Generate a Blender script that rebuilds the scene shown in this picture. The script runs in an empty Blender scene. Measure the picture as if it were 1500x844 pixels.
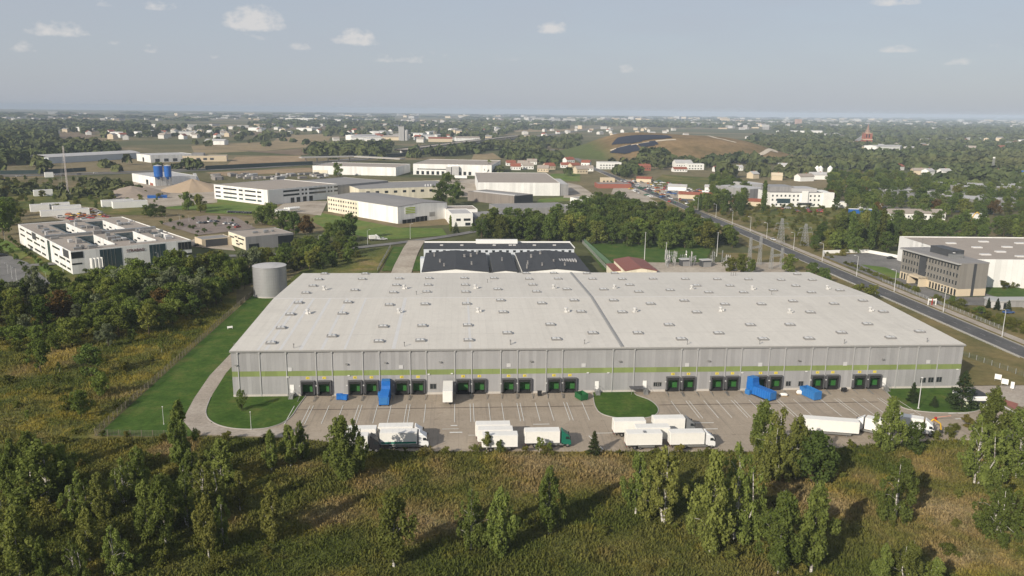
import bpy, bmesh, math, random
import numpy as np
from mathutils import Vector, Matrix

S = bpy.context.scene
COL = S.collection
PI = math.pi
R = math.radians

# ------------------------------------------------------------------ camera
CAM_H = 75.0
FOC, PITCH, ROLL, YAW = 1164.6, 0.21968, 0.011543, 0.069414      # in pixels of a 1500 x 844 frame
cam_d = bpy.data.cameras.new('camera')
cam = bpy.data.objects.new('camera', cam_d)
COL.objects.link(cam)
S.camera = cam
cam_d.sensor_fit = 'HORIZONTAL'
cam_d.sensor_width = 36.0
cam_d.lens = 36.0 * FOC / 1500.0
cam_d.clip_start = 0.5
cam_d.clip_end = 60000.0
_cy, _sy = math.cos(YAW), math.sin(YAW)
FWD = Vector((_sy * math.cos(PITCH), _cy * math.cos(PITCH), -math.sin(PITCH)))
_r0 = Vector((_cy, -_sy, 0)); _u0 = _r0.cross(FWD)
RGT = _r0 * math.cos(ROLL) + _u0 * math.sin(ROLL)
UPV = _u0 * math.cos(ROLL) - _r0 * math.sin(ROLL)
mw = Matrix.Identity(4)
for i in range(3):
    mw[i][0] = RGT[i]; mw[i][1] = UPV[i]; mw[i][2] = -FWD[i]; mw[i][3] = (0, 0, CAM_H)[i]
cam.matrix_world = mw
S.render.resolution_x, S.render.resolution_y = 1024, 576

def G(px, py, z=0.0):
    """the survey: where the line of sight of a photo point meets the height z"""
    d = FWD * FOC + RGT * (px - 750) - UPV * (py - 422)
    t = (z - CAM_H) / d.z
    return Vector((d.x * t, d.y * t, z))

def to_px(x, y, z):
    X = Vector((x, y, z - CAM_H)); d = X.dot(FWD)
    return 750 + FOC * X.dot(RGT) / d, 422 - FOC * X.dot(UPV) / d

def height_of(p, ytop):
    lo, hi = 0.0, 150.0
    for _ in range(40):
        m = (lo + hi) / 2
        if to_px(p.x, p.y, m)[1] > ytop: lo = m
        else: hi = m
    return lo

# ------------------------------------------------------------------ sky, sun, exposure
SUN_EL, SUN_AZ = R(26.5), R(222.0)          # azimuth clockwise from +Y: the sun stands behind the camera's left shoulder
w = bpy.data.worlds.new('World'); S.world = w; w.use_nodes = True
nt = w.node_tree; nt.nodes.clear()
def N(tree, kind, **kw):
    n = tree.nodes.new(kind)
    for k, v in kw.items():
        if k == 'inp':
            for kk, vv in v.items(): n.inputs[kk].default_value = vv
        else: setattr(n, k, v)
    return n
out = N(nt, 'ShaderNodeOutputWorld')
sky = N(nt, 'ShaderNodeTexSky', sky_type='NISHITA', sun_disc=False, sun_elevation=SUN_EL, sun_rotation=SUN_AZ)
sky.air_density = 1.0; sky.dust_density = 1.2; sky.ozone_density = 2.0; sky.altitude = 100
bg = N(nt, 'ShaderNodeBackground', inp={'Strength': 0.098})
# clouds: small fair-weather puffs low in the sky, and a faint veil
tc = N(nt, 'ShaderNodeTexCoord')
def vmath(op, a, b=None, **k):
    n = N(nt, 'ShaderNodeVectorMath', operation=op)
    for i, v in enumerate((a, b)):
        if v is None: continue
        if hasattr(v, 'links'): nt.links.new(v, n.inputs[i])
        else: n.inputs[i].default_value = v
    return n
def fmath(op, a, b=None, c=None, clamp=False):
    n = N(nt, 'ShaderNodeMath', operation=op, use_clamp=clamp)
    for i, v in enumerate((a, b, c)):
        if v is None: continue
        if hasattr(v, 'links'): nt.links.new(v, n.inputs[i])
        else: n.inputs[i].default_value = v
    return n.outputs[0]
ns = N(nt, 'ShaderNodeTexNoise', inp={'Scale': 62.0, 'Detail': 8.0, 'Roughness': 0.60})
mp = N(nt, 'ShaderNodeMapping'); mp.inputs['Scale'].default_value = (1, 1, 1.5)
nt.links.new(tc.outputs['Generated'], mp.inputs['Vector']); nt.links.new(mp.outputs[0], ns.inputs['Vector'])
CLOUDS = [(372, 26, 44, 22, 1.0), (520, 54, 38, 15, .8), (86, 42, 42, 13, .65), (810, 39, 25, 13, .85), (590, 85, 48, 9, .45), (1318, 71, 28, 7, .6),
          (918, 100, 26, 8, .4), (35, 68, 22, 9, .4), (235, 8, 30, 8, .4), (1310, 2, 40, 7, .6), (1405, 90, 22, 6, .4), (735, 84, 30, 7, .35), (440, 68, 18, 7, .35),
          (222, 70, 12, 8, .35), (640, 78, 18, 7, .35), (375, 52, 22, 8, .3), (1458, 68, 9, 8, .35), (310, 80, 14, 7, .28), (150, 4, 14, 6, .35), (165, 60, 22, 6, .3)]
tot = None
upz = Vector((0, 0, 1))
for (px, py, wx, wy, amp) in CLOUDS:
    d = (FWD * FOC + RGT * (px - 750) - UPV * (py - 422)).normalized()
    a = d.cross(upz).normalized(); b = a.cross(d)
    da = fmath('DIVIDE', vmath('DOT_PRODUCT', tc.outputs['Generated'], a).outputs['Value'], wx / FOC)
    db0 = fmath('SUBTRACT', vmath('DOT_PRODUCT', tc.outputs['Generated'], b).outputs['Value'], -0.45 * wy / FOC)
    up_ = fmath('DIVIDE', fmath('MAXIMUM', db0, 0.0), 1.35 * wy / FOC)          # flat below, heaped above
    dn_ = fmath('DIVIDE', fmath('MINIMUM', db0, 0.0), 0.42 * wy / FOC)
    db = fmath('ADD', up_, dn_)
    fr = fmath('GREATER_THAN', vmath('DOT_PRODUCT', tc.outputs['Generated'], d).outputs['Value'], 0.0)
    r2 = fmath('ADD', fmath('MULTIPLY', da, da), fmath('MULTIPLY', db, db))
    m = fmath('MULTIPLY', fmath('MULTIPLY', fmath('SUBTRACT', 1.0, r2, clamp=True), fr), amp)
    tot = m if tot is None else fmath('MAXIMUM', tot, m)
lump = fmath('MULTIPLY', fmath('SUBTRACT', ns.outputs['Fac'], 0.5), 2.6)
gate = fmath('MULTIPLY', tot, 6.0, clamp=True)
dens = fmath('MULTIPLY', fmath('ADD', fmath('SUBTRACT', fmath('MULTIPLY', tot, 1.15), 0.20), lump), 1.3, clamp=True)
dens = fmath('MULTIPLY', fmath('MULTIPLY', dens, gate), 0.72)
ns2 = N(nt, 'ShaderNodeTexNoise', inp={'Scale': 5.0, 'Detail': 4.0, 'Roughness': 0.55})
mp2 = N(nt, 'ShaderNodeMapping'); mp2.inputs['Scale'].default_value = (1, 1, 4)
nt.links.new(tc.outputs['Generated'], mp2.inputs['Vector']); nt.links.new(mp2.outputs[0], ns2.inputs['Vector'])
veil = fmath('ADD', fmath('MULTIPLY', fmath('SUBTRACT', ns2.outputs['Fac'], 0.42, clamp=True), 0.25), 0.80)
mixv = N(nt, 'ShaderNodeMix', data_type='RGBA')
nt.links.new(veil, mixv.inputs[0]); nt.links.new(sky.outputs[0], mixv.inputs[6]); mixv.inputs[7].default_value = (3.74, 4.0, 4.56, 1)
mixc = N(nt, 'ShaderNodeMix', data_type='RGBA')
nt.links.new(dens, mixc.inputs[0]); nt.links.new(mixv.outputs[2], mixc.inputs[6]); mixc.inputs[7].default_value = (6.1, 5.9, 5.75, 1)
nt.links.new(mixc.outputs[2], bg.inputs['Color']); nt.links.new(bg.outputs[0], out.inputs['Surface'])

sd = bpy.data.lights.new('sun', 'SUN'); sd.energy = 4.4; sd.angle = R(0.55); sd.color = (1.0, 0.915, 0.79)
sun = bpy.data.objects.new('sun', sd); COL.objects.link(sun)
sdir = Vector((math.sin(SUN_AZ) * math.cos(SUN_EL), math.cos(SUN_AZ) * math.cos(SUN_EL), math.sin(SUN_EL)))
sun.rotation_euler = sdir.to_track_quat('Z', 'Y').to_euler(); sun.location = (0, 0, 300)

S.view_settings.view_transform = 'Standard'; S.view_settings.look = 'None'
S.view_settings.exposure = 0.30; S.view_settings.gamma = 1.0; S.view_settings.use_curve_mapping = False
S.render.engine = 'CYCLES'
S.cycles.max_bounces = 5; S.cycles.diffuse_bounces = 2; S.cycles.glossy_bounces = 2
S.cycles.transmission_bounces = 2; S.cycles.transparent_max_bounces = 4; S.cycles.volume_bounces = 1
S.cycles.use_adaptive_sampling = True; S.cycles.adaptive_threshold = 0.02
S.cycles.use_denoising = True
S.cycles.sample_clamp_indirect = 4.0
HAZE_DENSITY = 1.0e-4
HAZE_COLOR = (0.46, 0.545, 0.67, 1)

# ------------------------------------------------------------------ scene bookkeeping
def tag(o, label=None, cat=None, group=None, kind=None):
    for k, v in (('label', label), ('category', cat), ('group', group), ('kind', kind)):
        if v: o[k] = v
    return o
def thing(name, label, cat, loc=(0, 0, 0), rot=0.0, group=None):
    o = bpy.data.objects.new(name, None); COL.objects.link(o)
    o.empty_display_size = 0.3
    o.location = loc; o.rotation_euler = (0, 0, rot)
    return tag(o, label, cat, group)
def dup(root, loc, rot=0.0, scale=None, label=None, group=None, mats=None):
    r = root.copy(); COL.objects.link(r)
    r.location = loc; r.rotation_euler = (0, 0, rot)
    if scale is not None: r.scale = scale if hasattr(scale, '__len__') else (scale,) * 3
    if label: r['label'] = label
    if group: r['group'] = group
    for ch in list(root.children):
        c = ch.copy(); COL.objects.link(c); c.parent = r
        for g in list(ch.children):
            d = g.copy(); COL.objects.link(d); d.parent = c
    return r

class MB:
    """collects boxes, prisms, tubes and sheets, and links them as ONE mesh object"""
    def __init__(s): s.v = []; s.f = []; s.m = []
    def add(s, vs, fs, m=0):
        k = len(s.v); s.v += [tuple(p) for p in vs]
        s.f += [tuple(k + i for i in f) for f in fs]; s.m += [m] * len(fs); return s
    def box(s, x0, y0, z0, x1, y1, z1, m=0):
        v = [(x0, y0, z0), (x1, y0, z0), (x1, y1, z0), (x0, y1, z0), (x0, y0, z1), (x1, y0, z1), (x1, y1, z1), (x0, y1, z1)]
        return s.add(v, [(0, 3, 2, 1), (4, 5, 6, 7), (0, 1, 5, 4), (1, 2, 6, 5), (2, 3, 7, 6), (3, 0, 4, 7)], m)
    def cbox(s, c, size, rot=0.0, m=0, bev=0.0):
        """box with its centre at the base, turned about z; bev cuts the upright and top edges"""
        hx, hy, h = size[0] / 2, size[1] / 2, size[2]
        if bev:
            return s.rprism([(-hx, -hy), (hx, -hy), (hx, hy), (-hx, hy)], c[2], c[2] + h, bev, m, (c[0], c[1]), rot)
        ca, sa = math.cos(rot), math.sin(rot)
        P = [(c[0] + x * ca - y * sa, c[1] + x * sa + y * ca) for x, y in ((-hx, -hy), (hx, -hy), (hx, hy), (-hx, hy))]
        return s.prism(P, c[2], c[2] + h, m)
    def rprism(s, poly, z0, z1, b, m=0, off=(0, 0), rot=0.0):
        n = len(poly); ca, sa = math.cos(rot), math.sin(rot)
        def ring(sh, corner):
            o = []
            for i, p in enumerate(poly):
                a = Vector(poly[i - 1]) - Vector(p); c = Vector(poly[(i + 1) % n]) - Vector(p)
                a.normalize(); c.normalize()
                q = Vector(p) + (a + c) * sh
                o += [q + a * corner, q + c * corner]
            return [(off[0] + q.x * ca - q.y * sa, off[1] + q.x * sa + q.y * ca) for q in o]
        r0, r1 = ring(0, b), ring(b, b)
        k = 2 * n
        vs = [(x, y, z0) for x, y in r0] + [(x, y, z1 - b) for x, y in r0] + [(x, y, z1) for x, y in r1]
        fs = [(i, (i + 1) % k, k + (i + 1) % k, k + i) for i in range(k)]
        fs += [(k + i, k + (i + 1) % k, 2 * k + (i + 1) % k, 2 * k + i) for i in range(k)]
        fs += [tuple(range(2 * k, 3 * k)), tuple(range(k - 1, -1, -1))]
        return s.add(vs, fs, m)
    def prism(s, P, z0, z1, m=0):
        n = len(P)
        A = sum(P[i][0] * P[(i + 1) % n][1] - P[(i + 1) % n][0] * P[i][1] for i in range(n))
        if A < 0: P = P[::-1]
        vs = [(x, y, z0) for x, y in P] + [(x, y, z1) for x, y in P]
        fs = [(i, (i + 1) % n, n + (i + 1) % n, n + i) for i in range(n)] + [tuple(range(n, 2 * n)), tuple(range(n - 1, -1, -1))]
        return s.add(vs, fs, m)
    def extr(s, prof, y0, y1, m=0):
        """profile in (x, z) pushed along y"""
        n = len(prof)
        A = sum(prof[i][0] * prof[(i + 1) % n][1] - prof[(i + 1) % n][0] * prof[i][1] for i in range(n))
        if A < 0: prof = prof[::-1]
        vs = [(x, y0, z) for x, z in prof] + [(x, y1, z) for x, z in prof]
        fs = [(i, (i + 1) % n, n + (i + 1) % n, n + i) for i in range(n)] + [tuple(range(n, 2 * n)), tuple(range(n - 1, -1, -1))]
        return s.add(vs, fs, m)
    def extx(s, prof, x0, x1, m=0):
        """profile in (y, z) pushed along x"""
        n = len(prof)
        A = sum(prof[i][0] * prof[(i + 1) % n][1] - prof[(i + 1) % n][0] * prof[i][1] for i in range(n))
        if A < 0: prof = prof[::-1]
        vs = [(x0, y, z) for y, z in prof] + [(x1, y, z) for y, z in prof]
        fs = [(i, n + i, n + (i + 1) % n, (i + 1) % n)[::-1] for i in range(n)] + [tuple(range(n, 2 * n)), tuple(range(n - 1, -1, -1))]
        return s.add(vs, fs, m)
    def tube(s, p, q, r0, r1=None, n=6, m=0, cap=True):
        p, q = Vector(p), Vector(q); r1 = r0 if r1 is None else r1
        d = (q - p)
        if d.length < 1e-6: return s
        d.normalize()
        a = d.orthogonal().normalized(); b = d.cross(a)
        vs = []
        for c, r in ((p, r0), (q, r1)):
            for i in range(n):
                t = 2 * PI * i / n; vs.append(c + (a * math.cos(t) + b * math.sin(t)) * r)
        fs = [(i, (i + 1) % n, n + (i + 1) % n, n + i) for i in range(n)]
        if cap: fs += [tuple(range(n, 2 * n)), tuple(range(n - 1, -1, -1))]
        return s.add(vs, fs, m)
    def path(s, pts, r, n=6, m=0):
        for a, b in zip(pts, pts[1:]): s.tube(a, b, r, r, n, m)
        return s
    def lathe(s, prof, c=(0, 0), n=20, m=0):
        """profile of (radius, z) from the bottom up"""
        vs, fs = [], []
        for r, z in prof:
            for i in range(n):
                t = 2 * PI * i / n; vs.append((c[0] + r * math.cos(t), c[1] + r * math.sin(t), z))
        for k in range(len(prof) - 1):
            for i in range(n):
                j = (i + 1) % n; fs.append((k * n + i, k * n + j, (k + 1) * n + j, (k + 1) * n + i))
        fs.append(tuple(range((len(prof) - 1) * n, len(prof) * n))); fs.append(tuple(range(n - 1, -1, -1)))
        return s.add(vs, fs, m)
    def wheel(s, x, y, r, wd, m=0, n=16):
        return s.tube((x, y - wd / 2, r), (x, y + wd / 2, r), r, r, n, m)
    def poly(s, P, z=0.0, m=0):
        A = sum(P[i][0] * P[(i + 1) % len(P)][1] - P[(i + 1) % len(P)][0] * P[i][1] for i in range(len(P)))
        if A < 0: P = P[::-1]
        return s.add([(p[0], p[1], z) for p in P], [tuple(range(len(P)))], m)
    def sheet(s, origin, U, V, u_cuts, v_cuts, holes, m=0):
        """flat wall with rectangular openings: holes are (u0, u1, v0, v1)"""
        us = sorted(set([round(u, 4) for u in u_cuts] + [round(x, 4) for h in holes for x in h[:2]]))
        vs_ = sorted(set([round(v, 4) for v in v_cuts] + [round(x, 4) for h in holes for x in h[2:]]))
        o, U, V = Vector(origin), Vector(U), Vector(V)
        idx = {}
        vv, ff = [], []
        def vid(i, j):
            if (i, j) not in idx:
                idx[(i, j)] = len(vv); vv.append(o + U * us[i] + V * vs_[j])
            return idx[(i, j)]
        for i in range(len(us) - 1):
            for j in range(len(vs_) - 1):
                cu, cv = (us[i] + us[i + 1]) / 2, (vs_[j] + vs_[j + 1]) / 2
                if any(h[0] < cu < h[1] and h[2] < cv < h[3] for h in holes): continue
                ff.append((vid(i, j), vid(i + 1, j), vid(i + 1, j + 1), vid(i, j + 1)))
        return s.add(vv, ff, m)
    def build(s, name, mats, parent=None, loc=None, rot=None, smooth=False):
        me = bpy.data.meshes.new(name)
        me.from_pydata(s.v, [], s.f)
        for mt in (mats if isinstance(mats, (list, tuple)) else [mats]): me.materials.append(mt)
        me.polygons.foreach_set('material_index', s.m)
        if smooth: me.polygons.foreach_set('use_smooth', [True] * len(s.f))
        me.update()
        o = bpy.data.objects.new(name, me); COL.objects.link(o)
        if parent is not None: o.parent = parent
        if loc is not None: o.location = loc
        if rot is not None: o.rotation_euler = (0, 0, rot)
        return o
def share(name, me, parent, loc=(0, 0, 0), rot=0.0, scale=None):
    o = bpy.data.objects.new(name, me); COL.objects.link(o); o.parent = parent; o.location = loc; o.rotation_euler = (0, 0, rot)
    if scale: o.scale = scale
    return o

# ------------------------------------------------------------------ materials
def new_mat(name):
    m = bpy.data.materials.new(name); m.use_nodes = True; t = m.node_tree; t.nodes.clear()
    o = N(t, 'ShaderNodeOutputMaterial'); return m, t, o
def rgb(c): return (c[0], c[1], c[2], 1)
def mix(t, fac, a, b, blend='MIX'):
    n = N(t, 'ShaderNodeMix', data_type='RGBA', blend_type=blend)
    for k, v in ((0, fac), (6, a), (7, b)):
        if hasattr(v, 'links'): t.links.new(v, n.inputs[k])
        else: n.inputs[k].default_value = v if k == 0 else (rgb(v) if len(v) == 3 else v)
    return n.outputs[2]
def tmath(t, op, a, b=None, clamp=False):
    n = N(t, 'ShaderNodeMath', operation=op, use_clamp=clamp)
    for i, v in enumerate((a, b)):
        if v is None: continue
        if hasattr(v, 'links'): t.links.new(v, n.inputs[i])
        else: n.inputs[i].default_value = v
    return n.outputs[0]
def noise(t, co, scale, detail=4.0, rough=0.6, out='Fac'):
    n = N(t, 'ShaderNodeTexNoise', inp={'Scale': scale, 'Detail': detail, 'Roughness': rough})
    t.links.new(co, n.inputs['Vector']); return n.outputs[out]
def ramp(t, f, stops):
    n = N(t, 'ShaderNodeValToRGB'); cr = n.color_ramp
    while len(cr.elements) < len(stops): cr.elements.new(0.5)
    for e, (p, c) in zip(cr.elements, stops):
        e.position = p; e.color = rgb(c) if hasattr(c, '__len__') else (c, c, c, 1)
    t.links.new(f, n.inputs[0]); return n.outputs[0]
def geo_co(t): return N(t, 'ShaderNodeNewGeometry').outputs['Position']
def obj_co(t): return N(t, 'ShaderNodeTexCoord').outputs['Object']
def principled(t, o, col, rough=0.7, metal=0.0, spec=0.35, coat=0.0):
    p = N(t, 'ShaderNodeBsdfPrincipled')
    if hasattr(col, 'links'): t.links.new(col, p.inputs['Base Color'])
    else: p.inputs['Base Color'].default_value = rgb(col)
    if hasattr(rough, 'links'): t.links.new(rough, p.inputs['Roughness'])
    else: p.inputs['Roughness'].default_value = rough
    p.inputs['Metallic'].default_value = metal; p.inputs['Specular IOR Level'].default_value = spec
    p.inputs['Coat Weight'].default_value = coat
    t.links.new(p.outputs[0], o.inputs['Surface']); return p
def bumpy(t, p, h, strength=0.3, dist=0.05):
    b = N(t, 'ShaderNodeBump', inp={'Strength': strength, 'Distance': dist})
    t.links.new(h, b.inputs['Height']); t.links.new(b.outputs[0], p.inputs['Normal'])
MATS = {}
def plain(name, col, rough=0.65, var=0.12, scale=0.6, metal=0.0, spec=0.35, dirt=0.0):
    """painted or bare surface with uneven tone and a little grime"""
    if name in MATS: return MATS[name]
    m, t, o = new_mat(name)
    co = obj_co(t)
    f = noise(t, co, scale, 5.0, 0.65)
    lo = tuple(c * (1 - var) for c in col); hi = tuple(min(1, c * (1 + var)) for c in col)
    c = mix(t, f, lo, hi)
    if dirt:
        g = ramp(t, noise(t, co, scale * 3.1, 6.0, 0.7), [(0.45, 0.0), (0.75, 1.0)])
        c = mix(t, tmath(t, 'MULTIPLY', g, dirt), c, tuple(x * 0.45 for x in col))
    r = tmath(t, 'ADD', tmath(t, 'MULTIPLY', f, 0.25), rough - 0.12, clamp=True)
    principled(t, o, c, r, metal, spec)
    MATS[name] = m; return m
def tinted(name, rough=0.4, spec=0.5, coat=0.3):
    """paint whose colour is chosen by each object's own colour"""
    m, t, o = new_mat(name)
    oi = N(t, 'ShaderNodeObjectInfo')
    f = noise(t, obj_co(t), 1.3, 4.0)
    c = mix(t, tmath(t, 'MULTIPLY', f, 0.25), oi.outputs['Color'], (0.12, 0.11, 0.10))
    principled(t, o, c, rough, 0.0, spec, coat); return m
# ------------------------------------------------------------------ ground materials
def meadow_colors(t, co, gold=0.0):
    """rough meadow: olive growth, dry straw patches, goldenrod, bare brown"""
    big = noise(t, co, 0.035, 4.0, 0.6)
    mid = noise(t, co, 0.16, 5.0, 0.65)
    fine = noise(t, co, 1.1, 5.0, 0.7)
    # straw stands in a few broad patches of the ground
    dry = None
    for px, py, r in ((760, 690, 19), (640, 685, 15), (560, 700, 10), (1195, 730, 13), (1395, 745, 12), (1350, 690, 10), (1260, 700, 10), (1400, 815, 8), (480, 760, 11), (890, 690, 14), (320, 770, 9), (620, 760, 13), (250, 660, 7)):
        q = G(px, py); vd = N(t, 'ShaderNodeVectorMath', operation='DISTANCE'); t.links.new(co, vd.inputs[0]); vd.inputs[1].default_value = (q.x, q.y, 0)
        k = tmath(t, 'SUBTRACT', 1.0, tmath(t, 'DIVIDE', vd.outputs['Value'], float(r)), clamp=True)
        dry = k if dry is None else tmath(t, 'MAXIMUM', dry, k)
    amt = tmath(t, 'ADD', big, tmath(t, 'MULTIPLY', dry, 0.26))
    amt = tmath(t, 'ADD', amt, tmath(t, 'MULTIPLY', tmath(t, 'SUBTRACT', mid, 0.5), 0.30))
    base = ramp(t, amt, [(0.42, (0.084, 0.100, 0.024)), (0.56, (0.145, 0.138, 0.040)), (0.66, (0.245, 0.182, 0.078)), (0.80, (0.28, 0.215, 0.115))])
    c = mix(t, ramp(t, mid, [(0.46, 0.0), (0.70, 0.65)]), base, (0.076, 0.096, 0.023))
    yel = noise(t, co, 0.085, 4.0, 0.7)
    c = mix(t, ramp(t, yel, [(0.55 - 0.07 * gold, 0.0), (0.70 - 0.07 * gold, 0.55 + 0.15 * gold)]), c, (0.29, 0.225, 0.045))
    c = mix(t, 1.0, c, ramp(t, fine, [(0.25, 0.55), (0.75, 1.35)]), 'MULTIPLY')
    return c, fine
def mat_meadow(name='meadow', gold=0.0):
    m, t, o = new_mat(name); co = geo_co(t)
    c, f = meadow_colors(t, co, gold)
    p = principled(t, o, c, 0.95, 0, 0.1); bumpy(t, p, f, 0.6, 0.4); return m
def mat_tufts(name='meadow_growth', gold=0.0):
    m, t, o = new_mat(name); co = geo_co(t)
    c, f = meadow_colors(t, co, gold)
    c = mix(t, 1.0, c, (1.2, 1.2, 1.15), 'MULTIPLY')
    d = N(t, 'ShaderNodeBsdfDiffuse'); tr = N(t, 'ShaderNodeBsdfTranslucent'); mx = N(t, 'ShaderNodeMixShader', inp={0: 0.3})
    t.links.new(c, d.inputs[0]); t.links.new(c, tr.inputs[0])
    t.links.new(d.outputs[0], mx.inputs[1]); t.links.new(tr.outputs[0], mx.inputs[2]); t.links.new(mx.outputs[0], o.inputs['Surface'])
    return m
M_meadow = mat_meadow()
M_tufts = mat_tufts()
M_gold = mat_meadow('goldenrod_meadow', 1.0)
M_goldtufts = mat_tufts('goldenrod_growth', 1.0)
def mat_ground(name, cols, scale, fine_scale, rough=0.95, bump=0.2):
    m, t, o = new_mat(name); co = geo_co(t)
    a = noise(t, co, scale, 5.0, 0.62)
    n = len(cols)
    c = ramp(t, a, [(0.33 + 0.34 * i / max(1, n - 1), cols[i]) for i in range(n)])
    f = noise(t, co, fine_scale, 6.0, 0.7)
    c = mix(t, 1.0, c, ramp(t, f, [(0.25, 0.72), (0.75, 1.26)]), 'MULTIPLY')
    p = principled(t, o, c, rough, 0, 0.15); bumpy(t, p, f, bump, 0.08); return m
def mat_lawn():
    m, t, o = new_mat('mown_lawn'); co = geo_co(t)
    a = noise(t, co, 0.13, 6.0, 0.7); f = noise(t, co, 0.8, 6.0, 0.8); g = noise(t, co, 2.6, 4.0, 0.8)
    c = ramp(t, a, [(0.34, (0.036, 0.076, 0.012)), (0.50, (0.056, 0.102, 0.018)), (0.60, (0.082, 0.114, 0.025)), (0.72, (0.130, 0.120, 0.042))])
    c = mix(t, 1.0, c, ramp(t, f, [(0.25, 0.60), (0.75, 1.35)]), 'MULTIPLY')
    c = mix(t, ramp(t, g, [(0.66, 0.0), (0.74, 0.55)]), c, (0.16, 0.15, 0.07))       # seed heads and weeds
    bare = noise(t, co, 0.21, 5.0, 0.75)
    c = mix(t, ramp(t, bare, [(0.64, 0.0), (0.72, 0.6)]), c, (0.155, 0.105, 0.058))
    p = principled(t, o, c, 0.95, 0, 0.1); bumpy(t, p, f, 0.5, 0.12); return m
M_lawn = mat_lawn()
M_lawn_dry = mat_ground('dry_lawn', [(0.085, 0.085, 0.028), (0.15, 0.125, 0.050), (0.20, 0.15, 0.065)], 0.05, 0.5)
M_lawn_far = mat_ground('far_lawn', [(0.075, 0.125, 0.020), (0.11, 0.16, 0.03), (0.16, 0.16, 0.045)], 0.03, 0.25)
M_gravel = mat_ground('gravel', [(0.26, 0.22, 0.17), (0.36, 0.31, 0.25), (0.42, 0.37, 0.30)], 0.05, 0.7)
M_dirt = mat_ground('bare_earth', [(0.20, 0.145, 0.085), (0.28, 0.20, 0.12), (0.33, 0.25, 0.15)], 0.03, 0.3)
M_straw = mat_ground('stubble_field', [(0.19, 0.150, 0.085), (0.25, 0.19, 0.105), (0.29, 0.225, 0.125)], 0.012, 0.1)
M_plough = mat_ground('ploughed_field', [(0.13, 0.095, 0.062), (0.17, 0.125, 0.08), (0.20, 0.15, 0.095)], 0.012, 0.1)
M_crop = mat_ground('green_field', [(0.055, 0.068, 0.026), (0.085, 0.09, 0.035), (0.11, 0.105, 0.045)], 0.012, 0.1)
M_asphalt = mat_ground('asphalt', [(0.078, 0.077, 0.077), (0.095, 0.093, 0.091), (0.115, 0.112, 0.108)], 0.09, 1.1, 0.85)
M_oldroad = mat_ground('worn_asphalt', [(0.13, 0.125, 0.12), (0.165, 0.16, 0.15), (0.20, 0.19, 0.18)], 0.07, 0.9, 0.88)
M_sidepath = mat_ground('paved_path', [(0.29, 0.25, 0.205), (0.345, 0.30, 0.25), (0.39, 0.345, 0.29)], 0.1, 1.2, 0.9)
M_carpark = mat_ground('car_park_paving', [(0.17, 0.135, 0.115), (0.21, 0.17, 0.145), (0.24, 0.20, 0.17)], 0.07, 0.9, 0.9)
M_paint = plain('road_paint', (0.62, 0.61, 0.57), 0.7, 0.25, 0.8)
M_kerb = plain('kerb_concrete', (0.36, 0.34, 0.31), 0.85, 0.15, 0.9)

def mat_yard():
    m, t, o = new_mat('concrete_paving'); co = geo_co(t)
    a = noise(t, co, 0.055, 6.0, 0.65); f = noise(t, co, 1.6, 5.0, 0.75)
    c = ramp(t, a, [(0.30, (0.284, 0.236, 0.182)), (0.52, (0.334, 0.280, 0.217)), (0.72, (0.380, 0.324, 0.257))])
    c = mix(t, 1.0, c, ramp(t, f, [(0.3, 0.86), (0.7, 1.12)]), 'MULTIPLY')
    # rust and oil: small blotches, and long tyre streaks
    st = noise(t, co, 0.33, 5.0, 0.75)
    c = mix(t, ramp(t, st, [(0.58, 0.0), (0.72, 0.6)]), c, (0.16, 0.118, 0.085))
    mpn = N(t, 'ShaderNodeMapping'); mpn.inputs['Scale'].default_value = (0.9, 0.05, 1); t.links.new(co, mpn.inputs['Vector'])
    ty = noise(t, mpn.outputs[0], 1.0, 3.0, 0.6)
    c = mix(t, ramp(t, ty, [(0.54, 0.0), (0.70, 0.42)]), c, (0.18, 0.155, 0.13))
    br = N(t, 'ShaderNodeTexBrick', inp={'Scale': 1.0, 'Mortar Size': 0.035, 'Brick Width': 6.0, 'Row Height': 6.0, 'Mortar Smooth': 0.3})
    br.offset = 0.0
    br.inputs['Color1'].default_value = (1, 1, 1, 1); br.inputs['Color2'].default_value = (0.93, 0.93, 0.93, 1); br.inputs['Mortar'].default_value = (0.72, 0.72, 0.72, 1)
    t.links.new(co, br.inputs['Vector'])
    c = mix(t, 1.0, c, br.outputs['Color'], 'MULTIPLY')
    p = principled(t, o, c, 0.9, 0, 0.15); bumpy(t, p, f, 0.15, 0.02); return m
M_yard = mat_yard()

def mat_plain_land():
    """the wide plain: a patchwork of strips of farmland, scrub and pasture"""
    m, t, o = new_mat('farmland'); co = geo_co(t)
    mpn = N(t, 'ShaderNodeMapping'); mpn.inputs['Rotation'].default_value = (0, 0, R(24)); mpn.inputs['Scale'].default_value = (1.0, 2.4, 1)
    t.links.new(co, mpn.inputs['Vector'])
    v = N(t, 'ShaderNodeTexVoronoi', inp={'Scale': 0.0030, 'Randomness': 0.9}); t.links.new(mpn.outputs[0], v.inputs['Vector'])
    sep = N(t, 'ShaderNodeSeparateColor'); t.links.new(v.outputs['Color'], sep.inputs[0])
    c = ramp(t, sep.outputs[0], [(0.0, (0.070, 0.082, 0.032)), (0.22, (0.105, 0.105, 0.045)), (0.40, (0.20, 0.155, 0.085)), (0.58, (0.085, 0.092, 0.038)), (0.78, (0.25, 0.19, 0.11)), (1.0, (0.12, 0.11, 0.05))])
    a = noise(t, co, 0.010, 6.0, 0.7); f = noise(t, co, 0.09, 6.0, 0.75)
    c = mix(t, ramp(t, a, [(0.46, 0.0), (0.68, 0.50)]), c, (0.070, 0.080, 0.030))
    c = mix(t, 1.0, c, ramp(t, f, [(0.28, 0.62), (0.72, 1.30)]), 'MULTIPLY')
    principled(t, o, c, 0.95, 0, 0.1); return m
M_land = mat_plain_land()

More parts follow.
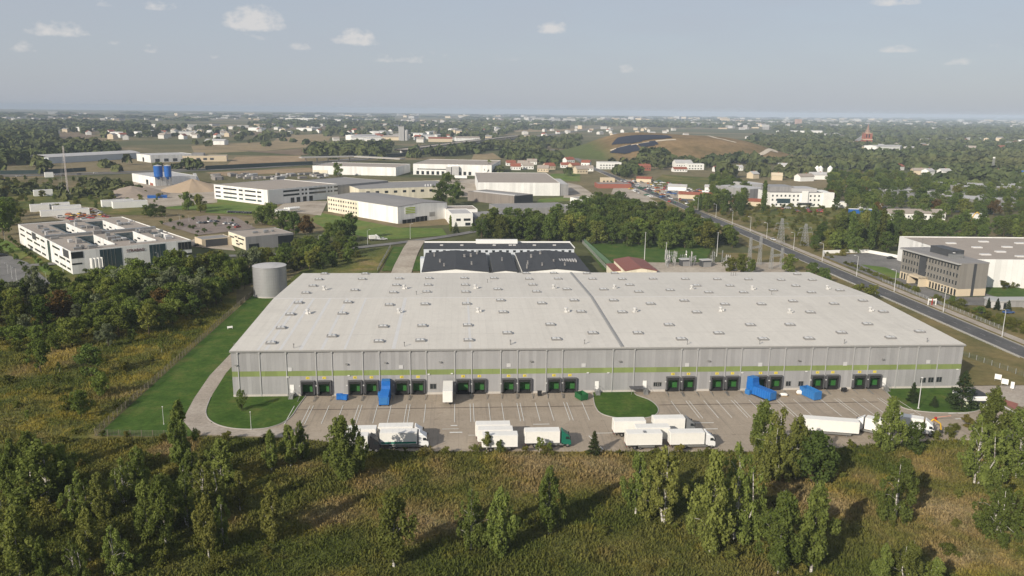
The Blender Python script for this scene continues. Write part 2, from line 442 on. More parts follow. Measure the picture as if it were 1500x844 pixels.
# ------------------------------------------------------------------ the ground and what lies on it
def struct(name, mb, mat, **k):
    o = mb.build(name, mat, **k); return tag(o, kind='structure')
RAD = 16500.0
b = MB(); ring = []
n = 72
vs = [(0, 0, 0)]; fs = []
rads = [150, 400, 900, 2000, 4500, 9000, RAD]
for r in rads:
    for i in range(n):
        a = 2 * PI * i / n; vs.append((r * math.cos(a), r * math.sin(a), 0))
for i in range(n):
    fs.append((0, 1 + i, 1 + (i + 1) % n))
    for k in range(len(rads) - 1):
        fs.append((1 + k * n + i, 1 + (k + 1) * n + i, 1 + (k + 1) * n + (i + 1) % n, 1 + k * n + (i + 1) % n))
b.add(vs, fs)
struct('ground', b, M_land)

_z = [0.02]
def lay(name, P, mat, px=False, dz=0.005, z=None):
    """a sheet of ground cover, each laid a little above the one before"""
    if px: P = [G(*p)[:2] for p in P]
    if z is None:
        _z[0] += dz; z = _z[0]
    return struct(name, MB().poly([tuple(p) for p in P], z), mat)
def strip(pts, wd):
    """polygon of a band along a line of world points"""
    L, Rr = [], []
    for i, p in enumerate(pts):
        a = Vector(pts[max(0, i - 1)]); c = Vector(pts[min(len(pts) - 1, i + 1)])
        d = (c - a).normalized(); nn = Vector((-d.y, d.x))
        L.append(tuple(Vector(p) + nn * wd / 2)); Rr.append(tuple(Vector(p) - nn * wd / 2))
    return L, Rr
def lay_strip(name, pts, wd, mat, z=None, dz=0.005):
    if z is None: _z[0] += dz; z = _z[0]
    L, Rr = strip([tuple(p)[:2] for p in pts], wd)
    mb = MB(); k = len(L)
    mb.add([(p[0], p[1], z) for p in L] + [(p[0], p[1], z) for p in Rr], [(k + i, k + i + 1, i + 1, i) for i in range(k - 1)])
    return struct(name, mb, mat)
def smooth_line(pts, per=6):
    o = []
    P = [Vector(p[:2]) for p in pts]; P = [P[0] * 2 - P[1]] + P + [P[-1] * 2 - P[-2]]
    for i in range(1, len(P) - 2):
        for k in range(per):
            t = k / per
            o.append(0.5 * ((2 * P[i]) + (P[i + 1] - P[i - 1]) * t + (2 * P[i - 1] - 5 * P[i] + 4 * P[i + 1] - P[i + 2]) * t * t + (-P[i - 1] + 3 * P[i] - 3 * P[i + 1] + P[i + 2]) * t ** 3))
    o.append(P[-2]); return o

# far fields first (lowest sheets)
for P, mt, nm in [
        ([(330, 244), (458, 238), (440, 228), (345, 230)], M_dirt, 'field'),
        ([(285, 226), (400, 220), (470, 213), (440, 205), (280, 214)], M_straw, 'field'),
        ([(70, 203), (210, 207), (330, 207), (330, 211), (140, 209)], M_straw, 'field'),
        ([(395, 212), (482, 206), (485, 196), (410, 199)], M_straw, 'field'),
        ([(85, 202), (138, 202), (140, 194), (82, 195)], M_plough, 'field'),
        ([(690, 235), (735, 233), (722, 224), (694, 226)], M_straw, 'field'),
        ([(405, 190), (500, 188), (495, 184.5), (410, 186)], M_plough, 'field'),
        ([(500, 200), (580, 195), (560, 188), (505, 192)], M_crop, 'field'),
        ([(440, 230), (560, 226), (620, 215), (500, 207), (450, 214)], M_crop, 'field'),
        ([(755, 194), (862, 191), (860, 188), (750, 189)], M_straw, 'field'),
        ([(1280, 207), (1360, 206), (1350, 201.5), (1275, 203)], M_straw, 'field'),
        ([(150, 214), (300, 211), (330, 203), (170, 207)], M_crop, 'field'),
        ([(560, 206), (690, 200), (660, 195), (560, 199)], M_crop, 'field'),
        ([(0, 192), (120, 190), (110, 187), (0, 188)], M_crop, 'field'),
        ([(340, 200), (420, 197), (410, 193), (345, 195)], M_plough, 'field'),
        ([(1120, 232), (1330, 240), (1340, 229), (1180, 224)], M_crop, 'field'), ([(1240, 224), (1420, 227), (1420, 212), (1290, 211)], M_crop, 'field'), ([(1180, 250), (1330, 254), (1320, 246), (1190, 243)], M_crop, 'field'), ([(1390, 250), (1500, 254), (1500, 246), (1400, 243)], M_crop, 'field'),
        ([(330, 219), (440, 228), (458, 225), (470, 216), (400, 221)], M_plough, 'field')]:
    lay(nm, P, mt, px=True, dz=0.006)
# scrubland and lawns of the middle distance
lay('scrubland', [(1010, 312), (1215, 382), (1345, 347), (1235, 303), (1100, 296)], M_meadow, px=True)
lay('scrubland', [(60, 312), (230, 316), (250, 296), (160, 284), (0, 262), (0, 300)], M_meadow, px=True)
lay('field', [(330, 258), (462, 252), (455, 246), (300, 253)], M_dirt, px=True)
lay('lawn', [(300, 312), (420, 318), (420, 303), (396, 303), (318, 291)], M_lawn_far, px=True)
lay('lawn', [(240, 306), (300, 309), (330, 300), (260, 296)], M_lawn_far, px=True)
lay('lawn', [(452, 322), (470, 312), (583, 334), (648, 335), (655, 345), (560, 352), (480, 337)], M_lawn_far, px=True)
lay('lawn', [(808, 266), (850, 266), (850, 254), (806, 255)], M_lawn_far, px=True)
lay('lawn', [(785, 298), (850, 294), (846, 287), (790, 292)], M_lawn_far, px=True)
lay('paved_yard', [(400, 309), (470, 316), (480, 295), (420, 295)], M_gravel, px=True)
lay('paved_yard', [(583, 281), (694, 290), (705, 262), (600, 266)], M_gravel, px=True)
lay('paved_yard', [(825, 290), (880, 292), (850, 272), (832, 268)], M_gravel, px=True)
lay('gravel_yard', [(150, 291), (225, 305), (318, 297), (320, 270), (200, 262)], M_gravel, px=True)
lay('gravel_yard', [(75, 318), (110, 330), (165, 322), (140, 305), (90, 300)], M_gravel, px=True)
lay('car_park', [(235, 328), (330, 340), (375, 335), (345, 318), (290, 317)], M_carpark, px=True)
lay('lawn', [(0, 353), (10, 352), (42, 374), (30, 381), (0, 364)], M_lawn_far, px=True)
lay('lawn', [(48, 380), (56, 378), (83, 401), (66, 404)], M_lawn_far, px=True)
lay('lawn', [(0, 386), (14, 388), (40, 412), (26, 416), (0, 398)], M_lawn_far, px=True)
lay('car_park', [(375, 335), (345, 318), (300, 316), (235, 328), (290, 345)], M_carpark, px=True)
lay('gravel_yard', [(265, 360), (345, 368), (330, 345), (290, 348)], M_gravel, px=True)
lay('car_park', [(0, 430), (75, 416), (40, 385), (0, 370)], M_oldroad, px=True)
lay('gravel_yard', [(895, 284), (1005, 312), (1080, 318), (1085, 295), (985, 270), (905, 262)], M_gravel, px=True)
lay('scrubland', [(950, 272), (1045, 282), (1060, 262), (970, 256)], M_meadow, px=True)

# the straight road beside the warehouse and the lanes that meet it
lay('verge', [(160, 150), (230, 150), (214, 700), (170, 700)], M_lawn_dry)
lay('verge', [(141, 205), (176, 205), (176, 420), (141, 420)], M_lawn_dry)
lay('road', [(178.9, 90), (187.6, 90), (187.6, 1040), (178.9, 1040)], M_asphalt)
M_fadedpaint = plain('faded_road_paint', (0.30, 0.295, 0.28), 0.8, 0.3, 0.5)
for i in range(2):
    x = (179.25, 187.1)[i]
    lay('road_line', [(x, 90), (x + 0.16, 90), (x + 0.16, 1040), (x, 1040)], M_fadedpaint, z=_z[0] + 0.004 + 0.004 * i)
mbk = MB()
for k in range(120):
    y = 95 + k * 8; mbk.poly([(183.22, y), (183.34, y), (183.34, y + 3), (183.22, y + 3)], _z[0] + 0.014)
struct('road_line', mbk, M_fadedpaint)
RZ = _z[0]
_z[0] += 0.03
lay('pavement', [(189.6, 100), (193.2, 100), (193.2, 385), (193.8, 470), (189.6, 640)], M_sidepath)
kb = MB().box(187.7, 90, 0, 187.95, 1040, RZ + 0.12); struct('kerb', kb, M_kerb)
kb = MB().box(178.55, 90, 0, 178.8, 1040, RZ + 0.12); struct('kerb', kb, M_kerb)
branch = smooth_line([(183, 1000), (184, 1100), (190, 1250), (196, 1420), (186, 1600)])
lay_strip('road', branch, 9.0, M_oldroad)
lay('road', [(183, 700), (360, 640), (420, 600), (420, 592), (356, 632), (183, 690)], M_oldroad)
lane = smooth_line([(-260, 360), (-175, 400), (-118, 412), (-79, 423), (-36, 452), (2, 488), (40, 540), (60, 590)])
lay_strip('road', lane, 6.5, M_oldroad)
lay_strip('road', smooth_line([(-24, 462), (-26, 420), (-26.5, 372), (-26.5, 310)]), 9.5, M_gravel)
lay('lawn', [(-36, 372), (-31.5, 372), (-30, 440), (-36, 440)], M_lawn)
lay('lawn', [(-21.5, 372), (-17, 372), (-17, 410), (-21.5, 410)], M_lawn)
lay('scrubland', [(-76, 340), (-38, 340), (-36, 440), (-70, 420)], M_meadow)
lay('lawn', [(70, 372), (118, 372), (150, 452), (72, 452)], M_lawn)
lay('gravel_yard', [(92, 345), (165, 345), (165, 392), (92, 392)], M_gravel)
# office plot across the road
lay('car_park', [(194.5, 300), (232, 296), (236, 400), (226, 420), (196, 408)], M_oldroad)
lay('lawn', [(203, 352), (212, 352), (214, 378), (205, 386)], M_lawn_far)
lay('lawn', [(226, 296), (250, 296), (250, 345), (228, 345)], M_lawn)
# motorway to the west
mw_pts = smooth_line([(-1400, 760), (-800, 830), (-480, 905), (-300, 1010), (-190, 1150), (-110, 1350), (-20, 1640), (110, 2050), (330, 2700), (700, 3900)])
for off, nm in ((-11, 'road'), (11, 'road')):
    L, Rr = strip([tuple(p) for p in mw_pts], 2 * abs(off))
    lay_strip(nm, L if off < 0 else Rr, 13.0, M_oldroad)

_z[0] = 0.02
# meadow in front, the yard, and the lanes round the warehouse
lay('meadow', [(-260, 40), (158, 40), (158, 172), (150, 176), (70, 166), (-20, 167), (-45, 176), (-84.4, 179), (-84.4, 300), (-110, 400), (-260, 420)], M_meadow)
lay('meadow', [(-260, 182), (-84.4, 182), (-84.4, 310), (-120, 275), (-170, 250), (-260, 245)], M_gold)
lay('lawn', [(-84, 179.5), (-62.5, 177.5), (-59.6, 179.5), (-59.6, 335), (-84, 335)], M_lawn)
lay('yard', [(-62, 178.7), (-38, 176), (-12, 167.5), (72, 163.5), (112, 168), (175, 168), (175, 186), (144, 186), (144, 204.1), (-42.5, 204.1)], M_yard)
lay('lane', [(-70, 330), (-66.2, 330), (-67, 224), (-65.6, 206), (-63.6, 193), (-60, 186), (-54.5, 181.8), (-48, 181), (-40.5, 182.5), (-40, 177.0), (-54, 178.0), (-62.5, 180.2), (-67.5, 188), (-69.6, 204), (-71, 222)], M_sidepath)
isl = smooth_line([(-65.5, 204), (-63.4, 193), (-59.8, 186.3), (-54.2, 182.3), (-47.4, 181.6), (-43.4, 184.2), (-41.6, 189), (-41.2, 196), (-40.6, 204)], 5)
lay('lawn', [tuple(p) for p in isl], M_lawn, dz=0.02)
isl2 = smooth_line([(36.6, 204), (35.5, 193), (36.8, 187.3), (42.5, 184.2), (49, 186), (51.6, 191), (51, 197), (48.2, 201.2), (48, 204)], 5)
lay('lawn', [tuple(p) for p in isl2], M_lawn, dz=0.02)
isl3 = smooth_line([(119, 204), (116.5, 193), (117, 188.2), (123, 185.6), (132, 185.5), (137.5, 188.5), (139, 194), (141, 204)], 5)
lay('lawn', [tuple(p) for p in isl3], M_lawn, dz=0.006)
def edging(pts, z0, top):
    L, Rr = strip([tuple(p) for p in pts], 0.2); mb = MB(); k = len(L)
    vs = [(p[0], p[1], z) for z in (z0, top) for S_ in (L, Rr) for p in S_]
    fs = []
    for i in range(k - 1):
        fs += [(2 * k + i, 3 * k + i, 3 * k + i + 1, 2 * k + i + 1), (i, 2 * k + i, 2 * k + i + 1, i + 1), (k + i, k + i + 1, 3 * k + i + 1, 3 * k + i)]
    mb.add(vs, fs); struct('kerb', mb, M_kerb)
for p_ in (isl, isl2, isl3): edging(p_, 0.0, _z[0] + 0.10)
ZL = _z[0]
lay('lane', [(141, 204.1), (141, 340), (152, 340), (157.5, 232), (159.5, 212), (168, 199), (175, 195), (175, 186), (150, 186)], M_sidepath, z=ZL - 0.02)
lay('asphalt_patch', [(155, 176), (166, 176), (168, 192), (157, 190)], M_asphalt, z=ZL - 0.01)
YZ = ZL + 0.012

# ------------------------------------------------------------------ the heap of the old tip, with its tracks
def hill_z(x, y):
    # flat-topped mound: long ridge with a gentle front
    u = (x - 388) / 232.0; v = (y - 1430) / 205.0
    r = (abs(u) ** 2.6 + abs(v) ** 2.6) ** (1 / 2.6)
    k = min(1.0, max(0.0, (1.0 - r) / 0.62)); k = k * k * (3 - 2 * k)
    h = 36.0 * k * (0.90 + 0.12 * math.sin(x * 0.021 + 1.0) + 0.05 * math.sin(y * 0.017))
    u2 = (x - 460) / 70.0; v2 = (y - 1430) / 110.0
    h += 5.5 * math.exp(-(u2 * u2 + v2 * v2))
    return h
b = MB(); nx, ny = 64, 52
vs = []; fs = []
for j in range(ny):
    for i in range(nx):
        x = 388 + (i / (nx - 1) - 0.5) * 510; y = 1430 + (j / (ny - 1) - 0.5) * 440
        vs.append((x, y, hill_z(x, y) - 0.3 + 0.35 * (hill_z(x, y) > 0.05)))
for j in range(ny - 1):
    for i in range(nx - 1): fs.append((j * nx + i, j * nx + i + 1, (j + 1) * nx + i + 1, (j + 1) * nx + i))
b.add(vs, fs)
def mat_hill():
    m, t, o = new_mat('heap_grass'); co = geo_co(t)
    sp = N(t, 'ShaderNodeSeparateXYZ'); t.links.new(co, sp.inputs[0])
    a = noise(t, co, 0.02, 6.0, 0.7); f = noise(t, co, 0.12, 6.0, 0.75)
    c = ramp(t, a, [(0.34, (0.120, 0.090, 0.040)), (0.5, (0.185, 0.128, 0.062)), (0.66, (0.24, 0.165, 0.085))])
    g = tmath(t, 'ADD', tmath(t, 'MULTIPLY', tmath(t, 'SUBTRACT', 262.0, sp.outputs[0]), 0.016), tmath(t, 'MULTIPLY', a, 0.8))
    c = mix(t, ramp(t, g, [(0.4, 0.0), (0.9, 1.0)]), c, (0.085, 0.105, 0.030))
    c = mix(t, 1.0, c, ramp(t, f, [(0.28, 0.75), (0.72, 1.22)]), 'MULTIPLY')
    principled(t, o, c, 0.95, 0, 0.1); return m
hill = b.build('hill', mat_hill(), smooth=True); tag(hill, kind='structure')
M_track = plain('gravel_track', (0.52, 0.45, 0.35), 0.9, 0.15, 0.05)
def hill_track(pts, wd):
    P = smooth_line(pts, 8); L, Rr = strip([tuple(p) for p in P], wd); mb = MB(); k = len(L)
    mb.add([(p[0], p[1], hill_z(*p) + 0.55) for p in L] + [(p[0], p[1], hill_z(*p) + 0.55) for p in Rr], [(k + i, k + i + 1, i + 1, i) for i in range(k - 1)])
    struct('track', mb, M_track)
def on_hill(px, py):
    d = (FWD * FOC + RGT * (px - 750) - UPV * (py - 422)); d = d / d.y; y = 1190.0
    while y < 1640:
        z = CAM_H + d.z * y; x = d.x * y
        if z <= hill_z(x, y) + .4 and hill_z(x, y) > .2: return (x, y)
        y += 2.0
    return (d.x * 1330, 1330)
hill_track([on_hill(*p) for p in ((1102, 229), (1118, 225), (1131, 219), (1137, 213), (1131, 209))], 8)
hill_track([on_hill(*p) for p in ((1036, 199), (1048, 202), (1062, 205), (1078, 209))], 7)
hill_track([on_hill(*p) for p in ((894, 221), (915, 215), (940, 211), (990, 205))], 5)
# ------------------------------------------------------------------ the warehouse
WX0, WX1, WY0, WY1, WH, RIDGE_Y, RIDGE_H = -59.5, 140.8, 204.0, 305.0, 12.5, 255.5, 14.3
def mat_cladding(name, col, pitch=1.05, dark=0.80):
    """ribbed metal sheet: real-life sheets differ a little in tone, with fine shadowed ribs"""
    m, t, o = new_mat(name); co = obj_co(t)
    sp = N(t, 'ShaderNodeSeparateXYZ'); t.links.new(co, sp.inputs[0])
    u = tmath(t, 'ADD', sp.outputs[0], sp.outputs[1])
    cell = tmath(t, 'FLOOR', tmath(t, 'DIVIDE', u, pitch))
    wn = N(t, 'ShaderNodeTexWhiteNoise', noise_dimensions='1D'); t.links.new(cell, wn.inputs['W'])
    c = mix(t, wn.outputs['Value'], tuple(x * 0.88 for x in col), tuple(x * 1.06 for x in col))
    fr = tmath(t, 'FRACT', tmath(t, 'DIVIDE', u, pitch))
    seam = tmath(t, 'LESS_THAN', fr, 0.09)
    c = mix(t, tmath(t, 'MULTIPLY', seam, 0.18), c, tuple(x * 0.55 for x in col))
    g = noise(t, co, 0.08, 6.0, 0.7)
    c = mix(t, 1.0, c, ramp(t, g, [(0.3, 0.90), (0.7, 1.07)]), 'MULTIPLY')
    wv = N(t, 'ShaderNodeMath', operation='SINE'); t.links.new(tmath(t, 'MULTIPLY', u, 2 * PI / 0.35), wv.inputs[0])
    p = principled(t, o, c, 0.55, 0.0, 0.35); bumpy(t, p, wv.outputs[0], 0.25, 0.03)
    return m
M_clad = mat_cladding('grey_cladding', (0.300, 0.297, 0.296))
M_green = mat_cladding('green_cladding', (0.190, 0.238, 0.080), 3.0)
def mat_roof(name, col, stain=0.15, seam=1.0):
    m, t, o = new_mat(name); co = obj_co(t)
    sp = N(t, 'ShaderNodeSeparateXYZ'); t.links.new(co, sp.inputs[0])
    a = noise(t, co, 0.035, 6.0, 0.65); f = noise(t, co, 0.7, 5.0, 0.7)
    c = mix(t, a, tuple(x * 0.86 for x in col), tuple(x * 1.08 for x in col))
    c = mix(t, 1.0, c, ramp(t, f, [(0.3, 0.95), (0.7, 1.04)]), 'MULTIPLY')
    cell = tmath(t, 'FLOOR', tmath(t, 'DIVIDE', sp.outputs[0], 2.0))
    wn = N(t, 'ShaderNodeTexWhiteNoise', noise_dimensions='1D'); t.links.new(cell, wn.inputs['W'])
    c = mix(t, 1.0, c, mix(t, wn.outputs['Value'], (0.975, 0.975, 0.975), (1.015, 1.015, 1.015)), 'MULTIPLY')
    row = tmath(t, 'FRACT', tmath(t, 'DIVIDE', sp.outputs[1], 12.7))
    c = mix(t, tmath(t, 'MULTIPLY', tmath(t, 'LESS_THAN', row, 0.016), 0.34 * seam), c, tuple(x * 0.5 for x in col))
    col_ = tmath(t, 'FRACT', tmath(t, 'DIVIDE', sp.outputs[0], 2.0))
    c = mix(t, tmath(t, 'MULTIPLY', tmath(t, 'LESS_THAN', col_, 0.05), 0.20 * seam), c, tuple(x * 0.5 for x in col))
    pond = noise(t, co, 0.09, 5.0, 0.7)
    c = mix(t, ramp(t, pond, [(0.58, 0.0), (0.68, 0.16)]), c, tuple(x * 0.55 for x in col))
    # run-off streaks along the slope
    mpn = N(t, 'ShaderNodeMapping'); mpn.inputs['Scale'].default_value = (0.5, 0.02, 1); t.links.new(co, mpn.inputs['Vector'])
    st = noise(t, mpn.outputs[0], 1.0, 4.0, 0.6)
    c = mix(t, ramp(t, st, [(0.55, 0.0), (0.75, stain)]), c, tuple(x * 0.62 for x in col))
    p = principled(t, o, c, 0.75, 0, 0.25)
    return m
M_wroof = mat_roof('pale_roof_membrane', (0.565, 0.535, 0.480), 0.22)
M_flash = plain('roof_flashing', (0.55, 0.53, 0.50), 0.5, 0.06, 0.4)
M_joint = plain('gutter_metal', (0.24, 0.235, 0.225), 0.5, 0.1, 0.5)
M_conc = plain('plinth_concrete', (0.46, 0.43, 0.39), 0.85, 0.14, 0.7, dirt=0.3)
M_pipe = plain('galvanised_pipe', (0.45, 0.45, 0.445), 0.45, 0.1, 0.8, 0.3)
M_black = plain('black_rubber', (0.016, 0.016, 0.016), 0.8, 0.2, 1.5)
M_dgreen = plain('green_dock_door', (0.030, 0.125, 0.028), 0.5, 0.10, 1.0)
M_white = plain('white_paint', (0.74, 0.73, 0.70), 0.5, 0.05, 0.5)
M_yellow = plain('yellow_sign', (0.62, 0.50, 0.06), 0.5, 0.08, 2.0)
M_ink = plain('sign_ink', (0.02, 0.02, 0.02), 0.7, 0.1, 2.0)
M_glass = plain('dark_glass', (0.022, 0.027, 0.030), 0.12, 0.25, 0.3, 0.0, 0.6)
M_steel = plain('steel', (0.33, 0.33, 0.32), 0.4, 0.12, 1.0, 0.6)
M_lampwhite = plain('lamp_housing', (0.60, 0.60, 0.58), 0.4, 0.06, 2.0)
M_dirtpane = plain('rooflight_dome', (0.46, 0.46, 0.45), 0.25, 0.12, 1.2, 0, 0.5)
M_frame = plain('rooflight_frame', (0.20, 0.195, 0.19), 0.6, 0.12, 1.5)

wh = thing('warehouse', 'long grey warehouse with a green stripe, loading docks and a vast pale roof', 'warehouse', (0, WY0, 0))
def wx(px, py, z=2.5):           # world x of a point of the front wall seen at a photo pixel
    d = FWD * FOC + RGT * (px - 750) - UPV * (py - 422)
    return d.x * (WY0 / d.y)
DOCKS = [451.9, 475.3, 521.2, 543.9, 588.7, 612.7, 678.7, 701.6, 745.4, 767.6, 811.4, 833.8, 985.1, 1006.7, 1049.7, 1070.6, 1112.8, 1134.2, 1196.0, 1217.2, 1257.8, 1277.6]
DX = [wx(p, 571 - 5 * (p - 340) / 1060) for p in DOCKS]
for i in range(0, len(DX), 2):    # docks come in even pairs
    mid, half = (DX[i] + DX[i + 1]) / 2, 2.18
    DX[i], DX[i + 1] = mid - half, mid + half
PIPES = [349.4, 381.2, 420, 463.3, 486.8, 533.2, 556, 601, 624.5, 669, 691, 735, 757.7, 801.5, 823.4, 897, 928.5, 996.8, 1018, 1061.5, 1083.3, 1125, 1145.6, 1187.4, 1208.3, 1249, 1268.8, 1313.3, 1340.7, 1371.2]
DW, DZ0, DZ1 = 1.62, 0.80, 4.15       # dock opening: half width, sill, head
holes = [(x - DW - WX0, x + DW - WX0, DZ0, DZ1) for x in DX]
LX, LY = WX1 - WX0, WY1 - WY0
g0, g1 = 5.60, 7.05                    # the stripe
fw = MB()
fw.sheet((WX0, 0, 0), (1, 0, 0), (0, 0, 1), [0, LX], [0.60, g0, g1, WH], holes + [(0, LX, g0, g1)])
# ends and back
fw.add([(WX0, 0, 0), (WX0, LY, 0), (WX0, LY, WH), (WX0, RIDGE_Y - WY0, RIDGE_H), (WX0, 0, WH)], [(0, 4, 3, 2, 1)])
fw.add([(WX1, 0, 0), (WX1, LY, 0), (WX1, LY, WH), (WX1, RIDGE_Y - WY0, RIDGE_H), (WX1, 0, WH)], [(0, 1, 2, 3, 4)])
fw.add([(WX0, LY, 0), (WX1, LY, 0), (WX1, LY, WH), (WX0, LY, WH)], [(0, 3, 2, 1)])
wall = fw.build('wall', M_clad, wh)
gs = MB().box(WX0, -0.02, g0, WX1, 0.05, g1); gs.build('green_stripe', M_green, wh)
px0 = WX0
for i in list(range(0, len(DX), 2)) + [None]:
    x1_ = WX1 + 0.03 if i is None else DX[i] - DW - 0.25
    MB().box(px0, -0.10, -0.1, x1_, 0.05, 0.62).build('plinth', M_conc, wh)
    if i is not None: px0 = DX[i + 1] + DW + 0.25
# roof: two shallow slopes with a small overhang
rf = MB(); ov = 0.25; th = 0.28
prof = [(-ov, WH + 0.05), (RIDGE_Y - WY0, RIDGE_H + 0.06), (LY + ov, WH + 0.05), (LY + ov, WH + 0.05 + th), (RIDGE_Y - WY0, RIDGE_H + 0.06 + th), (-ov, WH + 0.05 + th)]
rf.extx(prof, WX0 - ov, WX1 + ov)
roof = rf.build('roof', M_wroof, wh)
def rz(y):                             # top of the roof, y in warehouse coordinates
    ry = RIDGE_Y - WY0
    k = (y / ry) if y < ry else (LY - y) / (LY - ry)
    return WH + 0.05 + th + (RIDGE_H - WH + 0.01) * k
mb = MB()                              # ridge capping, verge trims
ry = RIDGE_Y - WY0
mb.extx([(ry - 0.45, rz(ry - 0.45) + 0.004), (ry, rz(ry) + 0.07), (ry + 0.45, rz(ry + 0.45) + 0.004)], WX0 - 0.2, WX1 + 0.2)
mb.build('ridge_cap', M_flash, roof)
mb = MB().box(WX0 - ov - 0.02, -ov - 0.22, WH - 0.12, WX1 + ov + 0.02, -ov + 0.02, WH + 0.30)
mb.build('gutter', M_joint, roof)
xj = 44.4
mb = MB()
for a, c in ((0, ry), (ry, LY)):
    mb.add([(xj - 0.55, a, rz(a) + 0.02), (xj + 0.55, a, rz(a) + 0.02), (xj + 0.55, c, rz(c) + 0.02), (xj - 0.55, c, rz(c) + 0.02),
            (xj - 0.3, a, rz(a) + 0.22), (xj + 0.3, a, rz(a) + 0.22), (xj + 0.3, c, rz(c) + 0.22), (xj - 0.3, c, rz(c) + 0.22)],
           [(0, 1, 5, 4), (1, 2, 6, 5), (2, 3, 7, 6), (3, 0, 4, 7), (4, 5, 6, 7)])
mb.build('expansion_joint', M_joint, roof)
def mat_patch():
    m, t, o = new_mat('bright_roof_sheet'); co = obj_co(t)
    principled(t, o, mix(t, noise(t, co, 0.4, 5), (0.50, 0.49, 0.47), (0.60, 0.59, 0.57)), 0.5, 0, 0.35); return m
M_patch = mat_patch()
for xs, w_ in ((-50.5, 0.45), (-46.8, 0.4), (-41.5, 0.45), (-36.0, 0.4), (-30, 0.3), (-17.2, 0.5), (3.2, 0.3), (-52.6, 0.3)):
    mb = MB().add([(xs - w_, 0.2, rz(0.2) + 0.012), (xs + w_, 0.2, rz(0.2) + 0.012), (xs + w_, ry - 0.6, rz(ry - 0.6) + 0.012), (xs - w_, ry - 0.6, rz(ry - 0.6) + 0.012)], [(0, 1, 2, 3)])
    mb.build('roof_sheet', M_patch, roof)
def roof_at(px, py):                   # where the line of sight meets the roof
    z = 13.4
    for _ in range(8):
        p = G(px, py, z); z = rz(min(max(p.y - WY0, 0.3), LY - 0.3))
    return p.x, min(max(p.y - WY0, 0.8), LY - 0.8), z
c6 = [(415, 402), (650, 402), (382, 435), (632, 433), (845, 430), (1018, 428), (1222, 428), (1393, 428), (348, 472), (830, 468), (1013, 467), (1227, 467), (590, 497), (1415, 492), (308, 513), (813, 510), (1005, 507), (1230, 507), (265, 570), (551, 567), (790, 582), (996, 578), (1235, 576), (1432, 556), (218, 637), (519, 632), (1447, 624), (165, 715), (755, 707), (980, 703), (1242, 700), (1472, 745), (108, 802), (459, 762), (730, 793), (970, 788), (1248, 786)]
c7 = [(120, 399), (280, 398), (470, 400), (632, 398), (137, 432), (305, 431), (503, 432), (675, 433), (853, 431), (1040, 433), (1225, 434), (1405, 435), (157, 466), (718, 467), (1107, 471), (1298, 472), (180, 506), (355, 492), (568, 493), (770, 507), (952, 497), (1175, 510), (1377, 510), (210, 573), (397, 556), (625, 556), (838, 576), (1033, 558), (1268, 579), (1480, 578), (437, 622), (675, 624), (1105, 625), (260, 696), (945, 698), (1415, 698), (505, 745), (766, 745), (1232, 746), (295, 780), (1017, 780), (1490, 780)]
c8 = [(188, 405), (95, 438), (275, 438), (50, 498), (180, 473), (270, 510), (435, 498), (163, 561), (400, 576), (567, 558), (263, 625), (685, 622), (145, 697), (593, 693), (443, 743), (896, 737), (255, 777), (727, 772)]
K8 = 3.945
SKY = [(370 + x / K8, 300 + y / K8) for x, y in c6] + [(740 + x / K8, 300 + y / K8) for x, y in c7] + [(1120 + x / K8, 300 + y / K8) for x, y in c8]
sk_me = fr_me = None
for px, py in SKY[:100]:
    x, y, z = roof_at(px, py)
    if sk_me is None:
        f_ = MB()
        for a in ((-1.35, -0.9, 1.35, -0.72), (-1.35, 0.72, 1.35, 0.9), (-1.35, -0.72, -1.17, 0.72), (1.17, -0.72, 1.35, 0.72)):
            f_.box(a[0], a[1], -0.1, a[2], a[3], 0.48)
        fo = f_.build('skylight', M_frame, roof, (x, y, z)); fr_me = fo.data
        d_ = MB().add([(-1.17, -0.72, 0.40), (1.17, -0.72, 0.40), (1.17, 0.72, 0.40), (-1.17, 0.72, 0.40), (-0.75, -0.4, 0.66), (0.75, -0.4, 0.66), (0.75, 0.4, 0.66), (-0.75, 0.4, 0.66)],
                      [(0, 1, 5, 4), (1, 2, 6, 5), (2, 3, 7, 6), (3, 0, 4, 7), (4, 5, 6, 7)])
        d_.box(-0.05, -0.72, 0.5, 0.05, 0.72, 0.70, 1)
        sk_me = d_.build('dome', [M_dirtpane, M_frame], fo); sk_me = sk_me.data
        sk_first = fo
    else:
        fo = share('skylight', fr_me, roof, (x, y, z))
        fo2 = None
    # the dome is kept inside the skylight's own mesh below
# a skylight is one sub-part: join the dome into the frame mesh once
def merge_mesh(dst, src):
    k = len(dst.vertices)
    v = [tuple(p.co) for p in dst.vertices] + [tuple(p.co) for p in src.vertices]
    f = [tuple(p.vertices) for p in dst.polygons] + [tuple(k + i for i in p.vertices) for p in src.polygons]
    mi = [0 for p in dst.polygons] + [1 + p.material_index for p in src.polygons]
    dst.clear_geometry(); dst.from_pydata(v, [], f)
    dst.materials.clear()
    for m in (M_frame, M_dirtpane, M_frame): dst.materials.append(m)
    dst.polygons.foreach_set('material_index', mi); dst.update()
dome_o = [c for c in sk_first.children][0]
merge_mesh(fr_me, sk_me); bpy.data.objects.remove(dome_o)
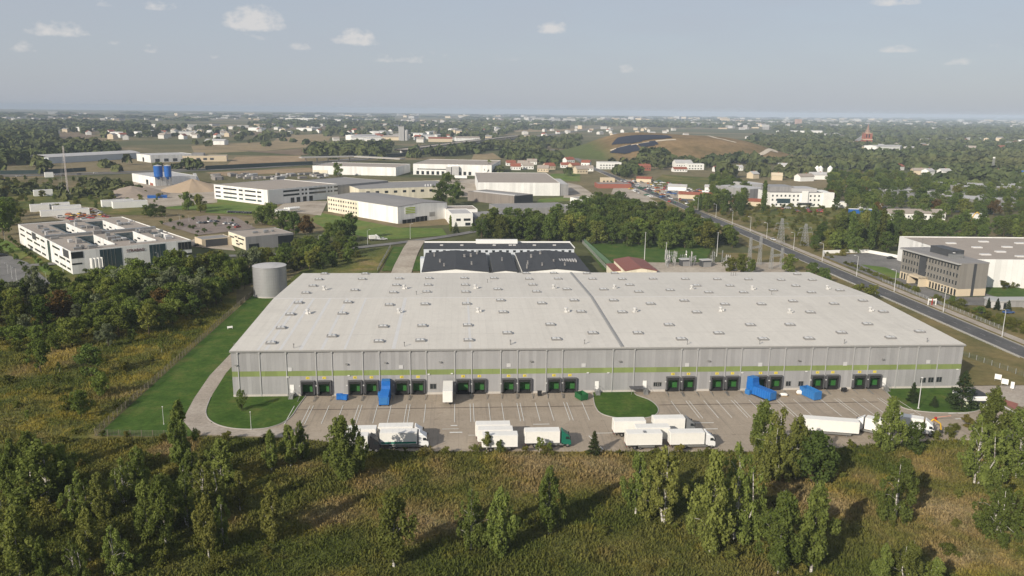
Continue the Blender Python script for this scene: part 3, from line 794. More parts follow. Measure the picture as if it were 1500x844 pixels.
# big roof fans on their curbs, small vent pipes
VENTS = [(370 + x / K8, 300 + y / K8) for x, y in ((413, 492), (877, 486), (1287, 484), (318, 630), (845, 625), (1303, 620))] + \
        [(740 + x / K8, 300 + y / K8) for x, y in ((280, 484), (632, 484), (1078, 488), (1428, 490), (352, 620), (750, 620), (1245, 615))] + \
        [(1120 + x / K8, 300 + y / K8) for x, y in ((362, 488), (145, 625), (610, 615))]
vb = MB().box(-0.5, -0.5, -0.1, 0.5, 0.5, 0.55).lathe([(0.34, 0.55), (0.34, 1.0), (0.62, 1.1), (0.64, 1.35), (0.4, 1.5), (0.1, 1.55)], n=14)
vb.box(0.5, -0.25, 0.2, 1.1, 0.25, 0.7)
M_fan = plain('fan_housing', (.50, .49, .47), .5, .1, 1)
vme = None
for px, py in VENTS:
    x, y, z = roof_at(px, py)
    if vme is None: vme = vb.build('roof_fan', M_fan, roof, (x, y, z)).data
    else: share('roof_fan', vme, roof, (x, y, z), random.Random(int(px)).uniform(-0.4, 0.4))
PIPES_R = [(370 + x / K8, 300 + y / K8) for x, y in ((238, 829), (877, 819), (1490, 810), (946, 520), (1357, 450))] + \
          [(740 + x / K8, 300 + y / K8) for x, y in ((30, 806), (458, 806), (1052, 808), (1470, 806), (1305, 410), (1318, 410), (1331, 410))] + \
          [(1120 + x / K8, 300 + y / K8) for x, y in ((460, 804), (938, 795), (40, 520))]
pb = MB().tube((0, 0, -0.1), (0, 0, 1.0), 0.11, n=8).tube((0, 0, 1.0), (0, 0, 1.25), 0.2, n=8)
pme = None
for px, py in PIPES_R:
    x, y, z = roof_at(px, py)
    if pme is None: pme = pb.build('vent_pipe', M_frame, roof, (x, y, z)).data
    else: share('vent_pipe', pme, roof, (x, y, z))
# rainwater pipes
dme = None
for p in PIPES:
    x = wx(p, 545)
    if any(abs(x - d) < 2.0 for d in DX): x = min([(d + s * 2.18) for d in DX for s in (-1, 1)], key=lambda q: abs(q - x))
    if dme is None:
        dme = MB().box(-0.11, -0.19, 0.15, 0.11, -0.04, WH - 0.25).box(-0.22, -0.36, WH - 0.55, 0.22, -0.03, WH - 0.13).build('downpipe', M_pipe, wh, (x, 0, 0)).data
    else: share('downpipe', dme, wh, (x, 0, 0))

# loading docks: a shelter with curtains, deep shadowed reveal, green door, bumpers, number plate
def digits(mb, txt, w_, h_, m=0, y=0.0):
    SEG = {'0': 'abcdef', '1': 'bc', '2': 'abged', '3': 'abgcd', '4': 'fgbc', '5': 'afgcd', '6': 'afgecd', '7': 'abc', '8': 'abcdefg', '9': 'abcdfg'}
    n = len(txt); pitch = w_ * 1.45; x0 = -pitch * n / 2 + (pitch - w_) / 2
    s = w_ * 0.24
    for i, ch in enumerate(txt):
        x = x0 + i * pitch
        B_ = {'a': (x, h_ - s, x + w_, h_), 'd': (x, 0, x + w_, s), 'g': (x, h_ / 2 - s / 2, x + w_, h_ / 2 + s / 2), 'f': (x, h_ / 2, x + s, h_), 'e': (x, 0, x + s, h_ / 2), 'b': (x + w_ - s, h_ / 2, x + w_, h_), 'c': (x + w_ - s, 0, x + w_, h_ / 2)}
        for k in SEG[ch]:
            a = B_[k]; mb.box(a[0], y - 0.02 - 0.001 * 'abcdefg'.index(k), a[1], a[2], y, a[3], m)
    return mb
sh = MB()
ys = -0.75
sh.box(-1.83, ys, 0.62, -1.62, 0.06, 4.38).box(1.62, ys, 0.62, 1.83, 0.06, 4.38).box(-1.62, ys, 4.15, 1.62, 0.06, 4.38)
fl = MB()        # curtains: side flaps and head curtain behind the frame's front edge
fl.box(-1.60, ys + 0.04, 0.7, -1.28, ys + 0.08, 4.12).box(1.28, ys + 0.04, 0.7, 1.60, ys + 0.08, 4.12).box(-1.28, ys + 0.05, 3.45, 1.28, ys + 0.09, 4.12)
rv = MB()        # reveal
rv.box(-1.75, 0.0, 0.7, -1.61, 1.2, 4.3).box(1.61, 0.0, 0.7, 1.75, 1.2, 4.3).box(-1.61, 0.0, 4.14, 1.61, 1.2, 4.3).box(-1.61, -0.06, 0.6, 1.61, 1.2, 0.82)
dd = MB().box(-1.61, 1.0, 0.82, 1.61, 1.08, 4.14)
for k in range(1, 5): dd.box(-1.6, 0.985, 0.85 + k * 0.65, 1.6, 1.0, 0.85 + k * 0.65 + 0.03)
bp = MB().box(-1.95, -0.42, 0.35, -1.62, -0.03, 0.60).box(1.62, -0.42, 0.35, 1.95, -0.03, 0.60).box(-1.6, -0.22, 0.0, 1.6, -0.02, 0.58)
gp = [MB().tube((s * 2.0, -1.6, 0.0), (s * 2.0, -1.6, 0.5), 0.08, n=8).tube((s * 2.0, -1.6, 0.5), (s * 2.0, -4.4, 0.12), 0.07, n=8) for s in (-1, 1)]
M_curtain = plain('black_curtain', (0.018, 0.019, 0.018), 0.75, 0.2, 1.0)
M_shelter = plain('shelter_frame', (0.085, 0.085, 0.09), 0.5, 0.12, 1.0)
first = None
for i, x in enumerate(DX):
    if first is None:
        d = sh.build('loading_dock', M_shelter, wh, (x, 0, 0))
        parts = [fl.build('curtain', M_curtain, d), dd.build('dock_door', M_dgreen, d), rv.build('reveal', M_black, d), bp.build('bumper', M_black, d)]
        parts += [g_.build('wheel_guide', M_steel, d) for g_ in gp]
        first = d; lm = MB().box(-0.16, -0.26, 0, 0.16, 0, 0.2).build('dock_lamp', M_lampwhite, d, (-2.08, -0.6, 3.0)); parts.append(lm)
    else:
        d = share('loading_dock', first.data, wh, (x, 0, 0))
        for p in parts:
            c = p.copy(); COL.objects.link(c); c.parent = d
    num = str(len(DX) - i)
    sg = MB().box(-0.46, -0.05, 4.72, 0.46, -0.024, 5.38, 0)
    t_ = digits(MB(), num, 0.20, 0.42)
    sg.add([(q[0], q[1] - 0.05, q[2] + 4.84) for q in t_.v], t_.f, 1)
    sg.build('number_plate', [M_yellow, M_ink], wh, (x, 0, 0))
# doors with steps, windows, lamps, louvres
def steps(parent, x, side=1):
    mb = MB()
    for k in range(5): mb.box(-0.55 , -1.5 - 0.28 * k, 0.0, 0.55, -1.5 - 0.28 * (k - 1), 1.0 - 0.2 * k)
    mb.box(-0.7, -1.2, 0.9, 0.7, -0.1, 1.0)
    for s in (-0.62, 0.62):
        mb.path([(s, -0.15, 2.0), (s, -1.3, 2.0), (s, -2.7, 1.1)], 0.035)
        for yy, zt in ((-0.3, 2.0), (-1.25, 2.0), (-2.6, 1.15)): mb.tube((s, yy, 0.0), (s, yy, zt), 0.03)
    return mb.build('steps', M_steel, parent, (x, 0, 0))
def wdoor(px, py):
    x = wx(px, py); d = MB().box(-0.55, -0.06, 1.0, 0.55, -0.01, 3.25).build('door', M_white, wh, (x, 0, 0))
    MB().box(-0.63, -0.045, 1.0, -0.55, -0.005, 3.33).box(0.55, -0.045, 1.0, 0.63, -0.005, 3.33).box(-0.55, -0.045, 3.25, 0.55, -0.005, 3.33).build('door_frame', M_steel, d)
    steps(wh, x); return x
for p in ((428, 574), (874, 567), (944, 567), (1294.5, 563)): wdoor(*p)
def wwin(px, py, wd=1.5, ht=1.4, mat=None):
    x = wx(px, py); z = G(px, py).z
    d = FWD * FOC + RGT * (px - 750) - UPV * (py - 422); z = CAM_H + d.z * (WY0 / d.y)
    f = MB()
    for a in ((-wd / 2 - .1, -ht / 2 - .1, wd / 2 + .1, -ht / 2), (-wd / 2 - .1, ht / 2, wd / 2 + .1, ht / 2 + .1), (-wd / 2 - .1, -ht / 2, -wd / 2, ht / 2), (wd / 2, -ht / 2, wd / 2 + .1, ht / 2), (-.04, -ht / 2, .04, ht / 2)):
        f.box(a[0], -0.07, a[1], a[2], 0.0, a[3])
    o = f.build('window', M_steel, wh, (x, 0, z))
    MB().box(-wd / 2, -0.03, -ht / 2, wd / 2, -0.012, ht / 2).build('pane', mat or M_glass, o)
for p in ((634.5, 566, 1.6, 1.4), (960.5, 563, 1.2, 1.1), (966, 563, 1.0, 1.1), (1154.6, 562, 1.3, 1.3), (1173, 562, 1.3, 1.3), (1352, 557, 1.5, 1.4), (1363.5, 556.5, 1.5, 1.4), (1375.5, 556, 1.5, 1.4)): wwin(*p)
M_ventgrey = plain('vent_grey', (.46, .455, .45), .5, .08, 1)
def on_wall(name, mb, mat, px, py):
    d = FWD * FOC + RGT * (px - 750) - UPV * (py - 422)
    return mb.build(name, mat, wh, (d.x * (WY0 / d.y), 0, CAM_H + d.z * (WY0 / d.y)))
for px, py in ((424.6, 541), (587.5, 537.5), (745.2, 535), (855, 535), (1006.5, 534.5), (1113.5, 534), (1238, 533), (1359.5, 530)):
    on_wall('wall_vent', MB().box(-0.55, -0.12, -0.5, 0.55, -0.01, 0.5).box(-0.45, -0.14, -0.3, 0.45, -0.12, -0.22).box(-0.45, -0.14, 0.0, 0.45, -0.12, 0.08), M_ventgrey, px, py)
for px, py in ((346, 535), (508, 533), (565, 531), (645, 530), (778, 529), (908, 529), (1038, 528.5), (1170, 528), (1293, 526)):
    on_wall('wall_lamp', MB().box(-0.35, -0.55, -0.12, 0.35, -0.1, 0.14).tube((0, -0.1, 0), (0, 0.02, 0), 0.06), M_steel, px, py)
for px, py in ((421.5, 552), (511, 550), (628, 548), (662, 547), (861, 546), (891, 546), (1087, 546), (1181, 544), (1402, 541)):
    on_wall('wall_light', MB().box(-0.3, -0.28, -0.12, 0.3, 0.0, 0.12), M_lampwhite, px, py)
xs = wx(931, 578)                       # small pent roof over a side door beside the grass patch
MB().box(-1.9, -2.4, 1.55, 1.9, -0.03, 1.72).build('canopy', M_shelter, wh, (xs, 0, 0))
for s in (-1.7, 1.7): MB().tube((s, -2.25, 0), (s, -2.25, 1.55), 0.07, n=8).build('canopy_post', M_steel, wh, (xs, 0, 0))
# fire escape ladder at the left end
lad = MB()
for s in (-0.3, 0.3): lad.tube((0, s, 0.3), (0, s, WH + 1.2), 0.04)
for k in range(32): lad.tube((0, -0.3, 0.6 + k * 0.38), (0, 0.3, 0.6 + k * 0.38), 0.025, n=5)
for k in range(8): lad.path([(-0.05, -0.35, 3 + k * 1.2), (-0.7, -0.35, 3 + k * 1.2), (-0.7, 0.35, 3 + k * 1.2), (-0.05, 0.35, 3 + k * 1.2)], 0.025, 5)
lad.build('ladder', M_steel, wh, (WX0 - 0.15, 4.0, 0))
lad2 = bpy.data.objects['ladder'].copy(); COL.objects.link(lad2); lad2.location = (WX0 - 0.15, 38.0, 0)

# yard markings
mb = MB()
for i, x in enumerate(DX):
    for s in ((-1, 1) if True else ()):
        xx = x + s * (2.18 - 0.42) if (i % 2 == 0) == (s > 0) else x + s * 2.25
        mb.poly([(xx - 0.075, 184.0), (xx + 0.075, 184.0), (xx + 0.075, 196.5), (xx - 0.075, 196.5)], YZ + 0.006)
struct('bay_markings', mb, M_paint)
M_drain = plain('drain_channel', (0.10, 0.075, 0.06), 0.8, 0.2, 0.6)
struct('drain_channel', MB().poly([(-41, 193.55), (35, 193.55), (35, 193.85), (-41, 193.85)], YZ), M_drain)
struct('drain_channel', MB().poly([(52.5, 193.55), (112, 193.55), (112, 193.85), (52.5, 193.85)], YZ), M_drain)
def dash(px, py, L_, W_=0.3, rot=0.0):
    p = G(px, py); ca, sa = math.cos(rot), math.sin(rot)
    P = [(p.x + a * ca - c * sa, p.y + a * sa + c * ca) for a, c in ((-L_ / 2, -W_ / 2), (L_ / 2, -W_ / 2), (L_ / 2, W_ / 2), (-L_ / 2, W_ / 2))]
    struct('yard_marking', MB().poly(P, YZ + 0.004), M_paint)
for a in ((665, 624, 1.6, .5), (668, 634, 3, .6), (660, 629, 4, .2), (700, 638, 4.5, .2), (793, 622, 4, .35), (1031, 620, 5, .3), (1038, 629, 4.5, .35), (885, 635, 4, .25), (545, 627, 4, .3), (930, 634, 4, .2), (1245, 615, 3.6, .3), (1395, 606, 2.2, .4), (1411, 606, 3.0, .4), (1410, 614, 4.0, .4),
          (1336, 607, 1.2, .3), (1320, 616, 2, .3)): dash(*a)
p_ = [G(1466, 593), G(1490, 607)]
d_ = (p_[1] - p_[0]); dash(1478, 600, d_.length, 0.5, math.atan2(d_.y, d_.x))
p_ = [G(864, 640), G(885, 660)]
d_ = (p_[1] - p_[0]); dash(874, 650, d_.length + 1, 0.2, math.atan2(d_.y, d_.x))
M_redp = plain('red_surface', (0.26, 0.10, 0.075), 0.85, 0.3, 0.6)
struct('red_surface', MB().poly([tuple(G(*q)[:2]) for q in ((1470, 585), (1492, 592), (1486, 600), (1468, 590))], YZ + 0.002), M_redp)
# ------------------------------------------------------------------ other buildings
M_wwall = plain('white_render', (0.74, 0.73, 0.69), 0.7, 0.07, 0.12, dirt=0.15)
M_wpanel = mat_cladding('white_panel', (0.74, 0.73, 0.70), 2.6)
M_cream = mat_cladding('cream_panel', (0.70, 0.64, 0.50), 2.4)
M_greyclad = mat_cladding('mid_grey_cladding', (0.26, 0.255, 0.25), 1.4)
M_brownclad = mat_cladding('grey_brown_cladding', (0.205, 0.178, 0.155), 1.2)
M_officeclad = mat_cladding('office_panel', (0.215, 0.200, 0.175), 1.5)
M_darkclad = plain('dark_cladding', (0.055, 0.058, 0.062), 0.55, 0.1, 0.5)
M_tanroof = mat_roof('gravelled_roof', (0.33, 0.285, 0.24), 0.3)
M_greyroof = mat_roof('grey_felt_roof', (0.245, 0.235, 0.225), 0.35)
M_darkroof = mat_roof('dark_felt_roof', (0.050, 0.052, 0.055), 0.3, 0.4)
M_liteRoof = mat_roof('pale_sheet_roof', (0.44, 0.43, 0.42), 0.3)
M_redroof = plain('red_tiles', (0.255, 0.085, 0.05), 0.8, 0.25, 0.5, dirt=0.3)
M_redmetal = plain('red_sheet_roof', (0.20, 0.072, 0.052), 0.6, 0.15, 0.3)
M_brick = plain('red_brick', (0.27, 0.095, 0.065), 0.85, 0.2, 0.3)
M_sandwall = plain('sand_plaster', (0.55, 0.46, 0.33), 0.8, 0.08, 0.3)
M_signgreen = plain('green_sign', (0.33, 0.42, 0.04), 0.5, 0.08, 1.0)
M_blue = plain('blue_paint', (0.018, 0.105, 0.36), 0.4, 0.1, 0.6)
M_teal = plain('teal_glass', (0.035, 0.06, 0.07), 0.12, 0.3, 0.25, 0, 0.6)

def block(name, label, cat, x, y, rot, Lx, Ly, h, wm, rm, group=None, parapet=0.5, eave=None, z=0.0):
    """flat-roofed hall: wall ring with a parapet and the roof inside it. Local axes: front face y=0, left face x=0"""
    t = thing(name, label, cat, (x, y, z), R(rot), group)
    th = 0.3; mb = MB()
    o = [(0, 0), (Lx, 0), (Lx, Ly), (0, Ly)]; i = [(th, th), (Lx - th, th), (Lx - th, Ly - th), (th, Ly - th)]
    vs = [(a, b, 0) for a, b in o] + [(a, b, h) for a, b in o] + [(a, b, h) for a, b in i] + [(a, b, h - parapet - 0.4) for a, b in i]
    fs = []
    for k in range(4):
        j = (k + 1) % 4
        fs += [(k, j, 4 + j, 4 + k), (4 + k, 4 + j, 8 + j, 8 + k), (8 + k, 8 + j, 12 + j, 12 + k)]
    mb.add(vs, fs); mb.build('wall', wm, t)
    MB().box(th + .003, th + .003, h - parapet - 0.35, Lx - th - .003, Ly - th - .003, h - parapet).build('roof', rm, t)
    t['_L'] = (Lx, Ly, h); return t
def face(t, f, u0, u1, z0, z1, mat, name='window', d=0.06, parent=None, pane=None):
    """a panel or window set on one face of a block: F front, L left side, R right side, B back"""
    Lx, Ly, h = t['_L'][:]
    if f == 'F': b = (u0, -d, z0, u1, 0.04, z1)
    elif f == 'B': b = (u0, Ly - 0.04, z0, u1, Ly + d, z1)
    elif f == 'L': b = (-d, u0, z0, 0.04, u1, z1)
    else: b = (Lx - 0.04, u0, z0, Lx + d, u1, z1)
    o = MB().box(*b).build(name, mat, parent or t)
    if pane:
        e = 0.12; q = list(b)
        if f in 'FB': q[0] += e; q[3] -= e; q[1] -= 0.02 if f == 'F' else 0; q[4] += 0.02 if f == 'B' else 0
        else: q[1] += e; q[4] -= e; q[0] -= 0.02 if f == 'L' else 0; q[3] += 0.02 if f == 'R' else 0
        q[2] += e; q[5] -= e
        MB().box(*q).build('pane', pane, o)
    return o
def rooftop(t, u, v, sx, sy, sz, mat, name='roof_unit', z=None):
    h = t['_L'][2] - 0.5 if z is None else z
    return MB().cbox((u, v, h - 0.02), (sx, sy, sz), 0, 0, 0.08).build(name, mat, t)
RND = random.Random(7)

# --- dark-roofed warehouse straight behind, two wings and a middle, with a white front hall
def gable_hall(t, x0, x1, y0, y1, h, rise, wm, rm, pre=''):
    xm = (x0 + x1) / 2
    MB().extr([(x0, 0), (x1, 0), (x1, h), (xm, h + rise), (x0, h)], y0, y1).build('wall', wm, t)
    MB().extr([(x0 - .3, h + .02), (xm, h + rise + .05), (x1 + .3, h + .02), (x1 + .3, h + .27), (xm, h + rise + .3), (x0 - .3, h + .27)], y0 - .15, y1 + .15).build('roof', rm, t)
M_bluewhite = plain('pale_blue_wall', (0.50, 0.53, 0.56), 0.6, 0.06, 0.3)
dk = thing('warehouse', 'older warehouse with three black roofed wings and a pale blue front hall', 'warehouse', (0, 333, 0))
for x0, x1, ri in ((-15.2, 13.1, 1.3), (15.4, 25.2, .6), (27.9, 56.7, 1.3)): gable_hall(dk, x0, x1, 0, 46, 7.4, ri, M_wwall, M_darkroof)
MB().box(-16.5, 48, 0, 56.8, 65, 9.2).build('wall', M_bluewhite, dk)
MB().box(-16.8, 47.8, 9.203, 57.1, 65.2, 9.5).build('roof', M_darkroof, dk)
MB().box(-16.8, 64.8, 9.503, 57.1, 65.2, 10.2).build('parapet', M_white, dk); MB().box(56.8, 47.8, 9.503, 57.1, 64.7, 10.0).build('parapet', M_white, dk)
MB().box(9, 62, 9.51, 30, 64.7, 11.4).build('parapet', M_white, dk)
for k in range(21):
    x = -14 + k * 3.4
    MB().box(x, 47.9, 7.6, x + 1.3, 48.02, 8.6).build('window', M_glass, dk)
for x, y, s in ((-8, 18, .8), (3, 30, 1.0), (6, 32, 1.0), (6, 12, .7), (-6, 8, .7), (20, 22, .6), (34, 30, .9), (39, 37, 1.0), (43, 17, .8), (37, 9, .7), (47, 9, .7), (9, 40, .7), (-11, 34, .6), (30, 6, .6), (31, 14, .6)):
    MB().cbox((x, y, 7.6), (s, s, 1.6), 0, 0, 0.06).lathe([(s * .35, 9.2), (s * .35, 9.5), (s * .6, 9.6), (s * .6, 9.8), (.1, 9.9)], (x, y), 8).build('roof_fan', M_greyroof, dk)
for k in range(8): MB().box(45 + k * 1.2, 20, 7.6, 45.6 + k * 1.2, 25, 8.7).build('rooflight', M_liteRoof, dk)
for x in (-8, 2, 18, 26, 28, 38, 48): MB().cbox((x, 56, 9.45), (1.6, 1.3, .6), 0, 0, 0.1).build('roof_unit', M_liteRoof, dk)
MB().box(-17.6, 34, 0.1, -15.25, 39, 7.2).build('stair_tower', M_bluewhite, dk)

# --- round tank beside the warehouse
def mat_tank():
    m, t, o = new_mat('ribbed_zinc'); co = obj_co(t)
    sp = N(t, 'ShaderNodeSeparateXYZ'); t.links.new(co, sp.inputs[0])
    rg = tmath(t, 'FRACT', tmath(t, 'DIVIDE', sp.outputs[2], 1.25))
    a = noise(t, co, 0.5, 6.0, 0.7)
    c = mix(t, a, (0.30, 0.30, 0.30), (0.40, 0.40, 0.395))
    c = mix(t, tmath(t, 'MULTIPLY', tmath(t, 'LESS_THAN', rg, 0.05), 0.4), c, (0.15, 0.15, 0.15))
    p = principled(t, o, c, 0.42, 0.35, 0.4)
    wv = N(t, 'ShaderNodeMath', operation='SINE'); t.links.new(tmath(t, 'MULTIPLY', sp.outputs[2], 2 * PI / 0.25), wv.inputs[0]); bumpy(t, p, wv.outputs[0], 0.2, 0.02)
    return m
tp = G(391.5, 437)
tk = thing('water_tank', 'round ribbed steel water tank on the grass near the back corner of the long warehouse', 'tank', (tp.x, tp.y + 6.6, 0))
MB().lathe([(6.6, 0.0), (6.6, 12.0), (6.72, 12.05), (6.72, 12.25)], n=48).build('shell', mat_tank(), tk, smooth=False)
MB().lathe([(6.7, 12.25), (0.1, 12.9)], n=48).build('roof', M_liteRoof, tk)
MB().lathe([(7.0, -0.1), (7.0, 0.35)], n=48).build('base', M_conc, tk)
lad = MB()
for s in (-.25, .25): lad.tube((6.75, s, .4), (6.75, s, 12.9), .04)
for k in range(30): lad.tube((6.75, -.25, .6 + .4 * k), (6.75, .25, .6 + .4 * k), .025, n=5)
lad.build('ladder', M_steel, tk, rot=R(200))
pc = thing('pump_house', 'small grey pump house between the round tank and the long warehouse', 'hut', (-66.5, 321, 0))
MB().box(-2.5, -2, 0, 2.5, 2, 2.8).build('wall', M_greyclad, pc); MB().box(-2.7, -2.2, 2.803, 2.7, 2.2, 3.0).build('roof', M_greyroof, pc); MB().box(-.5, -2.06, 0, .5, -1.99, 2.1).build('door', M_steel, pc)

# --- the white courtyard office complex
mo = block('office_complex', 'sprawling white office complex with glazed courts and flat roofs behind the wood', 'office', -174.7, 366.8, 38, 54, 110, 10.6, M_wpanel, M_tanroof, parapet=0.35)
# front (right-hand) face: bands of dark glass
for u0, u1, z0, z1, m in ((0, 5.0, 7.2, 10.1, M_glass), (12, 21.5, .6, 10.0, M_teal), (34, 41.5, .6, 10.0, M_teal), (47.5, 54, 6.0, 9.8, M_glass), (49, 54, 3.2, 4.2, M_glass), (0, 4.2, 4.3, 5.0, M_glass)):
    o = face(mo, 'F', u0, u1, z0, z1, m, 'glazing', 0.10)
    if u1 - u0 > 6:
        for k in range(1, int((u1 - u0) / 1.6)):
            MB().box(u0 + k * 1.6 - .05, -.17, z0, u0 + k * 1.6 + .05, -.10, z1).build('mullion', M_steel, o)
# left face: ribbon windows, two blocks with a recess between
def ribbons(f, spans, zs, par, L):
    for (a, c) in spans:
        for z in zs: face(par, f, a, c, z, z + 0.95, M_glass, 'ribbon_window', 0.07)
ribbons('L', [(3, 9), (11, 22), (25, 31)], (1.3, 4.7), mo, 110); ribbons('L', [(20, 34)], (8.2,), mo, 110)
ribbons('L', [(50, 58), (61, 74), (78, 90)], (1.3, 4.7, 8.1), mo, 110); ribbons('L', [(95, 106)], (5.2, 8.2), mo, 110)
face(mo, 'L', 39, 44, 0, 10.3, M_teal, 'glazing', 0.12)
face(mo, 'L', 4, 14, 6.6, 10.2, M_darkclad, 'recess', 0.09); face(mo, 'L', 68, 77, 6.8, 10.3, M_darkclad, 'recess', 0.09)
# open courts cut into the roofs: white flanks with windows on one side, glass on the others
bpy.data.objects.remove([c for c in mo.children if c.name.startswith('roof')][0])
COURTS = [(13, 21, 9, 44), (31, 40, 9, 44), (13, 21, 58, 98), (31, 40, 58, 98), (46, 50, 14, 36)]
rfm = MB().sheet((0, 0, 10.25), (1, 0, 0), (0, 1, 0), [.32, 53.68], [.32, 109.68], COURTS); rfm.build('roof', M_tanroof, mo)
for ci, (u0, u1, v0, v1) in enumerate(COURTS):
    fl_ = MB().box(u1 + .0, v0 - .3, 3.0, u1 + .3, v1 + .3, 10.9).build('court_wall', M_wpanel, mo)
    v = v0 + 2; n = 0
    while v < v1 - 5:
        MB().box(u1 - .06, v, 7.9 - (n % 2) * 1.6, u1 + .01, v + 4.4, 8.7 - (n % 2) * 1.6).build('window', M_glass, fl_); v += 5.4; n += 1
    MB().box(u0 - .3, v0, 3.0, u0, v1, 10.7).box(u0, v1, 3.0, u1 - .01, v1 + .3, 10.5).build('court_glazing', M_teal, mo)
    MB().box(u0, v0 - .3, 3.0, u1 - .01, v0, 10.6).build('court_wall', M_wpanel, mo)
    MB().box(u0, v0, 2.7, u1, v1, 3.0).build('court_floor', M_greyroof, mo)
for u0, u1, v in ((0.4, 53.6, 51),): MB().box(u0, v - 1.2, 10.26, u1, v + 1.2, 11.5).build('roof_spine', M_steel, mo)
for k in range(34):
    rooftop(mo, RND.choice((RND.uniform(3, 11), RND.uniform(23, 29), RND.uniform(42, 52))), RND.uniform(4, 106), RND.uniform(1, 4), RND.uniform(1, 3), RND.uniform(.8, 2.0), RND.choice((M_steel, M_greyroof, M_liteRoof)), z=10.3)
for u, v in ((26, 20), (26, 30), (43, 40), (26, 76), (45, 76), (6, 70)):
    for k in range(3): MB().cbox((u + k * 2.2 - 2, v, 10.26), (1.7, 3.2, 1.1), 0, 0, .08).build('roof_unit', M_steel, mo)
# lettering on the white front panel
fc = bpy.data.curves.new('lettering', 'FONT'); fc.body = 'STRABAG'; fc.size = 1.9; fc.extrude = 0.05; fc.align_x = 'CENTER'
lt = bpy.data.objects.new('lettering', fc); COL.objects.link(lt); lt.parent = mo
bpy.context.view_layer.update()
lme = bpy.data.meshes.new_from_object(lt.evaluated_get(bpy.context.evaluated_depsgraph_get())); bpy.data.objects.remove(lt)
lme.materials.clear(); lme.materials.append(plain('dark_red_letters', (0.12, 0.02, 0.02), 0.5))
lt = share('lettering', lme, mo, (27.7, -0.12, 7.6)); lt.rotation_euler = (R(90), 0, 0)
# flags at the entrance
for k in range(4):
    p = Vector((6.5 + k * 1.5, -4.0))
    fp = thing('flagpole', 'white flagpole with a long hanging banner at the corner of the white office complex', 'flagpole', (0, 0, 0), 0, 'flagpoles of the office complex')
    a = R(38); fp.location = (-174.7 + p.x * math.cos(a) - p.y * math.sin(a), 366.8 + p.x * math.sin(a) + p.y * math.cos(a), 0)
    MB().tube((0, 0, 0), (0, 0, 7.5), .07, .05).build('pole', M_white, fp); MB().box(.06, -.03, 2.6, .9, .03, 7.3).build('banner', M_white, fp)
# lower building beside it, tan roof and cream wall with ribbon windows
lo = block('office_building', 'low tan roofed office, its cream wall cut by staggered ribbon windows', 'office', -113.4, 429.8, 35, 27, 26, 7.3, M_greyclad, M_tanroof, parapet=.3)
face(lo, 'L', 0.4, 25.6, .2, 7.1, M_cream, 'panel_wall', .12)
for a, c, z in ((2, 11, 5.0), (12, 16, 5.3), (4, 9, 2.4), (11, 14.5, 3.1), (9, 14, 1.5), (17, 24, 4.4)): face(lo, 'L', a, c, z, z + .8, M_glass, 'ribbon_window', .2)
face(lo, 'F', 1.5, 7, .2, 3.2, M_glass, 'glazing', .1); face(lo, 'F', 18, 27, .2, 6.2, M_glass, 'glazing', .1)
for u, v, s in ((10, 12, 3), (15, 10, 2), (17, 14, 2.5), (20, 12, 1.6)): rooftop(lo, u, v, s, 1.5, 1.3, M_steel)
an = block('annex', 'small sand coloured annex with a flat roof next to the tan roofed office', 'annex', -139, 438, 35, 16, 12, 4.6, M_sandwall, M_greyroof, parapet=.2)
face(an, 'F', 2, 14, .3, 4.2, M_darkclad, 'door', .08)

# --- halls of the industrial estate, turned about 48 degrees
h3 = block('factory', 'three storey white factory with ribbon windows and a wide tan roof beyond the green lawn', 'factory', -148.8, 636, 50, 72, 71, 12, M_wpanel, M_tanroof, parapet=.35)
for z in (2.0, 5.4, 8.9):
    for a, c in ((8, 13), (15, 29), (32, 37), (40, 58), (62, 69)): face(h3, 'L', a, c, z, z + 1.3, M_glass if z > 3 else M_teal, 'ribbon_window', .08)
face(h3, 'F', 1, 14, 0, 11.9, M_wwall, 'corner_panel', .15)
for z in (5.8, 9.0):
    for a, c in ((15, 31), (33.5, 35.5), (37, 39), (41, 59), (61, 63), (64, 66), (68, 72)): face(h3, 'F', a, c, z, z + 1.5, M_glass, 'ribbon_window', .08)
for u in (22, 28, 34.5, 41): face(h3, 'F', u, u + 3.6, .2, 4.2, M_glass, 'loading_door', .1)
face(h3, 'F', 46, 58, .2, 4.4, M_white, 'loading_door', .09)
h3b = block('factory_hall', 'broad grey roofed factory hall joined behind the three storey white factory', 'factory', -148.8 + 72.5 * math.cos(R(50)), 636 + 72.5 * math.sin(R(50)), 50, 60, 60, 11, M_greyclad, M_greyroof, parapet=.3)
h3c = block('factory_hall', 'cream sided hall with a long grey roof just behind the green sign hall', 'factory', -82, 672, 22, 92, 60, 9.5, M_cream, M_greyroof, parapet=.3)
for k in range(9): face(h3c, 'F', 6 + k * 8, 9 + k * 8, 5.5, 7.5, M_glass, 'window', .07)
for k in range(3): MB().lathe([(.5, 9.2), (.5, 10.4), (.8, 10.5), (.2, 10.9)], (62 + k * 2.5, 10), 8).build('roof_fan', M_white, h3c)
gsg = thing('warehouse', 'white and cream warehouse with a square green sign and a dark fence at its end', 'warehouse', (-40, 533.2, 0), R(41))
Lx, Ly = 43.0, 86.0
MB().extr([(0, 0), (Lx, 0), (Lx, 11.2), (Lx * .5, 12.6), (0, 11.2)], 0, Ly).build('wall', M_wpanel, gsg)
MB().extr([(-.1, 11.22), (Lx * .5, 12.65), (Lx + .1, 11.22), (Lx + .1, 11.45), (Lx * .5, 12.9), (-.1, 11.45)], -.1, Ly + .1).build('roof', M_greyroof, gsg)
gsg['_L'] = (Lx, Ly, 11.2)
face(gsg, 'L', 46, 85.8, .1, 11.0, M_cream, 'panel_wall', .1)
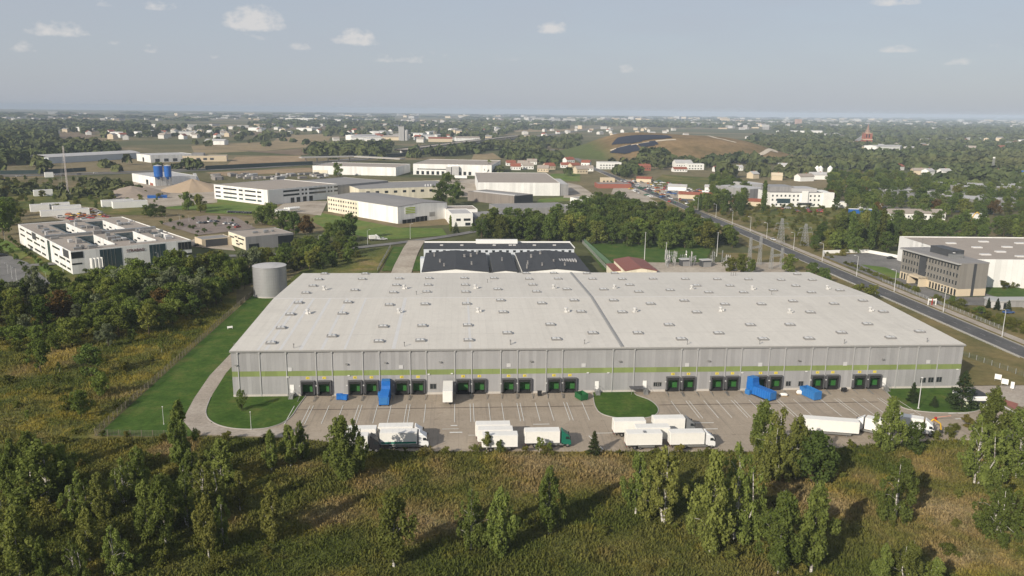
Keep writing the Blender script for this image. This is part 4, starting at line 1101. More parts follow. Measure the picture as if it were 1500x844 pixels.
for z in (2.0, 5.2, 8.4):
    for k in range(12): face(gsg, 'L', 48 + k * 3.2, 49.5 + k * 3.2, z, z + 1.3, M_glass if (k + int(z)) % 4 else M_steel, 'window', .16)
sg_ = face(gsg, 'F', 6, 15, 6.0, 10.6, M_white, 'sign', .12)
for k in range(4): MB().box(6.4 , -.16, 6.3 + k * 1.1, 14.6, -.12, 7.05 + k * 1.1).build('sign_stripe', M_signgreen, sg_)
face(gsg, 'F', 27, 32, 2.6, 5.6, M_steel, 'door', .1)
wl = thing('fence', 'black slatted fence below the green sign', 'fence', (-40, 533.2, 0), R(46))
MB().box(2, -2.2, 0, 14, -2.0, 2.6).box(14, -2.2, 0, 42, -2.0, 3.4).build('panel', M_black, wl)
for k in range(11): MB().box(2 + k * 4 - .08, -2.32, 0, 2 + k * 4 + .08, -2.2, 2.7 if k < 3 else 3.5).build('post', M_steel, wl)
bw = block('warehouse', 'low windowless grey brown warehouse tucked behind the dark trees', 'warehouse', 45.2, 636.6, 44, 23, 53, 8, M_brownclad, M_greyroof, parapet=.3)
face(bw, 'F', .2, 22.8, .1, 7.8, M_darkclad, 'panel_wall', .09)
MB().box(4, 3, 7.6, 7, 50, 8.4).build('roof_light', M_liteRoof, bw)
mwh = block('warehouse', 'plain white hall with a ribbed tan roof in front of the red roofed houses', 'warehouse', 18, 716.7, 0, 74.3, 118, 11.7, M_wpanel, M_tanroof, parapet=.3)
anx = block('annex', 'narrow pale annex at the end of the plain white hall', 'annex', 92.6, 717.5, 0, 7.5, 60, 10.5, M_greyclad, M_liteRoof, parapet=.2)
fa = block('warehouse', 'white warehouse with a broad grey brown roof by the motorway, left of its twin', 'warehouse', -70.7, 926, 78, 62, 100, 9.9, M_wpanel, M_tanroof, parapet=.3)
face(fa, 'L', 82, 99.5, .1, 5.0, M_cream, 'panel_wall', .4)
fb = block('warehouse', 'white distribution hall with a row of dark dock doors and a small grey entrance tower', 'warehouse', 39.5, 934, 80.5, 93, 93, 12.6, M_wpanel, M_tanroof, parapet=.3)
for u in (24, 30, 36, 56, 62, 68, 74, 80, 86): face(fb, 'L', u, u + 3.2, .4, 4.4, M_glass, 'dock_door', .12)
for a, c in ((52, 88),): face(fb, 'L', a, c, 6.2, 7.2, M_glass, 'ribbon_window', .1)
MB().box(-4.5, 38, 0, .1, 46, 10.5).box(-4.5, 47, 0, .1, 53, 9.8).build('entrance_tower', M_liteRoof, fb)
tr_ = thing('trailer', 'white trailer parked along the distribution hall near its entrance tower', 'trailer', (*G(675, 262.5)[:2], 0), R(-8))
MB().cbox((0, 0, 1.1), (14, 2.5, 2.8), 0, 0, .1).build('box_body', M_white, tr_); MB().wheel(-4, 0, .5, 2.4, n=12).wheel(-5.4, 0, .5, 2.4, n=12).wheel(4, 0, .5, 2.4, n=12).build('wheel', M_black, tr_)
# white villa-like offices by the trees
vo = block('office_building', 'white stepped office with a grey awning and a glazed corner, half hidden by trees', 'office', -4.0, 521, 8, 14, 26, 8.5, M_wwall, M_liteRoof, parapet=.3)
face(vo, 'F', 3, 6, 3.6, 5.2, M_glass, 'window', .07); face(vo, 'F', 8, 12.5, 3.6, 5.2, M_glass, 'window', .07); face(vo, 'F', 9, 12.5, .4, 2.4, M_glass, 'door', .07)
vo2 = block('annex', 'lower white wing with a grey roof behind the stepped office', 'annex', 11, 527, 8, 30, 30, 5.5, M_greyclad, M_greyroof, parapet=.25)
vo3 = block('office_building', 'white block with a tan roof behind the stepped office', 'office', -8, 552, 8, 22, 22, 7.4, M_wwall, M_tanroof, parapet=.3)
gw = block('hall', 'low grey hall with a long flat roof behind the dark wood', 'hall', 30, 575, 12, 55, 30, 5.5, M_greyclad, M_greyroof, parapet=.3)
wc = block('shed', 'white container-like shed half hidden above the dark wood', 'shed', 74, 590, 10, 22, 12, 5.2, M_wwall, M_liteRoof, parapet=.2)
p_ = G(846, 303); wb_ = block('house', 'cubic white house with three small square windows by the edge of the dark wood', 'house', p_.x, p_.y, 20, 14, 13, 6.5, M_wwall, M_greyroof, parapet=.3)
for u in (2, 6, 10): face(wb_, 'F', u, u + 1.6, 3.2, 4.6, M_glass, 'window', .08)
face(wb_, 'L', 4, 6, 3.2, 4.6, M_glass, 'window', .08)

# --- red roofed transformer building and the yard behind the warehouse
rr = thing('transformer_house', 'cream transformer house with a shallow red sheet roof behind the long warehouse', 'building', (74.5, 343, 0))
MB().extr([(0, 0), (14, 0), (14, 5.8), (7, 7.0), (0, 5.8)], 0, 27).build('wall', M_cream, rr)
MB().extr([(-.4, 5.8), (7, 7.1), (14.4, 5.8), (14.4, 6.1), (7, 7.4), (-.4, 6.1)], -.3, 27.3).build('roof', M_redmetal, rr)
MB().extr([(-3.5, 0), (0, 0), (0, 3.9), (-3.5, 3.6)], 10, 27).build('side_wing', M_cream, rr); MB().extr([(-3.8, 3.65), (-.003, 3.95), (-.003, 4.2), (-3.8, 3.9)], 9.8, 27.2).build('side_roof', M_redmetal, rr)

# --- grey office across the road
of = thing('office_building', 'four storey grey office with regular windows, a sand coloured base and a glazed rooftop storey', 'office', (210.2, 313.5, 0), R(5))
OX, OY, OH = 13.0, 39.0, 14.4
of['_L'] = (OX, OY, OH)
MB().box(0, 0, 3.6, OX, OY, OH).build('wall', M_officeclad, of)
MB().box(-.03, -.03, 0, OX + .03, OY + .03, 3.603).build('base_wall', M_sandwall, of)
MB().box(-1.3, -.1, OH + .003, OX + .1, OY + .1, OH + .45).build('roof', M_greyroof, of)
M_slab = plain('pale_eave', (0.36, 0.36, 0.35), 0.6, .08, .4)
MB().box(-1.5, -.15, OH - .35, -.05, OY + .15, OH + .2).build('eave', M_slab, of)
for fl_ in range(3):
    z = 5.0 + fl_ * 3.2
    for k in range(19):
        u = 1.2 + k * 1.98
        if 21.5 < u < 26.2: continue
        face(of, 'L', u, u + .95, z, z + 1.9, M_steel, 'window', .07, pane=M_glass)
for k in range(19):
    u = 1.2 + k * 1.98
    if 19 < u < 28: continue
    face(of, 'L', u, u + 1.05, .5, 3.2, M_glass, 'ground_window', .09)
face(of, 'L', 21.6, 26.2, 3.6, 14.0, M_darkclad, 'glazing', .25)
face(of, 'F', 6.0, 7.3, 0.1, 14.3, M_darkclad, 'glazing', .12)
MB().box(-3.6, 19.6, 0, -.05, 20.8, 4.6).box(-3.6, 27.4, 0, -.05, 28.6, 4.6).box(-3.6, 19.6, 3.8, -.05, 28.6, 4.603).build('porch', M_sandwall, of)
MB().box(-.35, 21, .1, -.2, 27, 3.5).build('door', M_glass, of)
MB().box(5, 13, OH + .45, 11, 27, OH + 3.4).build('rooftop_storey', M_darkclad, of)
MB().box(3.5, 10.5, OH + .45, 9, 13, OH + 2.0).build('roof_unit', M_steel, of)
MB().lathe([(.55, OH + 2.6), (.55, OH + 2.75)], (5.0, 11.5), 14).build('dish', M_white, of)
an_ = MB().tube((6, 34, OH), (6, 34, OH + 5.5), .08)
for k in range(4): an_.tube((5.4, 34, OH + 2 + k), (6.6, 34, OH + 2 + k), .05)
an_.build('antenna', M_steel, of)
MB().box(-1.2, -.9, 0, OX, -.1, .5).box(-1.6, -.9, 0, -.8, 18, .5).build('planter', plain('low_hedge', (0.022, 0.04, 0.012), .9, .4, 3), of)
rw = block('warehouse', 'large pale warehouse with a brown gravel roof and skylights behind the grey office', 'warehouse', 227.5, 332, -3, 130, 66, 13, M_wpanel, M_tanroof, parapet=.5)
for u, v in ((14, 14), (28, 10), (22, 34), (38, 36), (50, 28), (16, 46), (36, 52), (52, 48), (44, 14), (60, 12), (26, 22)):
    rooftop(rw, u, v, 4.5, 2.2, .6, M_patch, 'skylight', z=12.5)
mb = MB().box(0, 0, 0, 2.8, .1, .45).box(0, .0, .55, 2.8, .1, 1.0).box(0, .0, 1.15, 1.6, .1, 2.0).build('sign', M_blue, rw, (1.2, -.12, 10.2))
rb = block('warehouse', 'pale grey hall with a small blue sign at the edge of the road', 'warehouse', 226.0, 271, -3, 60, 22, 10.5, M_wpanel, M_liteRoof, parapet=.3)
MB().box(-.14, 14, 7.3, -.02, 19.5, 8.6).build('sign', M_blue, rb)
gh = thing('gatehouse', 'small pale rounded gatehouse in front of the grey office', 'gatehouse', (216, 297, 0))
MB().lathe([(4.2, 0), (4.2, 3.0)], (0, 0), 24).build('wall', M_liteRoof, gh); MB().lathe([(4.6, 3.003), (4.6, 3.35)], (0, 0), 24).box(3, -2, 3.01, 14, 3.5, 3.36).build('roof', M_slab, gh)
MB().box(4, -1.5, 0, 13, 3, 3.0).build('side_wall', M_greyclad, gh)
for a in (200, 240, 280): MB().box(-.6, -.06, .3, .6, .1, 2.6).build('window', M_glass, gh, (4.22 * math.cos(R(a)), 4.22 * math.sin(R(a)), 0), R(a + 90))
# porter's lodge of the warehouse
p_ = G(1432, 598)
lg = thing('porter_lodge', 'small pale green and white porter lodge with a black roof at the yard gate', 'gatehouse', (p_.x, p_.y, 0))
MB().cbox((0, 3.0, 0), (6.8, 5.6, 2.0), 0, 0, .9).build('wall', plain('pale_green_wall', (.44, .47, .33), .6, .05, .4), lg)
MB().cbox((0, 3.0, 2.003), (7.2, 6.0, 1.1), 0, 0, .3).build('fascia', M_white, lg)
MB().cbox((0, 3.0, 3.106), (6.4, 5.2, .12), 0, 0, .04).build('roof', M_darkroof, lg)
MB().cbox((-.6, 3.2, 3.23), (1.0, .8, .6), 0, 0, .05).build('roof_unit', M_white, lg)
MB().box(-2.4, .12, .9, 2.4, .19, 1.9).build('window', M_glass, lg)

# --- long white institution beyond the rough meadow
ins = thing('office_building', 'long three storey white building with rows of small windows and a grey upper roof', 'office', (*G(1127, 303)[:2], 0), R(-2))
ins['_L'] = (44, 30, 13.2)
MB().box(0, 0, 0, 44, 30, 11.6).build('wall', M_wwall, ins); MB().box(44, -3, 0, 52, 22, 12.2).build('end_wing', M_wwall, ins)
MB().box(.3, .3, 11.603, 43.7, 30, 11.9).build('roof', M_greyroof, ins)
MB().box(2, 8, 11.9, 22, 29, 16.0).build('upper_storey', M_greyclad, ins); MB().box(20, 6, 11.9, 41, 29, 14.6).build('upper_storey', M_liteRoof, ins)
MB().box(26, -1.5, 0, 31, .05, 13.2).build('stair_tower', M_wwall, ins)
for z in (1.2, 5.0, 8.4):
    for k in range(12):
        u = 1.5 + k * 3.5
        if 25 < u < 31: continue
        if z == 5.0 and 5 < u < 18: continue
        face(ins, 'F', u, u + 1.3, z, z + 1.5, M_glass, 'window', .07)
face(ins, 'F', 6, 17, 3.0, 6.8, M_teal, 'glazing', .1)
MB().box(23, -4, 3.2, 34, -.05, 3.7).build('canopy', M_darkclad, ins)
inb = block('hall', 'weathered grey hall behind the long white building', 'hall', *G(1097, 296)[:2], 30, 26, 40, 11, M_greyclad, M_liteRoof, parapet=.2)

# --- sheds to the left, beyond the motorway
lh = thing('hall', 'long pale blue shed with a vaulted white roof beyond the motorway', 'hall', (*G(72, 240)[:2], 0), R(62))
MB().box(0, 0, 0, 145, 40, 8).build('wall', plain('pale_blue_sheet', (.44, .47, .49), .5, .08, .1), lh); MB().extx([(-.3, 8), (10, 10), (20, 10.8), (30, 10), (40.3, 8), (40.3, 8.3), (30, 10.4), (20, 11.2), (10, 10.4), (-.3, 8.3)], -.3, 145.3).build('roof', M_liteRoof, lh)
wbh = block('hall', 'small white hall with a flat pale roof next to a half built grey block', 'hall', *G(221, 238.5)[:2], 40, 62, 52, 10, M_wpanel, M_liteRoof, parapet=.3)
face(wbh, 'L', 24, 30, .2, 6, M_glass, 'door', .1)
for k in range(3): face(wbh, 'F', 6 + k * 12, 12 + k * 12, 1, 5, M_darkclad, 'opening', .1)
hb = block('building', 'half built grey block with dark openings beside the small white hall', 'building', *G(243, 237)[:2], 12, 80, 26, 8, M_sandwall, M_tanroof, parapet=.3)
hb2 = block('building', 'taller dark grey end of the half built block', 'building', *G(281, 236.5)[:2], 12, 16, 24, 11, M_greyclad, M_greyroof, parapet=.3)
for k in range(7): face(hb, 'F', 4 + k * 9, 9 + k * 9, 2, 5, M_darkclad, 'opening', .1)

# --- concrete works: white shed, blue silos, conveyor, heaps
cw = block('hall', 'white shed of the concrete works with a sloping conveyor and dark doors', 'hall', *G(228, 273)[:2], 40, 40, 62, 8.5, M_wpanel, M_liteRoof, parapet=.2)
face(cw, 'L', 18, 24, .2, 5, M_glass, 'door', .1); face(cw, 'L', 6, 14, .2, 2.5, M_brick, 'door', .1)
MB().extx([(0, 0), (10, 9), (10, 10), (0, 1.2)], 41, 44).build('conveyor', M_liteRoof, cw)
for k, (px, py) in enumerate(((233.5, 273), (247.5, 273))):
    q = G(px, py); si = thing('silo', ('wider blue silo of the concrete works, on white legs', 'narrower blue silo of the concrete works, beside the wider one')[k], 'silo', (q.x, q.y, 0))
    r = (4.0, 3.2)[k]
    MB().lathe([(.6, 6.5), (r, 9.5), (r, 19.0), (r + .1, 19.05), (r + .1, 19.6)], n=20).build('tank', M_blue, si)
    MB().lathe([(r + .15, 19.6), (.3, 20.6)], n=20).build('roof', M_liteRoof, si)
    for a in range(4):
        c_, s_ = math.cos(PI / 4 + a * PI / 2) * r * .85, math.sin(PI / 4 + a * PI / 2) * r * .85
        MB().tube((c_, s_, 0), (c_, s_, 10), .28).build('leg', M_steel, si)
def heap(name, label, x, y, r, h, col, seed, sx=1.0):
    rng = random.Random(seed); mb = MB(); n, m_ = 40, 10
    vs = []; fs = []
    ph = [rng.uniform(0, 6.28) for _ in range(5)]
    for j in range(m_ + 1):
        k = j / m_
        for i in range(n):
            a = 2 * PI * i / n
            q = 1 + .05 * math.sin(3 * a + ph[0]) + .04 * math.sin(7 * a + ph[1]) + .03 * math.sin(15 * a + ph[2]) * k
            rad = r * (1 - k) * q
            z = h * (k ** 0.92) * (1 + .03 * math.sin(5 * a + ph[3])) if k < 1 else h
            vs.append((rad * math.cos(a) * sx, rad * math.sin(a), z - .05))
    for j in range(m_):
        for i in range(n): fs.append((j * n + i, j * n + (i + 1) % n, (j + 1) * n + (i + 1) % n, (j + 1) * n + i))
    mb.add(vs, fs); o = mb.build(name, col, None, (x, y, 0)); tag(o, label, 'heap'); return o
M_sand = plain('sand', (.37, .28, .19), .95, .16, .08); M_rubble = plain('rubble', (.29, .235, .185), .95, .25, .25)
q = G(275, 281); heap('sand_heap', 'tall cone shaped sand heap with raked flanks beside the blue silos', q.x, q.y + 14, 27, 10.5, M_sand, 1, 1.1)
q = G(185, 288); heap('rubble_heap', 'low uneven rubble heap at the left end of the concrete works', q.x, q.y + 12, 30, 8, M_rubble, 2, 1.0)
q = G(207, 282); heap('rubble_heap', 'small grey rubble heap between the big heap and the white shed', q.x, q.y + 8, 14, 5, M_rubble, 4)
# ------------------------------------------------------------------ vehicles and gear in the yard
M_tyre = plain('tyre', (0.015, 0.015, 0.016), 0.85, .2, 2)
M_rim = plain('wheel_rim', (0.36, 0.36, 0.36), 0.35, .1, 3, .7)
M_chassis = plain('chassis', (0.03, 0.03, 0.032), 0.6, .2, 1)
M_boxwhite = plain('box_white', (0.74, 0.72, 0.67), 0.42, .08, .3, dirt=.12)
M_cabwhite = plain('cab_white', (0.72, 0.72, 0.71), 0.35, .04, .6)
M_cabgreen = plain('cab_green', (0.012, 0.13, 0.085), 0.35, .08, .6)
M_cabgrey = plain('cab_grey', (0.18, 0.185, 0.19), 0.35, .08, .6)
M_cabblack = plain('cab_black', (0.02, 0.02, 0.022), 0.35, .08, .6)
M_stripe = plain('teal_stripe', (0.012, 0.16, 0.11), 0.45, .08, .6)
M_red = plain('lamp_red', (0.35, 0.02, 0.015), 0.3, .05, 2)
M_headl = plain('lamp_glass', (0.55, 0.55, 0.52), 0.15, .05, 2, 0, .6)
M_bluebin = plain('container_blue', (0.012, 0.125, 0.42), 0.5, .2, .5, dirt=.45)
M_bluebin2 = plain('skip_blue', (0.030, 0.155, 0.40), 0.5, .12, .5, dirt=.3)
M_bluerib = plain('container_rib', (0.03, 0.17, 0.47), .5, .15, 1)
M_greenbin = plain('container_green', (0.018, 0.105, 0.035), 0.5, .15, .5, dirt=.2)
M_tarp = plain('roof_tarp', (0.70, 0.69, 0.66), 0.6, .05, .3)

def wheel_pair(t, x, y0=1.02, r=0.5, wd=0.3):
    for s in (-1, 1):
        wv = MB().wheel(0, 0, r, wd).build('wheel', M_tyre, t, (x, s * y0, 0))
        MB().tube((0, s * (wd / 2 - .02), r), (0, s * (wd / 2 + .03), r), r * .55, r * .5, 12).build('rim', M_rim, wv)
def body(t, x0, x1, z0=1.12, z1=3.95, mat=None, stripe=None, wd=2.52, ribs=True, name='box_body'):
    o = MB().rprism([(x0, -wd / 2), (x1, -wd / 2), (x1, wd / 2), (x0, wd / 2)], z0, z1, .06).build(name, mat or M_boxwhite, t)
    f = MB()
    for z in (z0 + .02, z1 - .14): f.box(x0 + .06, -wd / 2 - .02, z, x1 - .06, wd / 2 + .02, z + .12)
    for x in (x0 + .08, x1 - .2): f.box(x, -wd / 2 - .025, z0 + .14, x + .12, wd / 2 + .025, z1 - .14)
    f.build('body_frame', M_tarp, o)
    if ribs:
        n = int((x1 - x0) / 1.25)
        q = MB()
        for k in range(1, n):
            x = x0 + k * (x1 - x0) / n; q.box(x - .025, -wd / 2 - .012, z0 + .15, x + .025, wd / 2 + .012, z1 - .15)
        for k in range(1, n): q.box(x0 + k * (x1 - x0) / n - .03, -wd / 2 + .1, z1 - .01, x0 + k * (x1 - x0) / n + .03, wd / 2 - .1, z1 + .022)
        q.build('panel_joint', M_tarp, o)
    if stripe: MB().box(x0 + .21, -wd / 2 - .03, z0 + .15, x1 - .21, wd / 2 + .03, z0 + .62).build('stripe', stripe, o)
    d = MB().box(x0 - .05, -wd / 2 + .08, z0 + .1, x0 + .02, -.02, z1 - .12).box(x0 - .05, .02, z0 + .1, x0 + .02, wd / 2 - .08, z1 - .12)
    for y in (-.9, -.35, .35, .9): d.tube((x0 - .09, y, z0 + .15), (x0 - .09, y, z1 - .2), .025)
    d.build('rear_door', M_boxwhite if mat is None else mat, o)
    return o
def chassis(t, x0, x1, z=.85):
    MB().box(x0, -.55, z - .12, x1, -.35, z + .24).box(x0, .35, z - .12, x1, .55, z + .24).box(x0 + .2, -1.15, z + .12, x1 - .2, 1.15, z + .24).box(x0 - .02, -1.15, .5, x0 + .1, 1.15, .64).build('chassis', M_chassis, t)
    for s in (-1, 1): MB().box(x0 - .05, s * 1.0 - .16, .72, x0, s * 1.0 + .16, .88).build('tail_light', M_red, t)
    MB().box(x0 + 2.6, -1.2, .5, x1 - 1.5, -1.15, .95).box(x0 + 2.6, 1.15, .5, x1 - 1.5, 1.2, .95).build('side_guard', M_steel, t)
def cab(t, x, mat, h=3.45, wd=2.4, spoiler=True):
    """cab-over tractor: nose towards +x; x is the back of the cab"""
    prof = [(x, .75), (x, h), (x + 1.0, h), (x + 1.72, h - .5), (x + 2.12, 1.85), (x + 2.2, 1.1), (x + 2.18, .55), (x + 1.95, .45), (x + 1.65, .75)]
    o = MB().extr(prof, -wd / 2, wd / 2).build('cab', mat, t)
    MB().add([(x + 1.80, -1.08, h - .58), (x + 1.80, 1.08, h - .58), (x + 2.145, 1.1, 1.95), (x + 2.145, -1.1, 1.95)], [(0, 3, 2, 1)]).build('windscreen', M_glass, o)
    for s in (-1, 1):
        y = s * (wd / 2 + .006)
        MB().add([(x + .95, y, 1.95), (x + 1.95, y, 1.9), (x + 1.62, y, h - .7), (x + .95, y, h - .7)], [(0, 1, 2, 3) if s < 0 else (3, 2, 1, 0)]).build('side_window', M_glass, o)
        MB().box(x + 1.85, s * (wd / 2 + .06), 1.9, x + 2.05, s * (wd / 2 + .3), 2.75).build('mirror', M_chassis, o)
        MB().box(x + 2.16, s * .8 - .2, .75, x + 2.23, s * .8 + .2, .95).build('headlight', M_headl, o)
    MB().box(x + 2.0, -wd / 2 - .01, .38, x + 2.26, wd / 2 + .01, .72).build('bumper', M_chassis, o)
    MB().box(x + 2.155, -.85, 1.05, x + 2.21, .85, 1.6).build('grille', M_chassis, o)
    if spoiler: MB().extr([(x + .05, h - .002), (x + .05, h + .55), (x + .25, h + .6), (x + 1.0, h - .002)], -1.05, 1.05).build('roof_spoiler', mat, o)
    return o
def rigid_truck(label, x, y, rot, Lb, cmat, stripe=None, group=None, z1=3.95, h=3.3):
    t = thing('box_truck', label, 'truck', (x, y, YZ), rot, group)
    body(t, 0, Lb, stripe=stripe, z1=z1); chassis(t, .1, Lb + 2.3); cab(t, Lb + .35, cmat, h)
    wheel_pair(t, Lb * .28); wheel_pair(t, Lb * .28 + 1.3) if Lb > 7.4 else None
    wheel_pair(t, Lb + 1.75)
    return t
def trailer(label, x, y, rot, Lb, group=None, z1=3.95, mat=None, name='box_trailer'):
    t = thing(name, label, 'trailer', (x, y, YZ), rot, group)
    body(t, 0, Lb, z1=z1, mat=mat); chassis(t, .1, Lb - .2)
    for k in range(3 if Lb > 11 else 2): wheel_pair(t, 1.9 + k * 1.31, r=.48)
    for s in (-1, 1): MB().tube((Lb - 2.6, s * .8, 0), (Lb - 2.6, s * .8, 1.05), .07).cbox((Lb - 2.6, s * .8, 0), (.3, .3, .06)).build('landing_leg', M_steel, t)
    return t
def gx(px, py): p = G(px, py); return p.x, p.y
def front_edge(pxl, pyb):   # rear lower corner of a box seen at a photo pixel -> origin on its centre line
    p = G(pxl, pyb); return p.x, p.y + 1.26
Pq = []
x, y = front_edge(557, 659); rigid_truck('white box truck with a teal stripe along its side and a white cab', x, y, 0, 8.3, M_cabwhite, M_stripe)
rigid_truck('plain white box truck parked just behind the one with the teal stripe', x - .7, y + 3.4, 0, 7.9, M_cabwhite)
x, y = front_edge(500, 664); rigid_truck('white box truck with a black cab, partly behind the tallest birch by the yard', x - 1.0, y - .3, 0, 7.0, M_cabblack)
trailer('white box trailer behind the truck with the black cab', x - .6, y + 3.7, 0, 8.0)
x, y = front_edge(706.5, 663); trailer('white box trailer, nearest of the stepped row of three without cabs', x, y, 0, 8.0)
trailer('white box trailer, middle one of the stepped row of three without cabs', x - .9, y + 3.1, 0, 8.0)
trailer('white box trailer, the one nearest the docks in the stepped row of three without cabs', x - 1.3, y + 6.2, 0, 8.0)
x, y = front_edge(769, 657); rigid_truck('white box truck with a dark green cab standing alone beside the row of three trailers', x, y, 0, 8.0, M_cabgreen)
x, y = front_edge(899, 641); trailer('cream white box trailer nearest the oval grass patch in the yard', x, y, 0, 7.6)
x, y = front_edge(957, 637); rigid_truck('white box truck with a grey cab, next to the cream white box trailer', x, y, 0, 7.6, M_cabgrey)
x, y = front_edge(931, 651); trailer('white box trailer in the middle of the group below the oval grass patch', x, y, 0, 8.0)
x, y = front_edge(917.5, 660); trailer('white box trailer with a grey hatch on its roof, nearest the meadow in its group', x, y, 0, 8.2)
MB().box(3.9, -.9, 3.975, 4.6, .2, 4.05).build('roof_hatch', M_cabgrey, bpy.data.objects[[o.name for o in bpy.data.objects if o.get('label', '').startswith('white box trailer with a grey hatch')][0]])
x, y = front_edge(981, 659); rigid_truck('white box truck at the meadow edge beside the trailer with the roof hatch', x, y, 0, 8.0, M_cabwhite)
# to the right, behind the trees
x, y = gx(1178, 636); trailer('long white semi-trailer behind the big birches at the far end of the yard', x, y + 1, R(-14), 12.5)
x, y = gx(1258, 644); tr = rigid_truck('white truck parked at a slant next to the long semi-trailer, nose towards the docks', x + 8.0, y + .8, R(140), 5.6, M_cabwhite)
x, y = gx(1312, 634); rigid_truck('white truck with pale blue roof panels partly behind a birch', x, y + 2.6, R(-32), 7.0, M_cabwhite)
x, y = gx(1331, 636); 
# yellow digger beside it
dg = thing('digger', 'yellow wheeled digger with a folded arm beside the white truck at the meadow edge', 'digger', (*gx(1347, 632), YZ), R(-20))
M_dig = plain('digger_yellow', (.55, .33, .02), .5, .1, 1)
MB().cbox((0, 0, .8), (3.4, 2.2, .5), 0, 0, .08).cbox((-.9, 0, 1.3), (1.5, 2.0, 1.1), 0, 0, .12).build('body', M_dig, dg)
cb_ = MB().cbox((.35, .35, 1.3), (1.3, 1.2, 1.6), 0, 0, .1).build('cab', M_dig, dg); MB().cbox((.37, .35, 1.75), (1.34, 1.24, .8), 0).build('window', M_glass, cb_)
MB().path([(1.0, -.5, 1.6), (2.6, -.5, 3.6), (4.2, -.5, 2.6), (4.5, -.5, 1.0)], .17, 6).build('arm', M_dig, dg); MB().cbox((4.5, -.5, .5), (.7, .9, .6), 0, 0, .08).build('bucket', M_chassis, dg)
for xx in (-1.2, 1.2): wheel_pair(dg, xx, .95, .5, .35)
# trailer docked at the building
xc = wx(656.5, 580); trailer('white trailer backed onto a dock between two pairs of open dock doors', xc, WY0 - .9, R(-90), 8.4, z1=4.1)

# blue waste compactors
def compactor(label, x, y, rot, L=6.2):
    t = thing('waste_compactor', label, 'compactor', (x, y, YZ), rot)
    h = MB().extr([(0, .2), (2.6, .2), (2.6, 2.4), (2.2, 3.4), (2.2, 4.6), (0.1, 4.6), (.1, 3.2), (0, 3.0)], -1.15, 1.15).build('hopper', M_bluebin, t)
    MB().box(.2, -1.05, 4.61, 2.1, 1.05, 4.68).build('lid', M_bluebin2, h)
    bd = MB().rprism([(2.7, -1.2), (2.7 + L, -1.2), (2.7 + L, 1.2), (2.7, 1.2)], .3, 2.55, .12).build('container', M_bluebin, t)
    q = MB()
    n = 7
    for k in range(n + 1):
        x_ = 2.8 + k * (L - .2) / n; q.box(x_ - .06, -1.28, .35, x_ + .06, 1.28, 2.45)
    for k in range(n + 1):
        x_ = 2.8 + k * (L - .2) / n; q.box(x_ - .06, -1.1, 2.5, x_ + .06, 1.1, 2.62)
    q.build('rib', M_bluerib, bd)
    MB().box(2.7 + L, -1.0, .5, 2.75 + L, 1.0, 2.35).build('end_door', M_bluebin2, bd)
    MB().box(.2, -1.3, 0, 2.6 + L, -1.0, .2).box(.2, 1.0, 0, 2.6 + L, 1.3, .2).build('skid', M_chassis, t)
    MB().cbox((1.3, -1.7, 0), (1.6, .9, 1.3), 0, 0, .08).build('power_pack', M_bluebin2, t)
    return t
compactor('tall bright blue waste compactor square to the wall, left of the white docked trailer', wx(566.5, 575), WY0 - .2, R(-90), 5.6)
compactor('bright blue waste compactor standing askew to the wall, near the open blue skip', wx(1095, 570), WY0 - 1.1, R(-64), 5.8)
def skip(label, name, x, y, rot, L, W_, H_, mat):
    t = thing(name, label, 'skip', (x, y, YZ), rot); mb = MB()
    a, b_ = (L / 2, W_ / 2), (L / 2 - .08, W_ / 2 - .08)
    o = [(-a[0], -a[1]), (a[0], -a[1]), (a[0], a[1]), (-a[0], a[1])]; i = [(-b_[0], -b_[1]), (b_[0], -b_[1]), (b_[0], b_[1]), (-b_[0], b_[1])]
    vs = [(x_, y_, .15) for x_, y_ in o] + [(x_, y_, H_) for x_, y_ in o] + [(x_, y_, H_) for x_, y_ in i] + [(x_, y_, .3) for x_, y_ in i]
    fs = [(12, 13, 14, 15), (3, 2, 1, 0)]
    for k in range(4):
        j = (k + 1) % 4; fs += [(k, j, 4 + j, 4 + k), (4 + k, 4 + j, 8 + j, 8 + k), (8 + k, 8 + j, 12 + j, 12 + k)]
    mb.add(vs, fs); mb.build('tub', mat, t); MB().box(-L / 2 + .09, -W_ / 2 + .09, .301, L / 2 - .09, W_ / 2 - .09, .55).build('shade_slab', M_chassis, t)  # dark slab added on the floor so the open tub looks shaded inside
    q = MB()
    n = max(3, int(L / .8))
    for k in range(n + 1):
        x_ = -L / 2 + .05 + k * (L - .1) / n; q.box(x_ - .05, -W_ / 2 - .08, .2, x_ + .05, -W_ / 2, H_ - .05).box(x_ - .05, W_ / 2, .2, x_ + .05, W_ / 2 + .08, H_ - .05)
    q.build('rib', mat, t)
    r_ = MB().box(-L / 2 - .07, -W_ / 2 - .1, H_ - .12, L / 2 + .07, -W_ / 2 - .002, H_ + .04).box(-L / 2 - .07, W_ / 2 + .002, H_ - .12, L / 2 + .07, W_ / 2 + .1, H_ + .04)
    r_.build('rim', mat, t)
    MB().box(-L / 2, -.9, 0, L / 2, -.7, .149).box(-L / 2, .7, 0, L / 2, .9, .149).build('skid', M_chassis, t)
    return t
q = G(1193, 585); skip('open pale blue skip with ribbed sides near the docks', 'skip', q.x - .5, q.y + 1.6, R(-72), 5.6, 2.4, 2.3, M_bluebin2)
q = G(852, 586); skip('open green skip beside the white door with steps', 'skip', q.x, q.y + .6, R(-66), 2.9, 2.2, 1.7, M_greenbin)
